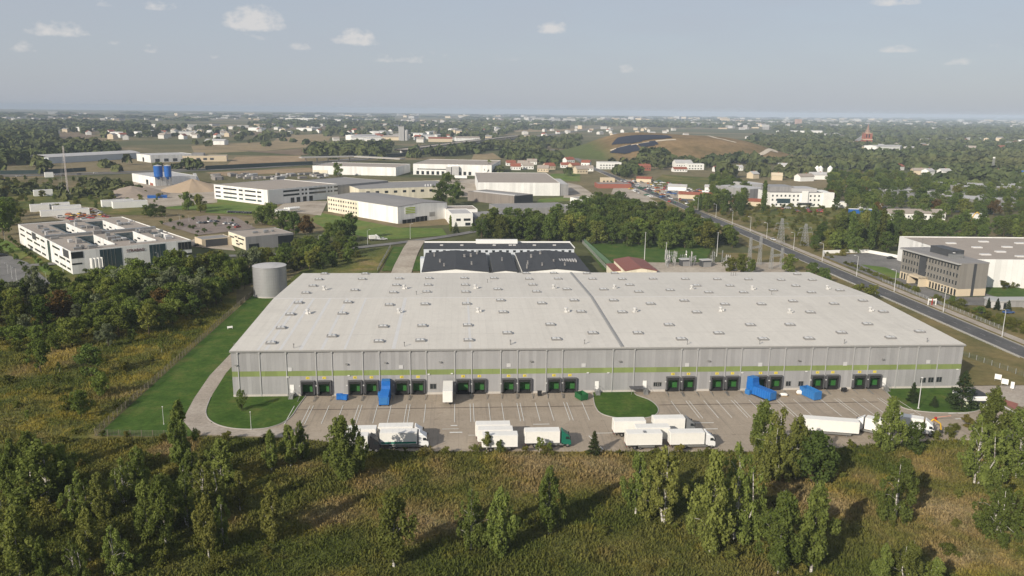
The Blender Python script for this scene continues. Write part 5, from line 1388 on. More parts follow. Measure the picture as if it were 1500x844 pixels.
def bin_(label, x, y, rot, mat, s=(1.35, 1.05, 1.25)):
    t = thing('waste_bin', label, 'bin', (x, y, YZ), rot, None)
    MB().cbox((0, 0, .18), (s[0], s[1], s[2] - .2), 0, 0, .06).build('tub', mat, t)
    MB().extx([(-s[1] / 2 - .05, s[2]), (0, s[2] + .16), (s[1] / 2 + .05, s[2]), (s[1] / 2 + .05, s[2] - .05), (-s[1] / 2 - .05, s[2] - .05)], -s[0] / 2 - .04, s[0] / 2 + .04).build('lid', mat, t)
    for a in (-1, 1):
        for c in (-1, 1): MB().wheel(a * (s[0] / 2 - .15), c * (s[1] / 2 - .15), .1, .07, n=8).build('caster', M_tyre, t)
    return t
q = G(497, 587); bin_('blue wheeled bin below the second pair of docks, left one of two', q.x, q.y + .6, 0, M_bluebin, (1.5, 1.2, 1.5))
q = G(505, 587.5); bin_('blue wheeled bin with its lid next to another one, nearer the dock', q.x, q.y + .6, R(-15), M_bluebin, (1.5, 1.2, 1.4))
q = G(790.5, 581); bin_('small black bin against the plinth between two pairs of docks', q.x, q.y + .4, 0, M_black, (1.1, .9, 1.3))
q = G(1237, 575.5); bin_('small black bin against the plinth, left of the last pair of docks', q.x, q.y + .5, R(8), M_black, (1.2, 1.0, 1.1))
def bale(label, px, py, L, W_, H_, rot):
    q = G(px, py); t = thing('wrapped_bale', label, 'bale', (q.x, q.y + W_ / 2, YZ), rot)
    rng = random.Random(int(px)); n = 14; prof = []
    mb = MB(); vs = []; fs = []
    rings = 7
    for j in range(rings):
        k = j / (rings - 1) * 2 - 1; sc = (1 - abs(k) ** 3) ** .5 if abs(k) < 1 else .12
        for i in range(n):
            a = 2 * PI * i / n; r_ = 1 + rng.uniform(-.09, .09)
            vs.append((k * L / 2, math.cos(a) * W_ / 2 * sc * r_, H_ / 2 + math.sin(a) * H_ / 2 * sc * r_))
    for j in range(rings - 1):
        for i in range(n): fs.append((j * n + i, j * n + (i + 1) % n, (j + 1) * n + (i + 1) % n, (j + 1) * n + i))
    mb.add(vs, fs); mb.build('wrapping', M_boxwhite, t)
    MB().box(-L / 2 + .1, -W_ / 2 + .1, 0, L / 2 - .1, W_ / 2 - .1, .12).build('pallet', plain('pallet_wood', (.30, .21, .12), .9, .2, 2), t)
bale('white wrapped bale lying between the askew compactor and the open blue skip', 1149, 582, 2.4, 1.2, .9, R(-6)); bale('white wrapped bale right beside the open blue skip', 1173, 579.5, 2.2, 1.2, 1.3, 0)

# lamp posts
def lamp_proto(h, arm, name, label, cat='lamp post'):
    t = thing(name, label, cat)
    MB().tube((0, 0, 0), (0, 0, h), .14, .075, 8).cbox((0, 0, 0), (.4, .4, .3)).build('pole', M_lamp, t)
    if arm:
        MB().path([(0, 0, h - .02), (arm * .4, 0, h + .35), (arm, 0, h + .5)], .06).build('arm', M_lamp, t)
        MB().cbox((arm + .25, 0, h + .42), (.95, .32, .16), 0, 0, .05).build('lamp_head', M_lampwhite, t)
    else: MB().cbox((0, 0, h), (.5, .4, .18), 0, 0, .05).build('lamp_head', M_lampwhite, t)
    return t
M_lamp = plain('lamp_steel', (.50, .50, .48), .5, .08, 1)
LAMPS = [(1467, 494, 438), (1381, 458, 407), (1310, 428, 398), (1250.5, 405, 376), (1199, 384, 358), (1158, 366.5, 343), (1121, 350, 331), (1090, 340, 318), (1061, 329, 309), (1036.6, 319, 300), (1015.5, 308, 293), (985, 296, 281), (958, 286, 273)]
proto = None
for i, (px, py, yt) in enumerate(LAMPS):
    q = G(px, py); 
    x = 188.6; y = q.y
    if proto is None:
        proto = lamp_proto(9.6, -2.0, 'street_lamp', 'tall pale street lamp in the row along the straight road'); proto['group'] = 'street lamps along the straight road'; proto.location = (x, y, 0)
    else: dup(proto, (x, y, 0))
for px, py, yt, lb in ((467, 368, 345, 'pale street lamp on the lane by the dark bushes, left of the grass plot'), (498, 360, 344, 'plain lamp post by the bushes along the lane'), (538.6, 358.8, 337, 'street lamp where the lane widens by the white parked lorry'), (601, 350, 328, 'street lamp at the edge of the green lawn below the white hall')):
    q = G(px, py); dup(proto, (q.x, q.y, 0), R(-150), height_of(q, yt) / 10.0, lb, 'street lamps along the lane')
q = G(1345, 599); t = lamp_proto(8.5, 0, 'lamp_post', 'slim grey lamp post in the grass by the yard exit'); t.location = (q.x, q.y, 0)
for px, py, yt, lb in ((240, 622, 603, 'short post on the lawn by the service lane'), (368, 630, 607, 'thin post on the lawn in front of the warehouse corner')):
    q = G(px, py); t = lamp_proto(5.0, 0, 'lamp_post', lb); t.location = (q.x, q.y, 0); t.scale = (.5, .5, .9)
for px, py, yt, lb in ((943.8, 384, 340, 'tallest plain steel mast behind the warehouse, by the red roofed house'), (1049.8, 376, 340, 'plain yellowish mast in the switchyard'), (975, 384, 355, 'slim mast between the red roofed house and the switchyard')):
    q = G(px, py); h = height_of(q, yt); t = thing('mast', lb, 'mast', (q.x, q.y, 0)); MB().tube((0, 0, 0), (0, 0, h), .22, .09, 8).build('pole', M_lamp, t); MB().tube((-.6, 0, h - .4), (.6, 0, h - .4), .05).build('top_bar', M_lamp, t)
P0 = bpy.data.objects['street_lamp']
cl = [(60, 410, 388), (92, 397, 384), (40, 408, 383), (6, 353, 341), (21, 350, 338), (33, 403, 383), (8, 345, 333)]
for k, (px, py, yt) in enumerate([(12, 402, 385), (18, 409, 388), (25, 415, 392), (45, 418, 400), (68, 412, 398), (93, 402, 378), (7, 353, 339), (233, 391, 370), (243, 325, 318), (263, 323, 313), (277, 326, 316), (292, 333, 322), (334, 330, 319), (369, 333, 327)]):
    q = G(px, py); t = dup(P0, (q.x, q.y, 0), R(60), height_of(q, yt) / 10.0, 'small white lamp post round the white office complex and its car park', 'lamp posts of the office complex')

# cars
def car_mesh(parts):
    prof = [(-2.15, .35), (-2.2, .75), (-2.1, .92), (-1.35, 1.0), (1.0, .98), (1.95, .82), (2.15, .6), (2.12, .35)]
    top = [(-1.75, .96), (-1.2, 1.42), (.25, 1.44), (1.05, .96)]
    b_ = MB().extr(prof, -.86, .86).build('body', parts['paint']); r_ = MB()
    vs = [(x, s * (.82 if z < 1 else .66), z) for s in (-1, 1) for x, z in top]
    r_.add(vs, [(0, 1, 2, 3)[::-1], (4, 5, 6, 7), (0, 4, 5, 1), (2, 6, 7, 3)], 1); r_.add([(-1.2, -.66, 1.425), (.25, -.66, 1.445), (.25, .66, 1.445), (-1.2, .66, 1.425), (-1.2, -.66, 1.46), (.25, -.66, 1.48), (.25, .66, 1.48), (-1.2, .66, 1.46)], [(4, 5, 6, 7), (0, 1, 5, 4), (2, 3, 7, 6), (1, 2, 6, 5), (3, 0, 4, 7)], 0)
    c_ = r_.build('cabin', [parts['paint'], M_glass])
    w_ = MB().wheel(0, 0, .32, .22, n=12).build('wheel', M_tyre)
    return b_, c_, w_
M_carpaint = tinted('car_paint')
cb0, cc0, cw0 = car_mesh({'paint': M_carpaint})
CAR = [o.data for o in (cb0, cc0, cw0)]
for o in (cb0, cc0, cw0): bpy.data.objects.remove(o)
CARCOL = {'white': (.7, .7, .69), 'silver': (.38, .38, .38), 'black': (.02, .02, .022), 'blue': (.03, .09, .26), 'red': (.34, .03, .02), 'grey': (.13, .13, .135), 'green': (.03, .12, .06), 'yellow': (.55, .36, .04), 'orange': (.5, .14, .03)}
def car(col, x, y, rot, label, group=None, z=0.2, s=1.0):
    t = thing('car', label, 'car', (x, y, z), rot, group); t.scale = (s, s, s)
    for nm, me in (('body', CAR[0]), ('cabin', CAR[1])):
        o = share(nm, me, t); o.color = (*CARCOL[col], 1)
    for a in (-1.3, 1.3):
        for b_ in (-.78, .78): share('wheel', CAR[2], t, (a, b_, 0))
    return t
for px, py, c, rot, lb in ((1305, 380, 'black', 10, 'black car alone on the grey office forecourt'), (1132, 352.5, 'white', 92, 'white car driving on the straight road near the pylons'), (308.7, 326, 'white', 60, 'white car among dark bushes in the car park of the office complex'), (301, 328, 'black', 60, 'black car next to the white one in the car park'), (317, 326, 'grey', 60, 'dark grey car at the car park hedge, next to a white one'), (331, 329, 'white', 60, 'white car in the brightest trio of the car park'), (339, 329, 'silver', 60, 'silver car between the white and the red one'), (348, 334, 'red', 60, 'red car at the end of the car park row'), (345, 331, 'white', 60, 'white car just behind the red one'), (289, 361, 'black', 40, 'black car at the corner of the white office complex'), (5, 376, 'black', 40, 'dark car at the kerb left of the office lawn'), (293, 328, 'silver', 60, 'silver car at the left end of the car park row'),
    (562, 352, 'white', 20, 'white van-like car where the lane meets the lawn'), (1477, 460, 'blue', 10, 'blue car behind the conifers by the gatehouse'), (1250, 388, 'grey', 30, 'grey car by the wall of the office forecourt'), (1440, 462, 'black', 10, 'black car by the gatehouse shrubs')):
    q = G(px, py); car(c, q.x, q.y, R(rot), lb)
# lorry by the lawn
q = G(541, 353); rt = rigid_truck('white lorry standing where the lane widens below the green lawn', q.x, q.y, R(20), 3.6, M_cabwhite, h=2.9, z1=3.1)
# silo lorry and small white tanks by the factory
q = G(424, 313); tt = thing('storage_tank', 'white storage tanks behind a low wall beside the factory, joined on one frame', 'tank', (q.x, q.y, 0), R(50))
MB().box(0, 0, 0, 13, 8, .5).build('base', M_conc, tt)
for k in range(3): MB().tube((1, 1.8 + k * 2.4, 3.0 - k * .2), (10.5, 1.8 + k * 2.4, 3.0 - k * .2), 1.15, n=14).build('tank', M_white, tt)
for px, py, c, rot, lb in ((404, 311, 'white', 40, 'white car parked by the corner of the factory'),): q = G(px, py); car(c, q.x, q.y, R(rot), lb)
q = G(407, 317); gb = block('shed', 'small white shed with a dark door in front of the factory tanks', 'shed', q.x, q.y, 30, 9, 7, 4.2, M_wwall, M_liteRoof, parapet=.15); face(gb, 'F', 5, 8.6, .1, 3.4, M_darkclad, 'door', .06)
# a row of stored dark vehicles along the factory lane
for k in range(9):
    q = G(337 + k * 3.9, 312.0 + k * .18); car('black' if k % 3 else 'grey', q.x, q.y, R(rand_ := 40 + k * 7 % 20), 'dark car in the row along the factory lane', 'dark cars along the factory lane')
# stacked pale pipes / pallets yard behind the factory
M_stack = plain('stored_goods', (.24, .22, .20), .8, .35, .15)
rng = random.Random(3)
for k in range(46):
    px = rng.uniform(312, 480); py = rng.uniform(255.5, 262.5) + (480 - px) * .012
    q = G(px, py); t = thing('pallet_stack', 'stack of pale goods on pallets in the storage yard behind the factory', 'pallet stack', (q.x, q.y, 0), R(rng.uniform(30, 60)), 'pallet stacks in the storage yard behind the factory')
    s = rng.uniform(4, 11), rng.uniform(3, 5), rng.uniform(1.5, 3.4)
    MB().cbox((0, 0, .15), s, 0, 0, .3).cbox((0, 0, 0), (s[0] + .3, s[1] + .3, .149)).build('goods', rng.choice((M_stack, M_liteRoof, M_greyroof, M_stack)), t)

# lattice pylons and masts
M_lat = plain('galvanised_lattice', (.34, .34, .33), .55, .1, 1, .2)
def lattice(h, w0, w1, seg, r=.09):
    mb = MB()
    def c(k, i):
        z = h * k / seg; w_ = (w0 + (w1 - w0) * k / seg) / 2
        return ((-w_, -w_), (w_, -w_), (w_, w_), (-w_, w_))[i] + (z,)
    for k in range(seg):
        for i in range(4):
            j = (i + 1) % 4
            mb.tube(c(k, i), c(k + 1, i), r, n=4); mb.tube(c(k, i), c(k + 1, j), r * .55, n=4); mb.tube(c(k, j), c(k + 1, i), r * .55, n=4); mb.tube(c(k + 1, i), c(k + 1, j), r * .5, n=4)
    return mb
def pylon(px, py, yt, label, arms, w0=4.5, x=None):
    q = G(px, py); h = height_of(q, yt)
    t = thing('pylon', label, 'pylon', (q.x, q.y, 0), R(12)); lattice(h, w0 * .7, .9, 8, .095).build('lattice_tower', M_lat, t)
    for z, L in arms:
        mb = MB()
        for s in (-1, 1):
            mb.tube((0, -.4, h * z), (s * L, 0, h * z + .2), .07, n=4); mb.tube((0, .4, h * z), (s * L, 0, h * z + .2), .07, n=4); mb.tube((0, 0, h * z + 1.6), (s * L, 0, h * z + .25), .06, n=4)
            mb.tube((s * L, 0, h * z + .2), (s * L, 0, h * z - 1.2), .09, n=5)
        mb.build('crossarm', M_lat, t)
    return t
pylon(1143, 358, 320, 'lattice pylon with wide arms in the rough meadow, the one nearer the long white building', ((.62, 5), (.80, 4)), 5)
pylon(1178, 361, 328, 'lattice pylon in the rough meadow beside the tall poplars', ((.6, 5), (.8, 4)), 5)
def gantry(px0, py0, px1, py1, yt, label):
    a, c = G(px0, py0), G(px1, py1); h = height_of(a, yt); mid = (a + c) / 2
    t = thing('gantry', label, 'gantry', (mid.x, mid.y, 0), math.atan2(c.y - a.y, c.x - a.x)); L = (c - a).length
    for s in (-1, 1): m_ = lattice(h, 1.5, .8, 6, .085).build('lattice_leg', M_lat, t, (s * L / 2, 0, 0))
    mb = MB()
    for z in (h * .62, h * .62 + .9):
        for yy in (-.4, .4): mb.tube((-L / 2, yy, z), (L / 2, yy, z), .07, n=4)
    n = 10
    for k in range(n):
        x0 = -L / 2 + L * k / n; x1 = x0 + L / n
        for yy in (-.4, .4): mb.tube((x0, yy, h * .62), (x1, yy, h * .62 + .9), .05, n=4)
    mb.build('crossbeam', M_lat, t); return t
gantry(1097, 392, 1112, 389, 348, 'steel gantry with two lattice legs behind the warehouse, left of the other one'); gantry(1129, 395, 1144, 394, 364, 'steel gantry with two lattice legs by the roadside trees behind the warehouse')
# switchyard gear
rng = random.Random(11)
for k in range(26):
    px = rng.uniform(968, 1066); py = rng.uniform(384, 393)
    q = G(px, py); h = rng.uniform(3.5, 7.5)
    t = thing('switchgear', 'pale switchgear post with insulators in the yard behind the warehouse', 'switchgear', (q.x, q.y, 0), rng.uniform(0, 3), 'switchgear posts in the yard behind the warehouse')
    MB().tube((-.5, 0, 0), (-.5, 0, h * .6), .13, n=6).tube((.5, 0, 0), (.5, 0, h * .6), .13, n=6).box(-1.4, -.12, h * .6, 1.4, .12, h * .6 + .2).build('frame', M_lat, t)
    for s in (-1.1, 0, 1.1): MB().lathe([(.12, h * .6 + .2), (.25, h * .7), (.12, h * .75), (.25, h * .85), (.1, h)], (s, 0), 8).build('insulator', M_steel if k % 3 else M_liteRoof, t)
for px, py, lb in ((1033, 391, 'grey transformer box with a pale lid in the switchyard'), (1003, 390, 'smaller transformer box in the switchyard')):
    q = G(px, py); t = thing('transformer', lb, 'transformer', (q.x, q.y, 0), .2); MB().cbox((0, 0, .3), (5, 3.4, 3.2), 0, 0, .15).build('casing', M_darkclad, t); MB().cbox((0, 0, 3.52), (5.6, 4, .3), 0, 0, .05).build('lid', M_liteRoof, t)
    MB().cbox((0, -2, .3), (4, .5, 2.4)).build('radiator', M_greyclad, t)
q = G(100, 287); h = height_of(q, 214)
t = thing('radio_mast', 'tall thin red and white lattice radio mast with guy wires in the scrubland', 'mast', (q.x, q.y, 0))
lattice(h, 1.1, .8, 26, .05).build('lattice_tower', plain('mast_white', (.55, .50, .48), .6, .15, .1), t)
for a in (30, 150, 270): MB().tube((0, 0, h * .9), (math.cos(R(a)) * 14, math.sin(R(a)) * 14, 0), .05, n=4).build('guy_wire', M_lat, t)
MB().cbox((0, 0, 0), (3, 3, 2.4), 0, 0, .05).build('base_hut', M_wwall, t)
q = G(1452, 262); h = height_of(q, 232)
t = thing('radio_mast', 'white lattice telecom mast with a drum on top among the trees on the right', 'mast', (q.x, q.y, 0)); lattice(h, 3, 1.6, 14, .13).build('lattice_tower', M_lat, t); MB().lathe([(1.3, h), (1.3, h + 1.6)], n=10).build('antenna_drum', M_white, t)

# fences
def fence(name, label, pts, h, mat, step=3.0, solid=False, th=.06, postmat=None):
    pts = [Vector(p[:2]) for p in pts]; o0 = pts[0]
    t = thing(name, label, 'fence', (o0.x, o0.y, 0)); mb = MB()
    posts = []
    for a, c in zip(pts, pts[1:]):
        L = (c - a).length; d = (c - a) / L; nn = Vector((-d.y, d.x)); n = max(1, int(L / step))
        for k in range(n + 1): posts.append(a + d * L * k / n - o0)
        A, C = a - o0, c - o0
        if solid:
            q = nn * th
            mb.prism([tuple(A + q), tuple(C + q), tuple(C - q), tuple(A - q)], 0.02, h)
        else:
            for z in [h * k / 5 for k in range(1, 6)]: mb.tube((A.x, A.y, z - .05), (C.x, C.y, z - .05), .028, n=4)
            m_ = int(L / .8)
            for k in range(m_):
                p = A + d * L * k / m_; mb.tube((p.x, p.y, .05), (p.x, p.y, h - .05), .016, n=3, cap=False)
    mb.build('panel', mat, t)
    pm = None
    for k, p in enumerate(posts[:100]):
        if pm is None: pm = MB().box(-.06, -.06, 0, .06, .06, h + .1).build('post', postmat or M_lat, t, (p.x, p.y, 0)).data
        else: share('post', pm, t, (p.x, p.y, 0))
    return t
fence('fence', 'weathered wire fence between the green lawn and the wood, left of the warehouse', [(-84.3, 179), (-84.3, 335)], 1.9, plain('rusted_mesh', (.15, .13, .095), .8, .2, .5), 2.5, postmat=MATS['rusted_mesh'])
fence('fence', 'wire fence across the bottom of the green lawn', [(-84, 179), (-63, 177.4)], 1.6, MATS['rusted_mesh'], 2.5, postmat=MATS['rusted_mesh'])
fence('fence', 'green wire fence along the lane right of the warehouse', [(158.2, 262), (160, 236), (166, 212), (176, 199)], 1.8, plain('green_mesh', (.10, .14, .10), .7, .2, .5), 2.5)
fence('fence', 'pale mesh fence round the switchyard field', [(72, 372), (72, 452), (150, 452)], 2.2, M_lat, 3)
fence('fence', 'solid green screen fence beside the black roofed warehouse', [(75.0, 372), (73.0, 452)], 3.0, plain('green_screen', (.10, .17, .10), .7, .15, .3), 4, True)
fence('guard_rail', 'low pale guard rail with posts along the near side of the straight road', [(177.6, 230), (177.6, 380)], .75, M_lampwhite, 4)
fence('fence', 'white panel fence of the grey office plot', [(194.6, 262), (194.6, 345)], 1.6, M_slab, 2.5)
fence('wall', 'long white low wall behind the grey office forecourt', [(196, 408), (200, 418), (226, 421), (236, 400)], 2.0, M_wwall, 8, True, .15)
fence('fence', 'brown lane fence behind the older warehouse', [(-38, 372), (-37.2, 438)], 1.9, M_black, 3)
for px, py, lb in ((1461, 555, 'white sign board on the green fence, left one of the pair'), (1471, 562, 'white sign board on the green fence, right one of the pair')):
    q = G(px, py + 5); t = thing('sign_board', lb, 'sign', (q.x, q.y, 0), R(-42))
    MB().box(-.85, -.05, .9, .85, .05, 2.4).build('board', M_white, t)
    for s in (-.7, .7): MB().tube((s, .08, 0), (s, .08, 2.4), .06).build('post', M_lat, t)
q = G(1482, 572); t = thing('sign_post', 'narrow white sign pillar by the fence near the gate', 'sign', (q.x, q.y, 0), R(-40)); MB().cbox((0, 0, .6), (.9, .3, 1.9), 0, 0, .05).build('board', M_white, t); MB().box(-.1, -.1, 0, .1, .1, .6).build('post', M_lat, t)
q = G(1418, 597); t = thing('sign_post', 'small pale blue sign on a post beside the porter lodge', 'sign', (q.x, q.y, 0), R(20)); MB().box(-1.2, -.05, 2.0, 1.2, .05, 2.7).build('board', plain('pale_blue_sign', (.38, .5, .6), .5), t); MB().tube((0, .08, 0), (0, .08, 2.7), .06).build('post', M_lat, t)
q = G(1370, 617); t = thing('barrier', 'red and white raised gate barrier at the yard exit', 'barrier', (q.x, q.y, 0), 0); MB().cbox((0, 0, 0), (.5, .5, 1.1), 0, 0, .05).build('housing', M_red, t)
MB().tube((0, 0, 1.0), (3.6, -.5, 1.6), .08).build('arm', plain('barrier_paint', (.55, .25, .18), .5, .5, .9), t)
q = G(1354, 449); bt = thing('barrier', 'red and white striped gate posts at the entrance of the grey office', 'gate', (q.x + 2, q.y + 1, 0), 0)
for k in range(3):
    MB().box(k * 1.6, 0, 0, k * 1.6 + .3, .3, 3.0).build('post', M_red if k % 2 else M_white, bt)
MB().box(.3, .05, 2.2, 3.2, .25, 2.8).build('board', M_white, bt)
# motorway noise barriers
M_noise = plain('noise_barrier', (.028, .048, .045), .6, .25, .06)
fence('noise_barrier', 'long dark green noise barrier in front of the brown embankment', [tuple(G(*p)[:2]) for p in ((301, 249), (380, 245), (458, 241.5))], 5.0, M_noise, 8, True, .2)
fence('noise_barrier', 'dark noise barrier along the motorway at the left, behind the radio mast', [tuple(G(*p)[:2]) for p in ((0, 256), (60, 255), (126, 251))], 4.5, M_noise, 8, True, .2)
fence('noise_barrier', 'dark noise barrier curving towards the flyover behind the halls', [tuple(G(*p)[:2]) for p in ((540, 233), (600, 229), (650, 223), (690, 215))], 6.0, M_noise, 12, True, .3)
fv = thing('flyover', 'pale concrete flyover deck crossing the motorway behind the halls', 'bridge', (*G(440, 237)[:2], 0))
a, c, e_ = [G(*p) - G(440, 237) for p in ((440, 238), (520, 236), (590, 240))]
for p, q in ((a, c), (c, e_)):
    d = (q - p).normalized(); nn = Vector((-d.y, d.x, 0)) * 6
    MB().prism([tuple((p + nn)[:2]), tuple((q + nn)[:2]), tuple((q - nn)[:2]), tuple((p - nn)[:2])], 6.0, 7.6).build('deck', M_kerb, fv)
for k in range(5):
    p = a.lerp(c, (k + .5) / 5); MB().tube((p.x, p.y, 0), (p.x, p.y, 6.0), .8, n=8).build('pier', M_kerb, fv)
for k, (px, py) in enumerate(((27, 259), (83, 256.5), (92, 258), (116, 256), (140, 254.5))):
    q = G(px, py); car(('white', 'silver', 'black', 'black', 'white')[k], q.x, q.y, R(42), ('white car at the left edge of the motorway', 'silver car in the middle of the motorway stretch by the radio mast', 'black car close behind the silver one on the motorway', 'black car past the radio mast on the motorway', 'white car on the motorway nearest the concrete works')[k])
q = G(592, 224); t = thing('coach', 'white coach on the far motorway bend', 'coach', (q.x, q.y, .2), R(40)); MB().cbox((0, 0, .5), (16, 2.6, 3.2), 0, 0, .2).build('body', M_white, t); MB().cbox((0, 0, 1.9), (15.2, 2.66, 1.0)).build('window_band', M_glass, t)

# low shelter things on the lawn by the tank
q = G(337, 482); t = thing('garden_bench', 'small white bench and table set on the lawn near the tank', 'bench', (q.x, q.y, 0), .4)
MB().box(-.9, -.25, .42, .9, .25, .48).build('seat', M_white, t)
for s in (-.75, .75): MB().box(s - .05, -.2, 0, s + .05, .2, .42).build('leg', M_white, t)
MB().box(-.9, .25, .5, .9, .3, .95).build('backrest', M_white, t)

# the motorway rises onto a long deck beyond the halls
pts_ = [p for p in mw_pts if 1380 < p.y < 2300]
vd = thing('flyover', 'long raised motorway deck running towards the horizon beyond the farm works', 'bridge', (pts_[0].x, pts_[0].y, 0))
L_, R_ = strip([tuple(p) for p in pts_], 26.0)
mb = MB(); k_ = len(L_); o_ = pts_[0]
vs = [(p[0] - o_.x, p[1] - o_.y, z) for z in (5.2, 7.4) for S_ in (L_, R_) for p in S_]; fs = []
for i in range(k_ - 1):
    fs += [(2 * k_ + i, 3 * k_ + i, 3 * k_ + i + 1, 2 * k_ + i + 1), (i, 2 * k_ + i, 2 * k_ + i + 1, i + 1), (k_ + i, k_ + i + 1, 3 * k_ + i + 1, 3 * k_ + i), (i, i + 1, k_ + i + 1, k_ + i)]
mb.add(vs, fs); mb.build('deck', M_sidepath, vd)
mb = MB()
for S_ in (L_, R_):
    for a, c in zip(S_, S_[1:]):
        mb.tube((a[0] - o_.x, a[1] - o_.y, 8.1), (c[0] - o_.x, c[1] - o_.y, 8.1), .7, n=4)
mb.build('parapet', M_noise, vd)
for i in range(0, k_, 2): MB().tube((pts_[i].x - o_.x, pts_[i].y - o_.y, 0), (pts_[i].x - o_.x, pts_[i].y - o_.y, 5.2), 1.6, n=8).build('pier', M_kerb, vd)
# ------------------------------------------------------------------ trees
def mat_leaf(name, dark, light, warm, scale=0.5, transl=0.27):
    """foliage: tone varies from tree to tree and from clump to clump"""
    m, t, o = new_mat(name)
    oi = N(t, 'ShaderNodeObjectInfo'); co = obj_co(t)
    f = noise(t, co, scale, 4.0, 0.65)
    c = mix(t, ramp(t, f, [(0.32, 0.0), (0.68, 1.0)]), dark, light)
    c = mix(t, ramp(t, oi.outputs['Random'], [(0.0, 0.0), (0.6, 0.10), (0.85, 0.32), (1.0, 0.60)]), c, warm)
    hs = N(t, 'ShaderNodeHueSaturation'); t.links.new(c, hs.inputs['Color'])
    t.links.new(tmath(t, 'ADD', tmath(t, 'MULTIPLY', tmath(t, 'FRACT', tmath(t, 'MULTIPLY', oi.outputs['Random'], 7.31)), 0.55), 0.72), hs.inputs['Value'])
    d = N(t, 'ShaderNodeBsdfDiffuse'); tr = N(t, 'ShaderNodeBsdfTranslucent'); mx = N(t, 'ShaderNodeMixShader', inp={0: transl})
    t.links.new(hs.outputs[0], d.inputs[0])
    lt = mix(t, 1.0, hs.outputs[0], (1.1, 1.25, 0.6), 'MULTIPLY'); t.links.new(lt, tr.inputs[0])
    t.links.new(d.outputs[0], mx.inputs[1]); t.links.new(tr.outputs[0], mx.inputs[2]); t.links.new(mx.outputs[0], o.inputs['Surface'])
    return m
L_birch = mat_leaf('birch_leaves', (0.091, 0.125, 0.029), (0.177, 0.211, 0.054), (0.210, 0.185, 0.052))
L_broad = mat_leaf('broad_leaves', (0.077, 0.114, 0.027), (0.157, 0.199, 0.047), (0.216, 0.189, 0.047))
L_dark = mat_leaf('dark_leaves', (0.053, 0.085, 0.023), (0.115, 0.158, 0.041), (0.150, 0.144, 0.039))
L_silver = mat_leaf('silver_leaves', (0.105, 0.125, 0.065), (0.205, 0.23, 0.13), (0.13, 0.135, 0.07))
L_bush = mat_leaf('bush_leaves', (0.069, 0.086, 0.020), (0.144, 0.150, 0.035), (0.212, 0.168, 0.050), 1.2)
L_rust = mat_leaf('rusty_leaves', (0.075, 0.050, 0.020), (0.15, 0.09, 0.03), (0.12, 0.09, 0.03))
L_conif = mat_leaf('needles', (0.018, 0.030, 0.012), (0.040, 0.056, 0.022), (0.05, 0.055, 0.02), 1.0, .1)
def mat_bark(name, a, c, sc):
    m, t, o = new_mat(name); co = obj_co(t)
    mpn = N(t, 'ShaderNodeMapping'); mpn.inputs['Scale'].default_value = (1, 1, 3); t.links.new(co, mpn.inputs['Vector'])
    f = noise(t, mpn.outputs[0], sc, 4.0, .7)
    principled(t, o, mix(t, ramp(t, f, [(.46, 0.0), (.56, 1.0)]), a, c), .9, 0, .15); return m
B_birch = mat_bark('birch_bark', (.56, .53, .48), (.16, .14, .12), 1.2)
B_brown = mat_bark('brown_bark', (.10, .075, .05), (.06, .045, .03), 2.0)

def leaf_cloud(puffs, n, size, rng, droop=0.0, aspect=1.0):
    """quads spread over the outer parts of a set of ellipsoid puffs (x, y, z, rx, ry, rz)"""
    P = np.array(puffs, float); w_ = (P[:, 3] * P[:, 4] + P[:, 3] * P[:, 5] + P[:, 4] * P[:, 5]); w_ /= w_.sum()
    k = rng.choice(len(P), n, p=w_)
    d = rng.normal(size=(n, 3)); d /= np.linalg.norm(d, axis=1)[:, None]
    r = 1.0 - 0.55 * rng.random(n) ** 1.8
    c = P[k, :3] + d * P[k, 3:] * r[:, None]
    c += rng.normal(size=(n, 3)) * size * 0.35
    nrm = d + rng.normal(size=(n, 3)) * 0.55; nrm /= np.linalg.norm(nrm, axis=1)[:, None]
    a = np.cross(nrm, rng.normal(size=(n, 3))); a /= np.linalg.norm(a, axis=1)[:, None]
    if droop:
        dn = np.array([0, 0, -1.0]); b_ = dn - nrm * (nrm @ dn)[:, None]; ln = np.linalg.norm(b_, axis=1)[:, None]
        b_ = np.where(ln > 0.05, b_ / np.maximum(ln, .05), np.cross(nrm, a)); a = np.cross(b_, nrm)
    else: b_ = np.cross(nrm, a)
    s = size * (0.55 + 0.75 * rng.random(n))[:, None]
    A, Bv = a * s * 0.5, b_ * s * 0.5 * (aspect if not droop else droop)
    v = np.empty((n, 4, 3)); v[:, 0] = c - A - Bv * .6; v[:, 1] = c + A * .7 - Bv; v[:, 2] = c + A + Bv * .7; v[:, 3] = c - A * .6 + Bv
    return v.reshape(-1, 3)
def quads_mesh(name, v, mat):
    nq = len(v) // 4; me = bpy.data.meshes.new(name)
    me.vertices.add(len(v)); me.vertices.foreach_set('co', v.astype(np.float32).ravel())
    me.loops.add(len(v)); me.loops.foreach_set('vertex_index', np.arange(len(v), dtype=np.int32))
    me.polygons.add(nq); me.polygons.foreach_set('loop_start', np.arange(0, len(v), 4, dtype=np.int32)); me.polygons.foreach_set('loop_total', np.full(nq, 4, dtype=np.int32))
    me.materials.append(mat); me.update(calc_edges=True); return me
def mb_mesh(mb, name, mat):
    o = mb.build(name, mat); me = o.data; bpy.data.objects.remove(o); return me
PROTO = {}
def reg(kind, H_, crown_v, mat, trunk_mb, bark):
    PROTO.setdefault(kind, []).append((H_, quads_mesh('crown', crown_v, mat), mb_mesh(trunk_mb, 'trunk', bark)))
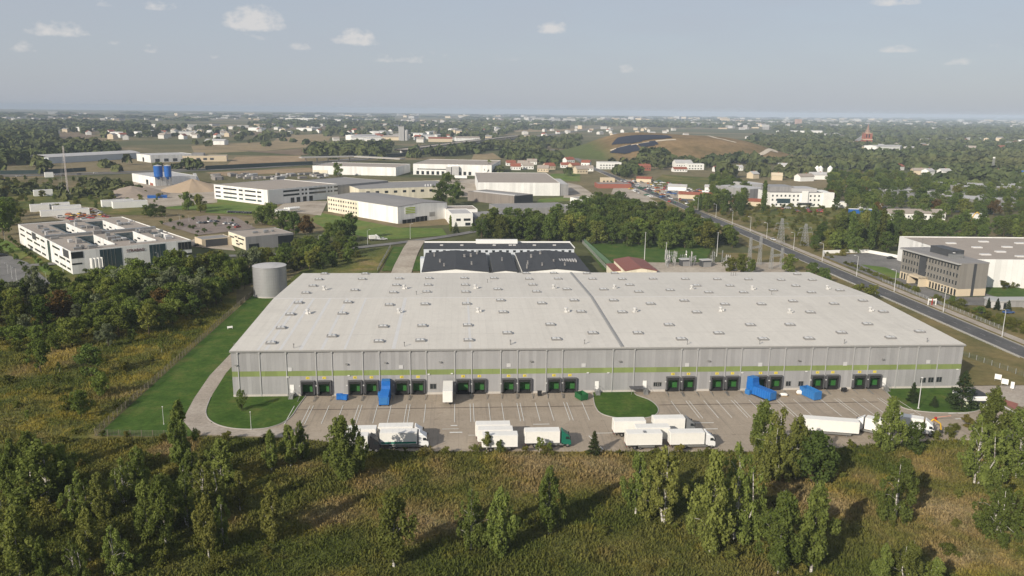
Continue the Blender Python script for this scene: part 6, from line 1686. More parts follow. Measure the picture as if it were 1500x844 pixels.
def limb_tree(rng, H_, r0, tips, lean=0.02, z0=0.25):
    mb = MB(); p = Vector((0, 0, -.1)); k = 7; pts = [p]
    for i in range(1, k + 1): pts.append(Vector((rng.normal() * lean * H_ * i / k, rng.normal() * lean * H_ * i / k, H_ * .97 * i / k)))
    for i in range(k): mb.tube(pts[i], pts[i + 1], r0 * (1 - .92 * i / k), r0 * (1 - .92 * (i + 1) / k), 6, cap=False)
    for tp in tips:
        t = Vector(tp); f = max(.15, min(.9, (t.z / H_) - .14)); i = int(f * k); s = pts[i].lerp(pts[min(k, i + 1)], f * k - i)
        mid = s.lerp(t, .55) + Vector((0, 0, .04 * H_)); rr = max(.02, r0 * (1 - f) * .45)
        mb.tube(s, mid, rr, rr * .6, 5, cap=False); mb.tube(mid, t, rr * .6, rr * .2, 4, cap=False)
    return mb
# birches: airy, uneven, hanging sprays, pale stems showing
for sd in range(8):
    rng = np.random.default_rng(100 + sd); H_ = 12.0; puffs = []; tips = []
    wide = (1.0, .8, 1.12, .9, 1.25, .78, 1.05, .95)[sd]; ph = rng.random(6) * 6.28
    nst = (1, 1, 2, 1, 3, 1, 2, 1)[sd]; off = [(0, 0, 1.0)] + [(rng.normal() * 1.1, rng.normal() * 1.1, .66 + .25 * rng.random()) for _ in range(nst - 1)]
    low = .08 + .16 * rng.random()
    for k in range(96):
        ox, oy, hs = off[k % nst]
        t = low + (.97 - low) * ((k + rng.random()) / 96)
        env = wide * 2.3 * min(1, .30 + (t - low) / .25) * max(.08, (1 - ((t - .34) / .70) ** 2 if t > .34 else 1))
        a = k * 2.4 + rng.normal() * .6
        env *= 1 + .32 * math.sin(2 * a + ph[0]) + .24 * math.sin(9 * t + ph[1] + a) + .15 * math.sin(17 * t + ph[2] - 2 * a)
        rad = env * (.12 + .88 * rng.random() ** .65); z = t * H_ * hs
        if math.sin(5 * a + 11 * t + ph[3]) > .72: continue
        s = (.30 + .42 * rng.random()) * (1.12 - .55 * t) + .08
        x, y = ox * (1 - .4 * t) + rad * math.cos(a), oy * (1 - .4 * t) + rad * math.sin(a)
        puffs.append((x, y, z - .2 - s * .7, s * .8, s * .8, s * 1.9)); tips.append((x, y, z))
    tm_ = limb_tree(rng, H_, .155, tips[::3], .010)
    for ox, oy, hs in off[1:]: tm_.tube((ox * .2, oy * .2, 0), (ox, oy, H_ * hs * .5), .14, .09, 5).tube((ox, oy, H_ * hs * .5), (ox * .8, oy * .8, H_ * hs * .97), .09, .02, 5)
    reg('birch', H_, leaf_cloud(puffs, 7600, .20, rng, droop=1.5), L_birch, tm_, B_birch)
# broad crowns
def broad(kind, sd, H_, W_, n, size, mat, np_, low=.22, bark=B_brown):
    rng = np.random.default_rng(sd); puffs = []; tips = []
    for k in range(np_):
        u = rng.random(); th = rng.random() * 6.283; zz = low + (1 - low) * (u ** .8)
        env = math.sin(PI * min(1, max(0.02, (zz - low * .7) / (1.06 - low * .7))) ** .8) ** .6
        rad = W_ / 2 * env * (.22 + .72 * rng.random() ** .5) * (1 + .18 * math.sin(3 * th + sd)); s = W_ * (.085 + .11 * rng.random() ** 1.5) * (1.15 - .4 * zz)
        zc = min(zz * H_, H_ - s * .9)
        puffs.append((rad * math.cos(th), rad * math.sin(th), zc, s * (1 + .2 * rng.random()), s * (1 + .2 * rng.random()), s * (.8 + .3 * rng.random()))); tips.append(puffs[-1][:3])
    puffs.append((0, 0, H_ * .6, W_ * .24, W_ * .24, H_ * .28))
    reg(kind, H_, leaf_cloud(puffs, n, size, rng), mat, limb_tree(rng, H_ * .85, .022 * H_, tips[::4], .02), bark)
for k in range(4): broad('broad', 200 + k, 10, (7.0, 8.2, 6.2, 7.6)[k], 3600, .38, L_broad, 36)
for k in range(3): broad('silver', 220 + k, 10, (5.4, 6.4, 4.8)[k], 3200, .36, L_silver, 34, .15)
for k in range(4): broad('dark', 240 + k, 12, (8.5, 9.5, 7.5, 10.5)[k], 2800, .52, L_dark, 38, .10)
for k in range(3): broad('green', 250 + k, 12, (8.5, 9.5, 7.5)[k], 2600, .54, L_broad, 36, .10)
for k in range(2): broad('rust', 255 + k, 10, (6.5, 7.5)[k], 1700, .5, L_rust, 22, .15)
for k in range(4): broad('bush', 260 + k, 3, (3.4, 4.2, 3.0, 4.8)[k], 1400, .24, L_bush, 15, .05)
for k in range(2): broad('ball', 270 + k, 3, (3.0, 2.7)[k], 700, .30, L_dark, 14, .22)
for k in range(3): broad('young', 280 + k, 6, (2.6, 3.2, 2.2)[k], 1500, .24, L_birch, 20, .08, B_birch)
for k in range(4): broad('mid', 290 + k, 12, (10, 12, 8.5, 11)[k], 420, 1.25, (L_dark, L_broad, L_dark, L_broad)[k], 16, .08)
for sd in range(2):                      # poplars
    rng = np.random.default_rng(300 + sd); puffs = []; tips = []
    for k in range(34):
        t = .06 + .92 * k / 33; a = k * 2.4; rad = 1.15 * math.sin(PI * min(1, t) ** .7) ** .6 * (.4 + .5 * rng.random())
        puffs.append((rad * math.cos(a), rad * math.sin(a), t * 17, .85, .85, 1.5)); tips.append(puffs[-1][:3])
    reg('poplar', 18, leaf_cloud(puffs, 1900, .55, rng, droop=1.2), L_dark if sd else L_broad, limb_tree(rng, 16, .25, tips[::5], .005), B_brown)
for sd in range(2):                      # conifers
    rng = np.random.default_rng(320 + sd); puffs = []; tips = []; W_ = (2.6, 3.6)[sd]
    for k in range(40):
        t = .06 + .92 * k / 39; rad = W_ * (1 - t) ** .85; a = k * 2.4 + rng.normal() * .2
        puffs.append((rad * .62 * math.cos(a), rad * .62 * math.sin(a), t * 9, .25 + .42 * rad * .6, .25 + .42 * rad * .6, .42)); tips.append(puffs[-1][:3])
    reg('conifer', 9.2, leaf_cloud(puffs, 2600, .27, rng), L_conif, limb_tree(rng, 8.8, .14, tips[::3], .004), B_brown)

trng = random.Random(42)
def tree(kind, x, y, h, label, name='tree', cat='tree', group=None, wide=1.0, i=None, z=0.0, rot=None):
    H_, cm, tm = PROTO[kind][trng.randrange(len(PROTO[kind])) if i is None else i % len(PROTO[kind])]
    t = thing(name, label, cat, (x, y, z), trng.uniform(0, 6.28) if rot is None else rot, group)
    s = h / H_; t.scale = (s * wide, s * wide, s)
    share('trunk', tm, t); share('crown', cm, t); return t
def tree_px(kind, px, py, yt, label, **k):
    q = G(px, py); return tree(kind, q.x, q.y, height_of(q, yt), label, **k)

# birches of the meadow: foot of the stem and top in the photo
BIR = [
    (30, 842, 735, 1.15, 'tall birch in the bottom corner of the meadow behind a young one'),
    (66, 850, 783, .9, 'young bright birch at the very bottom corner of the meadow'),
    (72, 738, 640, 1.5, 'broad dense birch in the shadowed corner beside the rough yellow meadow'),
    (96, 722, 648, 1.2, 'birch standing close to the broad dense one in the shadowed corner'),
    (118, 760, 690, 1.1, 'short leafy birch in the shade below the shadowed pair'),
    (14, 735, 665, 1.2, 'birch at the shaded edge of the meadow, crown cut by the frame'),
    (10, 800, 720, 1.2, 'birch in the shade next to the tall corner birch'),
    (218, 792, 700, 1.0, 'dim birch left of the slim one with a pale stem in the shaded thicket'),
    (243, 798, 690, .9, 'slim birch with a clear pale stem in the middle of the shaded thicket'),
    (268, 690, 583, .85, 'tall dark birch beside the bend of the service lane'),
    (284, 716, 655, 1.1, 'birch in deep shade just below the bend of the service lane'),
    (325, 712, 640, 1.35, 'wide dark birch below the lane, left of the sunlit shrub patch'),
    (300, 745, 672, 1.1, 'dark birch half hidden below the lane, in the densest clump'),
    (306, 817, 722, .85, 'sunlit slim birch with a white stem, left one of a close pair'),
    (328, 800, 722, .8, 'darker birch, right one of a close pair near the shaded thicket'),
    (401, 793, 703, 1.0, 'single birch casting a long shadow across the open meadow'),
    (426, 683, 620, 1.0, 'leaning birch with a white stem in front of the lane, two crowns wide'),
    (398, 690, 628, 1.0, 'smaller birch left of the leaning one near the lane'),
    (440, 672, 615, .8, 'thin birch right of the leaning one, against the paving'),
    (503, 704, 607, 1.25, 'tallest birch at the yard edge, in front of the truck with the black cab'),
    (520, 690, 612, 1.0, 'thin birch grown into the tallest one at the yard edge'),
    (577, 832, 714, 1.15, 'big bushy birch alone in the middle of the meadow, foot near the frame'),
    (690, 806, 714, .95, 'birch with a bare white stem, first of two in the open middle of the meadow'),
    (733, 815, 711, .95, 'birch of two in the open middle of the meadow, the one with the leafier top'),
    (804, 783, 682, .9, 'thin tall birch with a white tip, casting a shadow towards the group of trailers'),
    (931, 755, 660, 1.0, 'birch with sparse twigs below the group of trailers, thin crown'),
    (973, 768, 652, 1.05, 'birch with a forked white stem below the group of trailers'),
    (1040, 812, 655, .9, 'tallest slim birch in the lower meadow, crown full to the ground'),
    (1075, 792, 645, .85, 'slim birch close behind the tallest slim one in the lower meadow'),
    (1114, 680, 585, 1.2, 'big birch with a leaning white stem at the yard edge, below the askew blue compactor'),
    (1138, 694, 592, 1.1, 'big birch in the middle of the dense group at the yard edge'),
    (1164, 702, 606, 1.1, 'big birch of the dense yard edge group, next to the dark bushy tree'),
    (1139, 840, 714, 1.15, 'broad birch at the bottom of the meadow with many pale stems, left one of two'),
    (1188, 838, 702, 1.05, 'broad birch at the bottom of the meadow, the taller one of two'),
    (1312, 758, 664, 1.15, 'round birch in the straw coloured grass, alone below the parked white trucks'),
    (1299, 664, 578, 1.15, 'dark birch standing before the slanting white trucks'),
    (1427, 708, 606, 1.0, 'birch with a white stem left of the gate, near the yard exit'),
    (1446, 668, 566, 1.15, 'tall dense birch in front of the yard gate, beside the porter lodge'),
    (1456, 780, 683, 1.2, 'leaning birch with a thick white foot in the straw near the frame edge'),
    (1488, 700, 596, 1.2, 'dark birch at the frame edge below the yard gate'),
    (1496, 668, 590, 1.3, 'birch behind the dark one at the frame edge'),
    (1290, 868, 795, 1.1, 'young birch with bare twigs at the bottom edge of the meadow'),
    (1330, 872, 790, 1.2, 'second young birch at the bottom edge, the wider one'),
    (1365, 880, 815, 1.2, 'low birch sapling at the bottom edge beside the two young birches')]
for k, (px, py, yt, wd, lb) in enumerate(BIR): tree_px('birch', px, py, yt, lb, name='birch_tree', wide=wd * 1.12, i=k)
for k, (px, py, yt) in enumerate([(150, 762, 690), (182, 738, 668), (132, 822, 742), (168, 842, 768), (205, 722, 652), (48, 700, 628), (352, 748, 688), (276, 772, 700), (20, 700, 640), (110, 850, 790)]): tree_px('birch', px, py, yt, 'dim birch in the shaded thicket of the meadow corner below the green lawn', name='birch_tree', wide=1.2, i=k + 3, group='dim birches of the shaded meadow corner')
for px, py, yt, wd, lb in ((1188, 708, 634, 1.0, 'dark bushy tree at the right end of the dense yard edge group'), (1205, 700, 648, .9, 'low dark bushy tree hiding the rear of the long white semi-trailer'), (1340, 664, 618, .8, 'dark bushy tree in front of the white truck with pale blue roof panels'),
                           (150, 582, 545, .8, 'round leafy tree against the wire fence at the edge of the yellow meadow'), (120, 612, 572, .9, 'leafy tree left of the round one by the wire fence'), (134, 552, 505, 1.0, 'dark tree standing out into the yellow meadow from the wood'), (60, 548, 498, .9, 'bright green tree at the edge of the yellow meadow'),
                           (355, 602, 571, .55, 'small dark tree on the lawn at the warehouse corner')):
    tree_px('dark' if 'dark' in lb else 'broad', px, py, yt, lb, wide=wd, name='leafy_tree')
for px, py, yt, k, lb in ((1408, 598, 543, 1, 'broad dark pine between the warehouse corner and the porter lodge'), (870, 666, 631, 0, 'small spruce at the meadow edge, left of the group of trailers'), (1336, 590, 560, 0, 'small dark conifer on the grass below three windows'), (1368, 596, 580, 1, 'low spreading conifer on the grass beside the pine')):
    tree_px('conifer', px, py, yt, lb, name='conifer', i=k, wide=1.25 if k == 0 else 1.3)

def inside(poly, x, y):
    c = False; n = len(poly)
    for i in range(n):
        x0, y0 = poly[i]; x1, y1 = poly[i - 1]
        if (y0 > y) != (y1 > y) and x < (x1 - x0) * (y - y0) / (y1 - y0) + x0: c = not c
    return c
def scatter(poly_px, spacing, seed, n=None, avoid=None):
    P = [tuple(G(*p)[:2]) for p in poly_px]; xs = [p[0] for p in P]; ys = [p[1] for p in P]
    rng = random.Random(seed); grid = {}; out = []; cell = spacing
    area = (max(xs) - min(xs)) * (max(ys) - min(ys)); tries = int(min(60000, 14 * area / spacing ** 2)) + 200
    for _ in range(tries):
        x = rng.uniform(min(xs), max(xs)); y = rng.uniform(min(ys), max(ys))
        if not inside(P, x, y) or (avoid and avoid(x, y)): continue
        g = (int(x // cell), int(y // cell))
        if any((x - a) ** 2 + (y - b) ** 2 < spacing ** 2 for i in (-1, 0, 1) for j in (-1, 0, 1) for a, b in grid.get((g[0] + i, g[1] + j), ())): continue
        grid.setdefault(g, []).append((x, y)); out.append((x, y))
        if n and len(out) >= n: break
    return out
# the wood on the left between the meadow and the office complex
wood = [(-40, 515), (0, 508), (89, 514), (152, 512), (205, 500), (253, 476), (304, 457), (352, 430), (380, 412), (382, 398), (330, 404), (262, 412), (215, 416), (180, 425), (120, 436), (0, 446), (-40, 450)]
pts = scatter(wood, 5.4, 5)
for x, y in pts:
    r_ = trng.random()
    k = 'silver' if r_ < .30 else ('dark' if r_ < .46 else ('rust' if r_ < .475 else 'broad'))
    nm = {'silver': 'silver_willow', 'dark': 'leafy_tree', 'broad': 'leafy_tree', 'rust': 'leafy_tree'}[k]
    lb = {'silver': 'silvery willow in the mixed wood between the office complex and the green lawn', 'dark': 'dark leafy tree in the mixed wood between the office complex and the green lawn', 'broad': 'olive green leafy tree in the mixed wood between the office complex and the green lawn', 'rust': 'rusty brown leafy tree in the mixed wood between the office complex and the green lawn'}[k]
    h = trng.choice((trng.uniform(4.5, 8), trng.uniform(7, 10), trng.uniform(9, 12.5))) * (.85 if y < 262 else 1.0 if y < 300 else 1.25)
    tree(k, x, y, h, lb, name=nm, group=lb.split(' in the ')[0] + 's of the mixed wood', wide=trng.uniform(.72, 1.25))
# trees on the left edge, the tall clump by the shed yard
for px, py, yt, k in ((5, 345, 292, 'green'), (18, 330, 295, 'dark'), (-5, 372, 345, 'green'), (12, 318, 288, 'dark'), (30, 322, 303, 'green')):
    tree_px(k, px, py, yt, 'tall tree in the clump left of the white office complex', name='leafy_tree', group='tall trees left of the white office complex')
# clumps round the low office and the tank
clump = [(375, 408), (420, 402), (468, 396), (520, 384), (525, 372), (500, 362), (455, 366), (430, 374), (420, 380), (380, 392)]
for x, y in scatter(clump, 6.5, 9):
    k = trng.choice(('dark', 'broad', 'dark', 'broad', 'broad', 'bush'))
    tree(k, x, y, trng.uniform(6, 10) if k != 'bush' else trng.uniform(2.5, 4), 'tree in the thicket between the tank and the lane', name='leafy_tree', group='trees of the thicket behind the tank')
for px, py, yt, k, lb in ((395, 330, 297, 'green', 'big tree in front of the factory tanks'), (384, 330, 302, 'dark', 'dark tree beside the big one in front of the factory tanks'), (513, 352, 312, 'dark', 'dark tree at the end of the green lawn, highest of its clump'), (498, 356, 322, 'dark', 'dark tree left of the highest one by the green lawn'), (480, 356, 326, 'green', 'leafy tree in the clump by the green lawn, left end'), (430, 345, 310, 'dark', 'dark bushy tree between the low office and the lawn'), (450, 350, 316, 'rust', 'rust tinted tree in the clump by the low office'), (415, 340, 308, 'green', 'leafy tree behind the low office, near its roof corner'),
        (276, 308, 281, 'green', 'big round tree by the lane below the sand heap, left one of two'), (294, 311, 284, 'green', 'big round tree by the lane below the sand heap, right one of two'), (226, 318, 298, 'dark', 'broad dark tree clump behind the white office complex'), (214, 316, 300, 'dark', 'dark tree at the left of the broad clump behind the office complex'), (238, 318, 301, 'dark', 'dark tree at the right of the broad clump behind the office complex'),
        (494, 259, 238, 'green', 'tree in front of the white hall by the motorway'), (655, 288, 254, 'dark', 'dark tree behind the hall with the green sign, left of the lane'), (645, 305, 267, 'dark', 'dark tree at the end wall with the green sign'), (663, 300, 270, 'dark', 'dark tree in the row beside the lane between the halls'), (672, 292, 268, 'green', 'green tree in the row beside the lane between the halls'), (657, 268, 252, 'green', 'small green tree before the entrance tower of the distribution hall'),
        (660, 340, 315, 'poplar', 'narrow dark cypress-like tree by the stepped office'), (668, 342, 325, 'conifer', 'small dark conifer by the stepped office'), (1189, 414, 385, 'dark', 'dark tree overhanging the far corner of the long roof'), (1205, 418, 392, 'dark', 'dark tree beside the road at the roof corner'), (1275, 440, 418, 'bush', 'bush between the long roof and the road'), (1258, 432, 415, 'bush', 'bush at the road edge near the roof'),
        (1085, 400, 372, 'green', 'leafy tree at the switchyard, behind the long roof'), (1100, 402, 380, 'green', 'round leafy tree right of the switchyard'), (1155, 400, 372, 'green', 'bright leafy tree by the lattice gantry'), (1070, 398, 378, 'bush', 'bush at the edge of the switchyard'), (1025, 308, 283, 'poplar', 'single dark poplar by the straight road'),
        (1118, 312, 264, 'poplar', 'tall dark poplar before the long white building'), (1245, 368, 308, 'poplar', 'tallest poplar of the group by the forecourt wall'), (1275, 366, 300, 'poplar', 'second tall poplar of the group by the forecourt wall'), (1290, 364, 304, 'poplar', 'poplar right of the two tallest by the forecourt wall')):
    tree_px(k, px, py, yt, lb, name={'poplar': 'poplar_tree', 'bush': 'shrub', 'conifer': 'conifer'}.get(k, 'leafy_tree'), cat='shrub' if k == 'bush' else 'tree')
# the dark wood behind the warehouse
for x, y in scatter([(700, 352), (790, 354), (850, 356), (905, 362), (985, 366), (1068, 366), (1088, 362), (1040, 346), (985, 330), (935, 318), (905, 306), (860, 312), (800, 330), (720, 338)], 8.6, 12):
    k = trng.choice(('dark', 'dark', 'dark', 'green'))
    lb = 'dark green tree in the dense wood behind the warehouse' if k == 'dark' else 'lighter green tree in the dense wood behind the warehouse'
    tree(k, x, y, trng.uniform(10, 15.5) * (0.8 if y < 500 and x > 150 else 1), lb, name='leafy_tree', group=lb.split(' in the')[0] + 's of the dense wood', wide=trng.uniform(.9, 1.15))
# trees across the road: before the white building and right of it
for x, y in scatter([(1190, 368), (1310, 374), (1330, 362), (1500, 352), (1500, 332), (1400, 330), (1320, 328), (1260, 326), (1205, 344)], 10.5, 15, avoid=lambda x, y: x > 220 and y < 405):
    tree(trng.choice(('dark', 'dark', 'green', 'dark')), x, y, trng.uniform(8, 13), 'tree in the belt behind the grey office forecourt', name='leafy_tree', group='trees of the belt behind the grey office')
mid_pts = scatter([(1215, 306), (1290, 322), (1500, 318), (1500, 286), (1400, 292), (1370, 270), (1300, 262), (1215, 262)], 12.0, 17, avoid=lambda x, y: (to_px(x, y, 0)[0] > 1285 and to_px(x, y, 0)[0] < 1350 and 310 < to_px(x, y, 0)[1] < 324))
for x, y in mid_pts:
    tree(trng.choice(('dark', 'green', 'dark', 'green', 'rust' if trng.random() < .2 else 'dark')), x, y, trng.uniform(9, 15), 'tree in the large wood right of the long white building', name='park_tree', group='trees of the wood right of the long white building')
for x, y in scatter([(1010, 312), (1100, 318), (1095, 285), (1060, 262), (1040, 270), (1045, 290)], 12, 19):
    tree(trng.choice(('dark', 'dark', 'green')), x, y, trng.uniform(8, 14), 'dark tree round the scrapyard, left of the long white building', name='park_tree', group='trees round the scrapyard')
# round shrubs planted along the office complex
BALLS = [(17, 372), (24, 381), (31, 390), (38, 399), (10, 364), (14, 350), (17, 354), (22, 358), (27, 362), (33, 367), (39, 372), (45, 377), (51, 381), (57, 386), (62, 391), (68, 395), (74, 399), (82, 404), (125, 400), (237, 329), (250, 326), (262, 331), (267, 332), (255, 337), (278, 335), (284, 336), (290, 342), (299, 341), (288, 348), (284, 323), (321, 322), (316, 332), (336, 337), (341, 325), (362, 329), (305, 323), (375, 328), (268, 320), (205, 336), (215, 340)]
for k, (px, py) in enumerate(BALLS):
    q = G(px, py); tree('ball', q.x, q.y, trng.uniform(2.0, 3.2), 'round clipped dark shrub in the planted rows of the white office complex', name='round_shrub', cat='shrub', group='round shrubs of the office complex')
# hedge along the road plot
for k in range(34):
    x = 198.0 + (trng.random() - .5) * .8; y = 285 + k * 3.1
    if 312 < y < 322 or 268 < y < 275: continue
    tree('bush', x, y, trng.uniform(1.6, 2.6), 'shrub in the hedge row between the grey office and the road', name='hedge_shrub', cat='shrub', group='hedge shrubs of the grey office')
for px, py, h, k, lb in ((1404, 451, 4, 'bush', 'reddish brown shrub inside the white panel fence'), (1395, 444, 3, 'ball', 'small green shrub inside the white panel fence'), (1447, 452, 4.5, 'conifer', 'yellowish conifer by the gatehouse'), (1460, 455, 5, 'conifer', 'dark conifer right of the gatehouse'), (1476, 458, 5, 'conifer', 'dark conifer near the blue car'), (1435, 462, 4, 'ball', 'dark round shrub before the gatehouse'), (1445, 470, 3.5, 'bush', 'dense shrub by the road near the gatehouse'), (1470, 424, 4, 'bush', 'shrub on the lawn behind the grey office'), (1460, 416, 5, 'ball', 'dark round shrub on the lawn behind the grey office'), (1482, 422, 3.5, 'bush', 'low shrub on the lawn by the pale warehouse')):
    q = G(px, py); tree(k, q.x, q.y, h, lb, name='conifer' if k == 'conifer' else 'shrub', cat='tree' if k == 'conifer' else 'shrub')
for k, (x, y) in enumerate(scatter([(1425, 466), (1500, 492), (1500, 478), (1440, 458)], 2.6, 31)): tree('bush', x, y, trng.uniform(1.5, 2.8), 'shrub in the dense planting along the road before the gatehouse', name='hedge_shrub', cat='shrub', group='shrubs before the gatehouse')
# shrubs of the meadow
SHR = []
for poly, sp, sd, hh in (([(0, 840), (330, 840), (330, 660), (150, 650), (0, 640)], 8.0, 21, (1.5, 3.6)), ([(330, 842), (700, 842), (560, 700), (330, 690)], 13.0, 22, (1.0, 2.0)), ([(850, 842), (1500, 842), (1500, 690), (1200, 700), (1000, 700), (880, 720)], 10.5, 23, (1.0, 2.4)), ([(500, 668), (660, 668), (900, 668), (1120, 672), (1120, 664), (900, 661), (640, 661), (520, 662)], 4.5, 24, (1.2, 2.4)), ([(1230, 664), (1420, 640), (1500, 640), (1500, 620), (1430, 622), (1240, 652)], 4.2, 25, (1.5, 3.0)), ([(100, 635), (240, 648), (300, 650), (440, 660), (440, 640), (280, 640)], 5.5, 26, (1.3, 2.6))):
    SHR += [(x, y, trng.uniform(*hh)) for x, y in scatter(poly, sp, sd)]
SHR.sort(key=lambda s: s[1])
for x, y, h in SHR[:300]:
    tree('bush', x, y, h, 'wild shrub in the rough meadow before the yard', name='wild_shrub', cat='shrub', group='wild shrubs of the meadow', wide=trng.uniform(.8, 1.3))
for k, (px, py, yt) in enumerate(((713, 664, 632), (790, 664, 640), (732, 664, 645), (805, 664, 648))):
    tree_px('young', px, py, yt, ('sapling before the stepped row of trailers', 'sapling before the truck with the green cab', 'lower sapling before the stepped row of trailers', 'lower sapling before the truck with the green cab')[k], name='sapling')
for x, y in scatter([(0, 640), (120, 600), (240, 520), (300, 470), (180, 505), (0, 515)], 9, 28):
    tree(trng.choice(('bush', 'bush', 'young')), x, y, trng.uniform(1.5, 4), 'wild shrub in the yellow meadow below the wood', name='meadow_shrub', cat='shrub', group='shrubs of the yellow meadow')
for x, y in scatter([(1015, 318), (1080, 330), (1215, 380), (1330, 350), (1235, 306), (1100, 300)], 7.5, 29):
    if x < 196: continue
    tree('bush', x, y, trng.uniform(1.5, 4.0), 'shrub in the rough land between the straight road and the long white building', name='scrub_shrub', cat='shrub', group='shrubs of the rough land across the road')
for x, y in scatter([(0, 316), (60, 312), (235, 302), (245, 284), (160, 266), (0, 262)], 13, 30)[:90]:
    tree(trng.choice(('bush', 'bush', 'green')), x, y, trng.uniform(2.5, 6), 'shrub in the scrubland round the radio mast', name='scrubland_shrub', cat='shrub', group='shrubs round the radio mast')

# ---- growth of the meadow: one mass of stems and leaves
def tufts(polys, seed, mat, label_name):
    rng = np.random.default_rng(seed); V = []
    for poly, n, s0, s1 in polys:
        P = np.array(poly, float); lo, hi = P.min(0), P.max(0)
        xy = lo + (hi - lo) * rng.random((int(n * 1.0), 2))
        keep = np.zeros(len(xy), bool); k = len(P)
        for i in range(k):
            x0, y0 = P[i]; x1, y1 = P[i - 1]
            cnd = ((y0 > xy[:, 1]) != (y1 > xy[:, 1])) & (xy[:, 0] < (x1 - x0) * (xy[:, 1] - y0) / (y1 - y0 + 1e-12) + x0); keep ^= cnd
        xy = xy[keep]
        # growth is clumped
        cl = np.sin(xy[:, 0] * .31 + 1.3 * np.sin(xy[:, 1] * .23)) * np.sin(xy[:, 1] * .37 + 1.7 * np.sin(xy[:, 0] * .19 + 2)) + .5 * np.sin(xy[:, 0] * 1.1 + xy[:, 1] * .9)
        cl = np.clip(.5 + .45 * cl, .05, 1.2); m = len(xy)
        h = (s0 + (s1 - s0) * rng.random(m) ** 1.7) * (.45 + .8 * cl); w_ = .10 + .20 * rng.random(m)
        th = rng.random(m) * 2 * np.pi; lean = rng.normal(size=(m, 2)) * .35 * h[:, None]
        a = np.stack([np.cos(th), np.sin(th)], 1) * w_[:, None]
        v = np.zeros((m, 4, 3))
        v[:, 0, :2] = xy - a * .5; v[:, 1, :2] = xy + a * .5; v[:, 2, :2] = xy + a * .45 + lean; v[:, 3, :2] = xy - a * .35 + lean
        v[:, 2, 2] = h; v[:, 3, 2] = h * (.75 + .4 * rng.random(m)); V.append(v.reshape(-1, 3))
    me = quads_mesh(label_name, np.concatenate(V), mat); o = bpy.data.objects.new(label_name, me); COL.objects.link(o); tag(o, kind='stuff'); return o
tufts([([(-82, 108), (100, 104), (150, 150), (158, 168), (112, 168), (72, 163.5), (-12, 167), (-38, 175.5), (-63, 177), (-100, 178), (-110, 150)], 420000, .2, .85)], 77, M_tufts, 'meadow_grass')
tufts([([(-160, 160), (-84.5, 180), (-84.5, 300), (-110, 330), (-190, 260)], 120000, .3, 1.0)], 78, M_goldtufts, 'goldenrod_growth')
# ------------------------------------------------------------------ farther off: houses, scrapyard, solar field, church, woods, town
frng = random.Random(99)
def gabled(name, label, cat, x, y, rot, L, W_, h, rise, wm, rm, group=None, chimney=True, wins=True):
    t = thing(name, label, cat, (x, y, 0), R(rot), group)
    MB().extx([(0, 0), (W_, 0), (W_, h), (W_ / 2, h + rise), (0, h)], 0, L).build('wall', wm, t)
    rf = MB().extx([(-.5, h - .25), (W_ / 2, h + rise + .1), (W_ + .5, h - .25), (W_ + .5, h + .05), (W_ / 2, h + rise + .4), (-.5, h + .05)], -.4, L + .4).build('roof', rm, t)
    if chimney: MB().box(L * .6, W_ * .45, h + rise * .6, L * .6 + .8, W_ * .45 + .8, h + rise + 1.3).build('chimney', M_brick, rf)
    if wins:
        n = max(2, int(L / 3.2))
        for k in range(n): u = L * (k + .5) / n; MB().box(u - .6, -.05, h * .35, u + .6, .02, h * .35 + 1.4).build('window', M_glass, t)
    return t
HS = [(748, 249, 'w', 'red'), (758, 245, 'w', 'tan'), (766, 248, 'w', 'tan'), (772, 241, 'w', 'tan'), (800, 249, 's', 'red'), (822, 246, 'w', 'red'), (830, 240, 'w', 'red'), (838, 249, 's', 'red'), (845, 255, 's', 'tan'), (851, 244, 'w', 'red'), (855, 251, 'w', 'tan'), (742, 243, 'w', 'red'), (787, 252, 's', 'tan')]
HL = ['red roofed white house at the left end of the housing row', 'small white house with a tan roof behind the left end house', 'white house with a tan roof, third from the left in the row', 'white house farthest back in the left part of the row', 'broad low house with the largest red roof in the row', 'white house with a red gable left of the road bend', 'tall white house with a red roof just behind the red gable', 'sand coloured house with a red roof by the road bend', 'low sand coloured house with a pale tan roof by the lawn', 'white house with a red roof nearest the road bend', 'white house with a tan roof beside the road bend', 'white house half hidden by trees at the far left of the row', 'low sand coloured house hidden behind the ribbed roof']
for (px, py, wl_, rc), lb in zip(HS, HL):
    q = G(px, py); gabled('house', lb, 'house', q.x, q.y, frng.uniform(-25, 30), frng.uniform(12, 17), frng.uniform(9, 11), frng.uniform(4, 6), frng.uniform(2.6, 3.6), M_wwall if wl_ == 'w' else M_sandwall, M_redroof if rc == 'red' else M_tanroof)
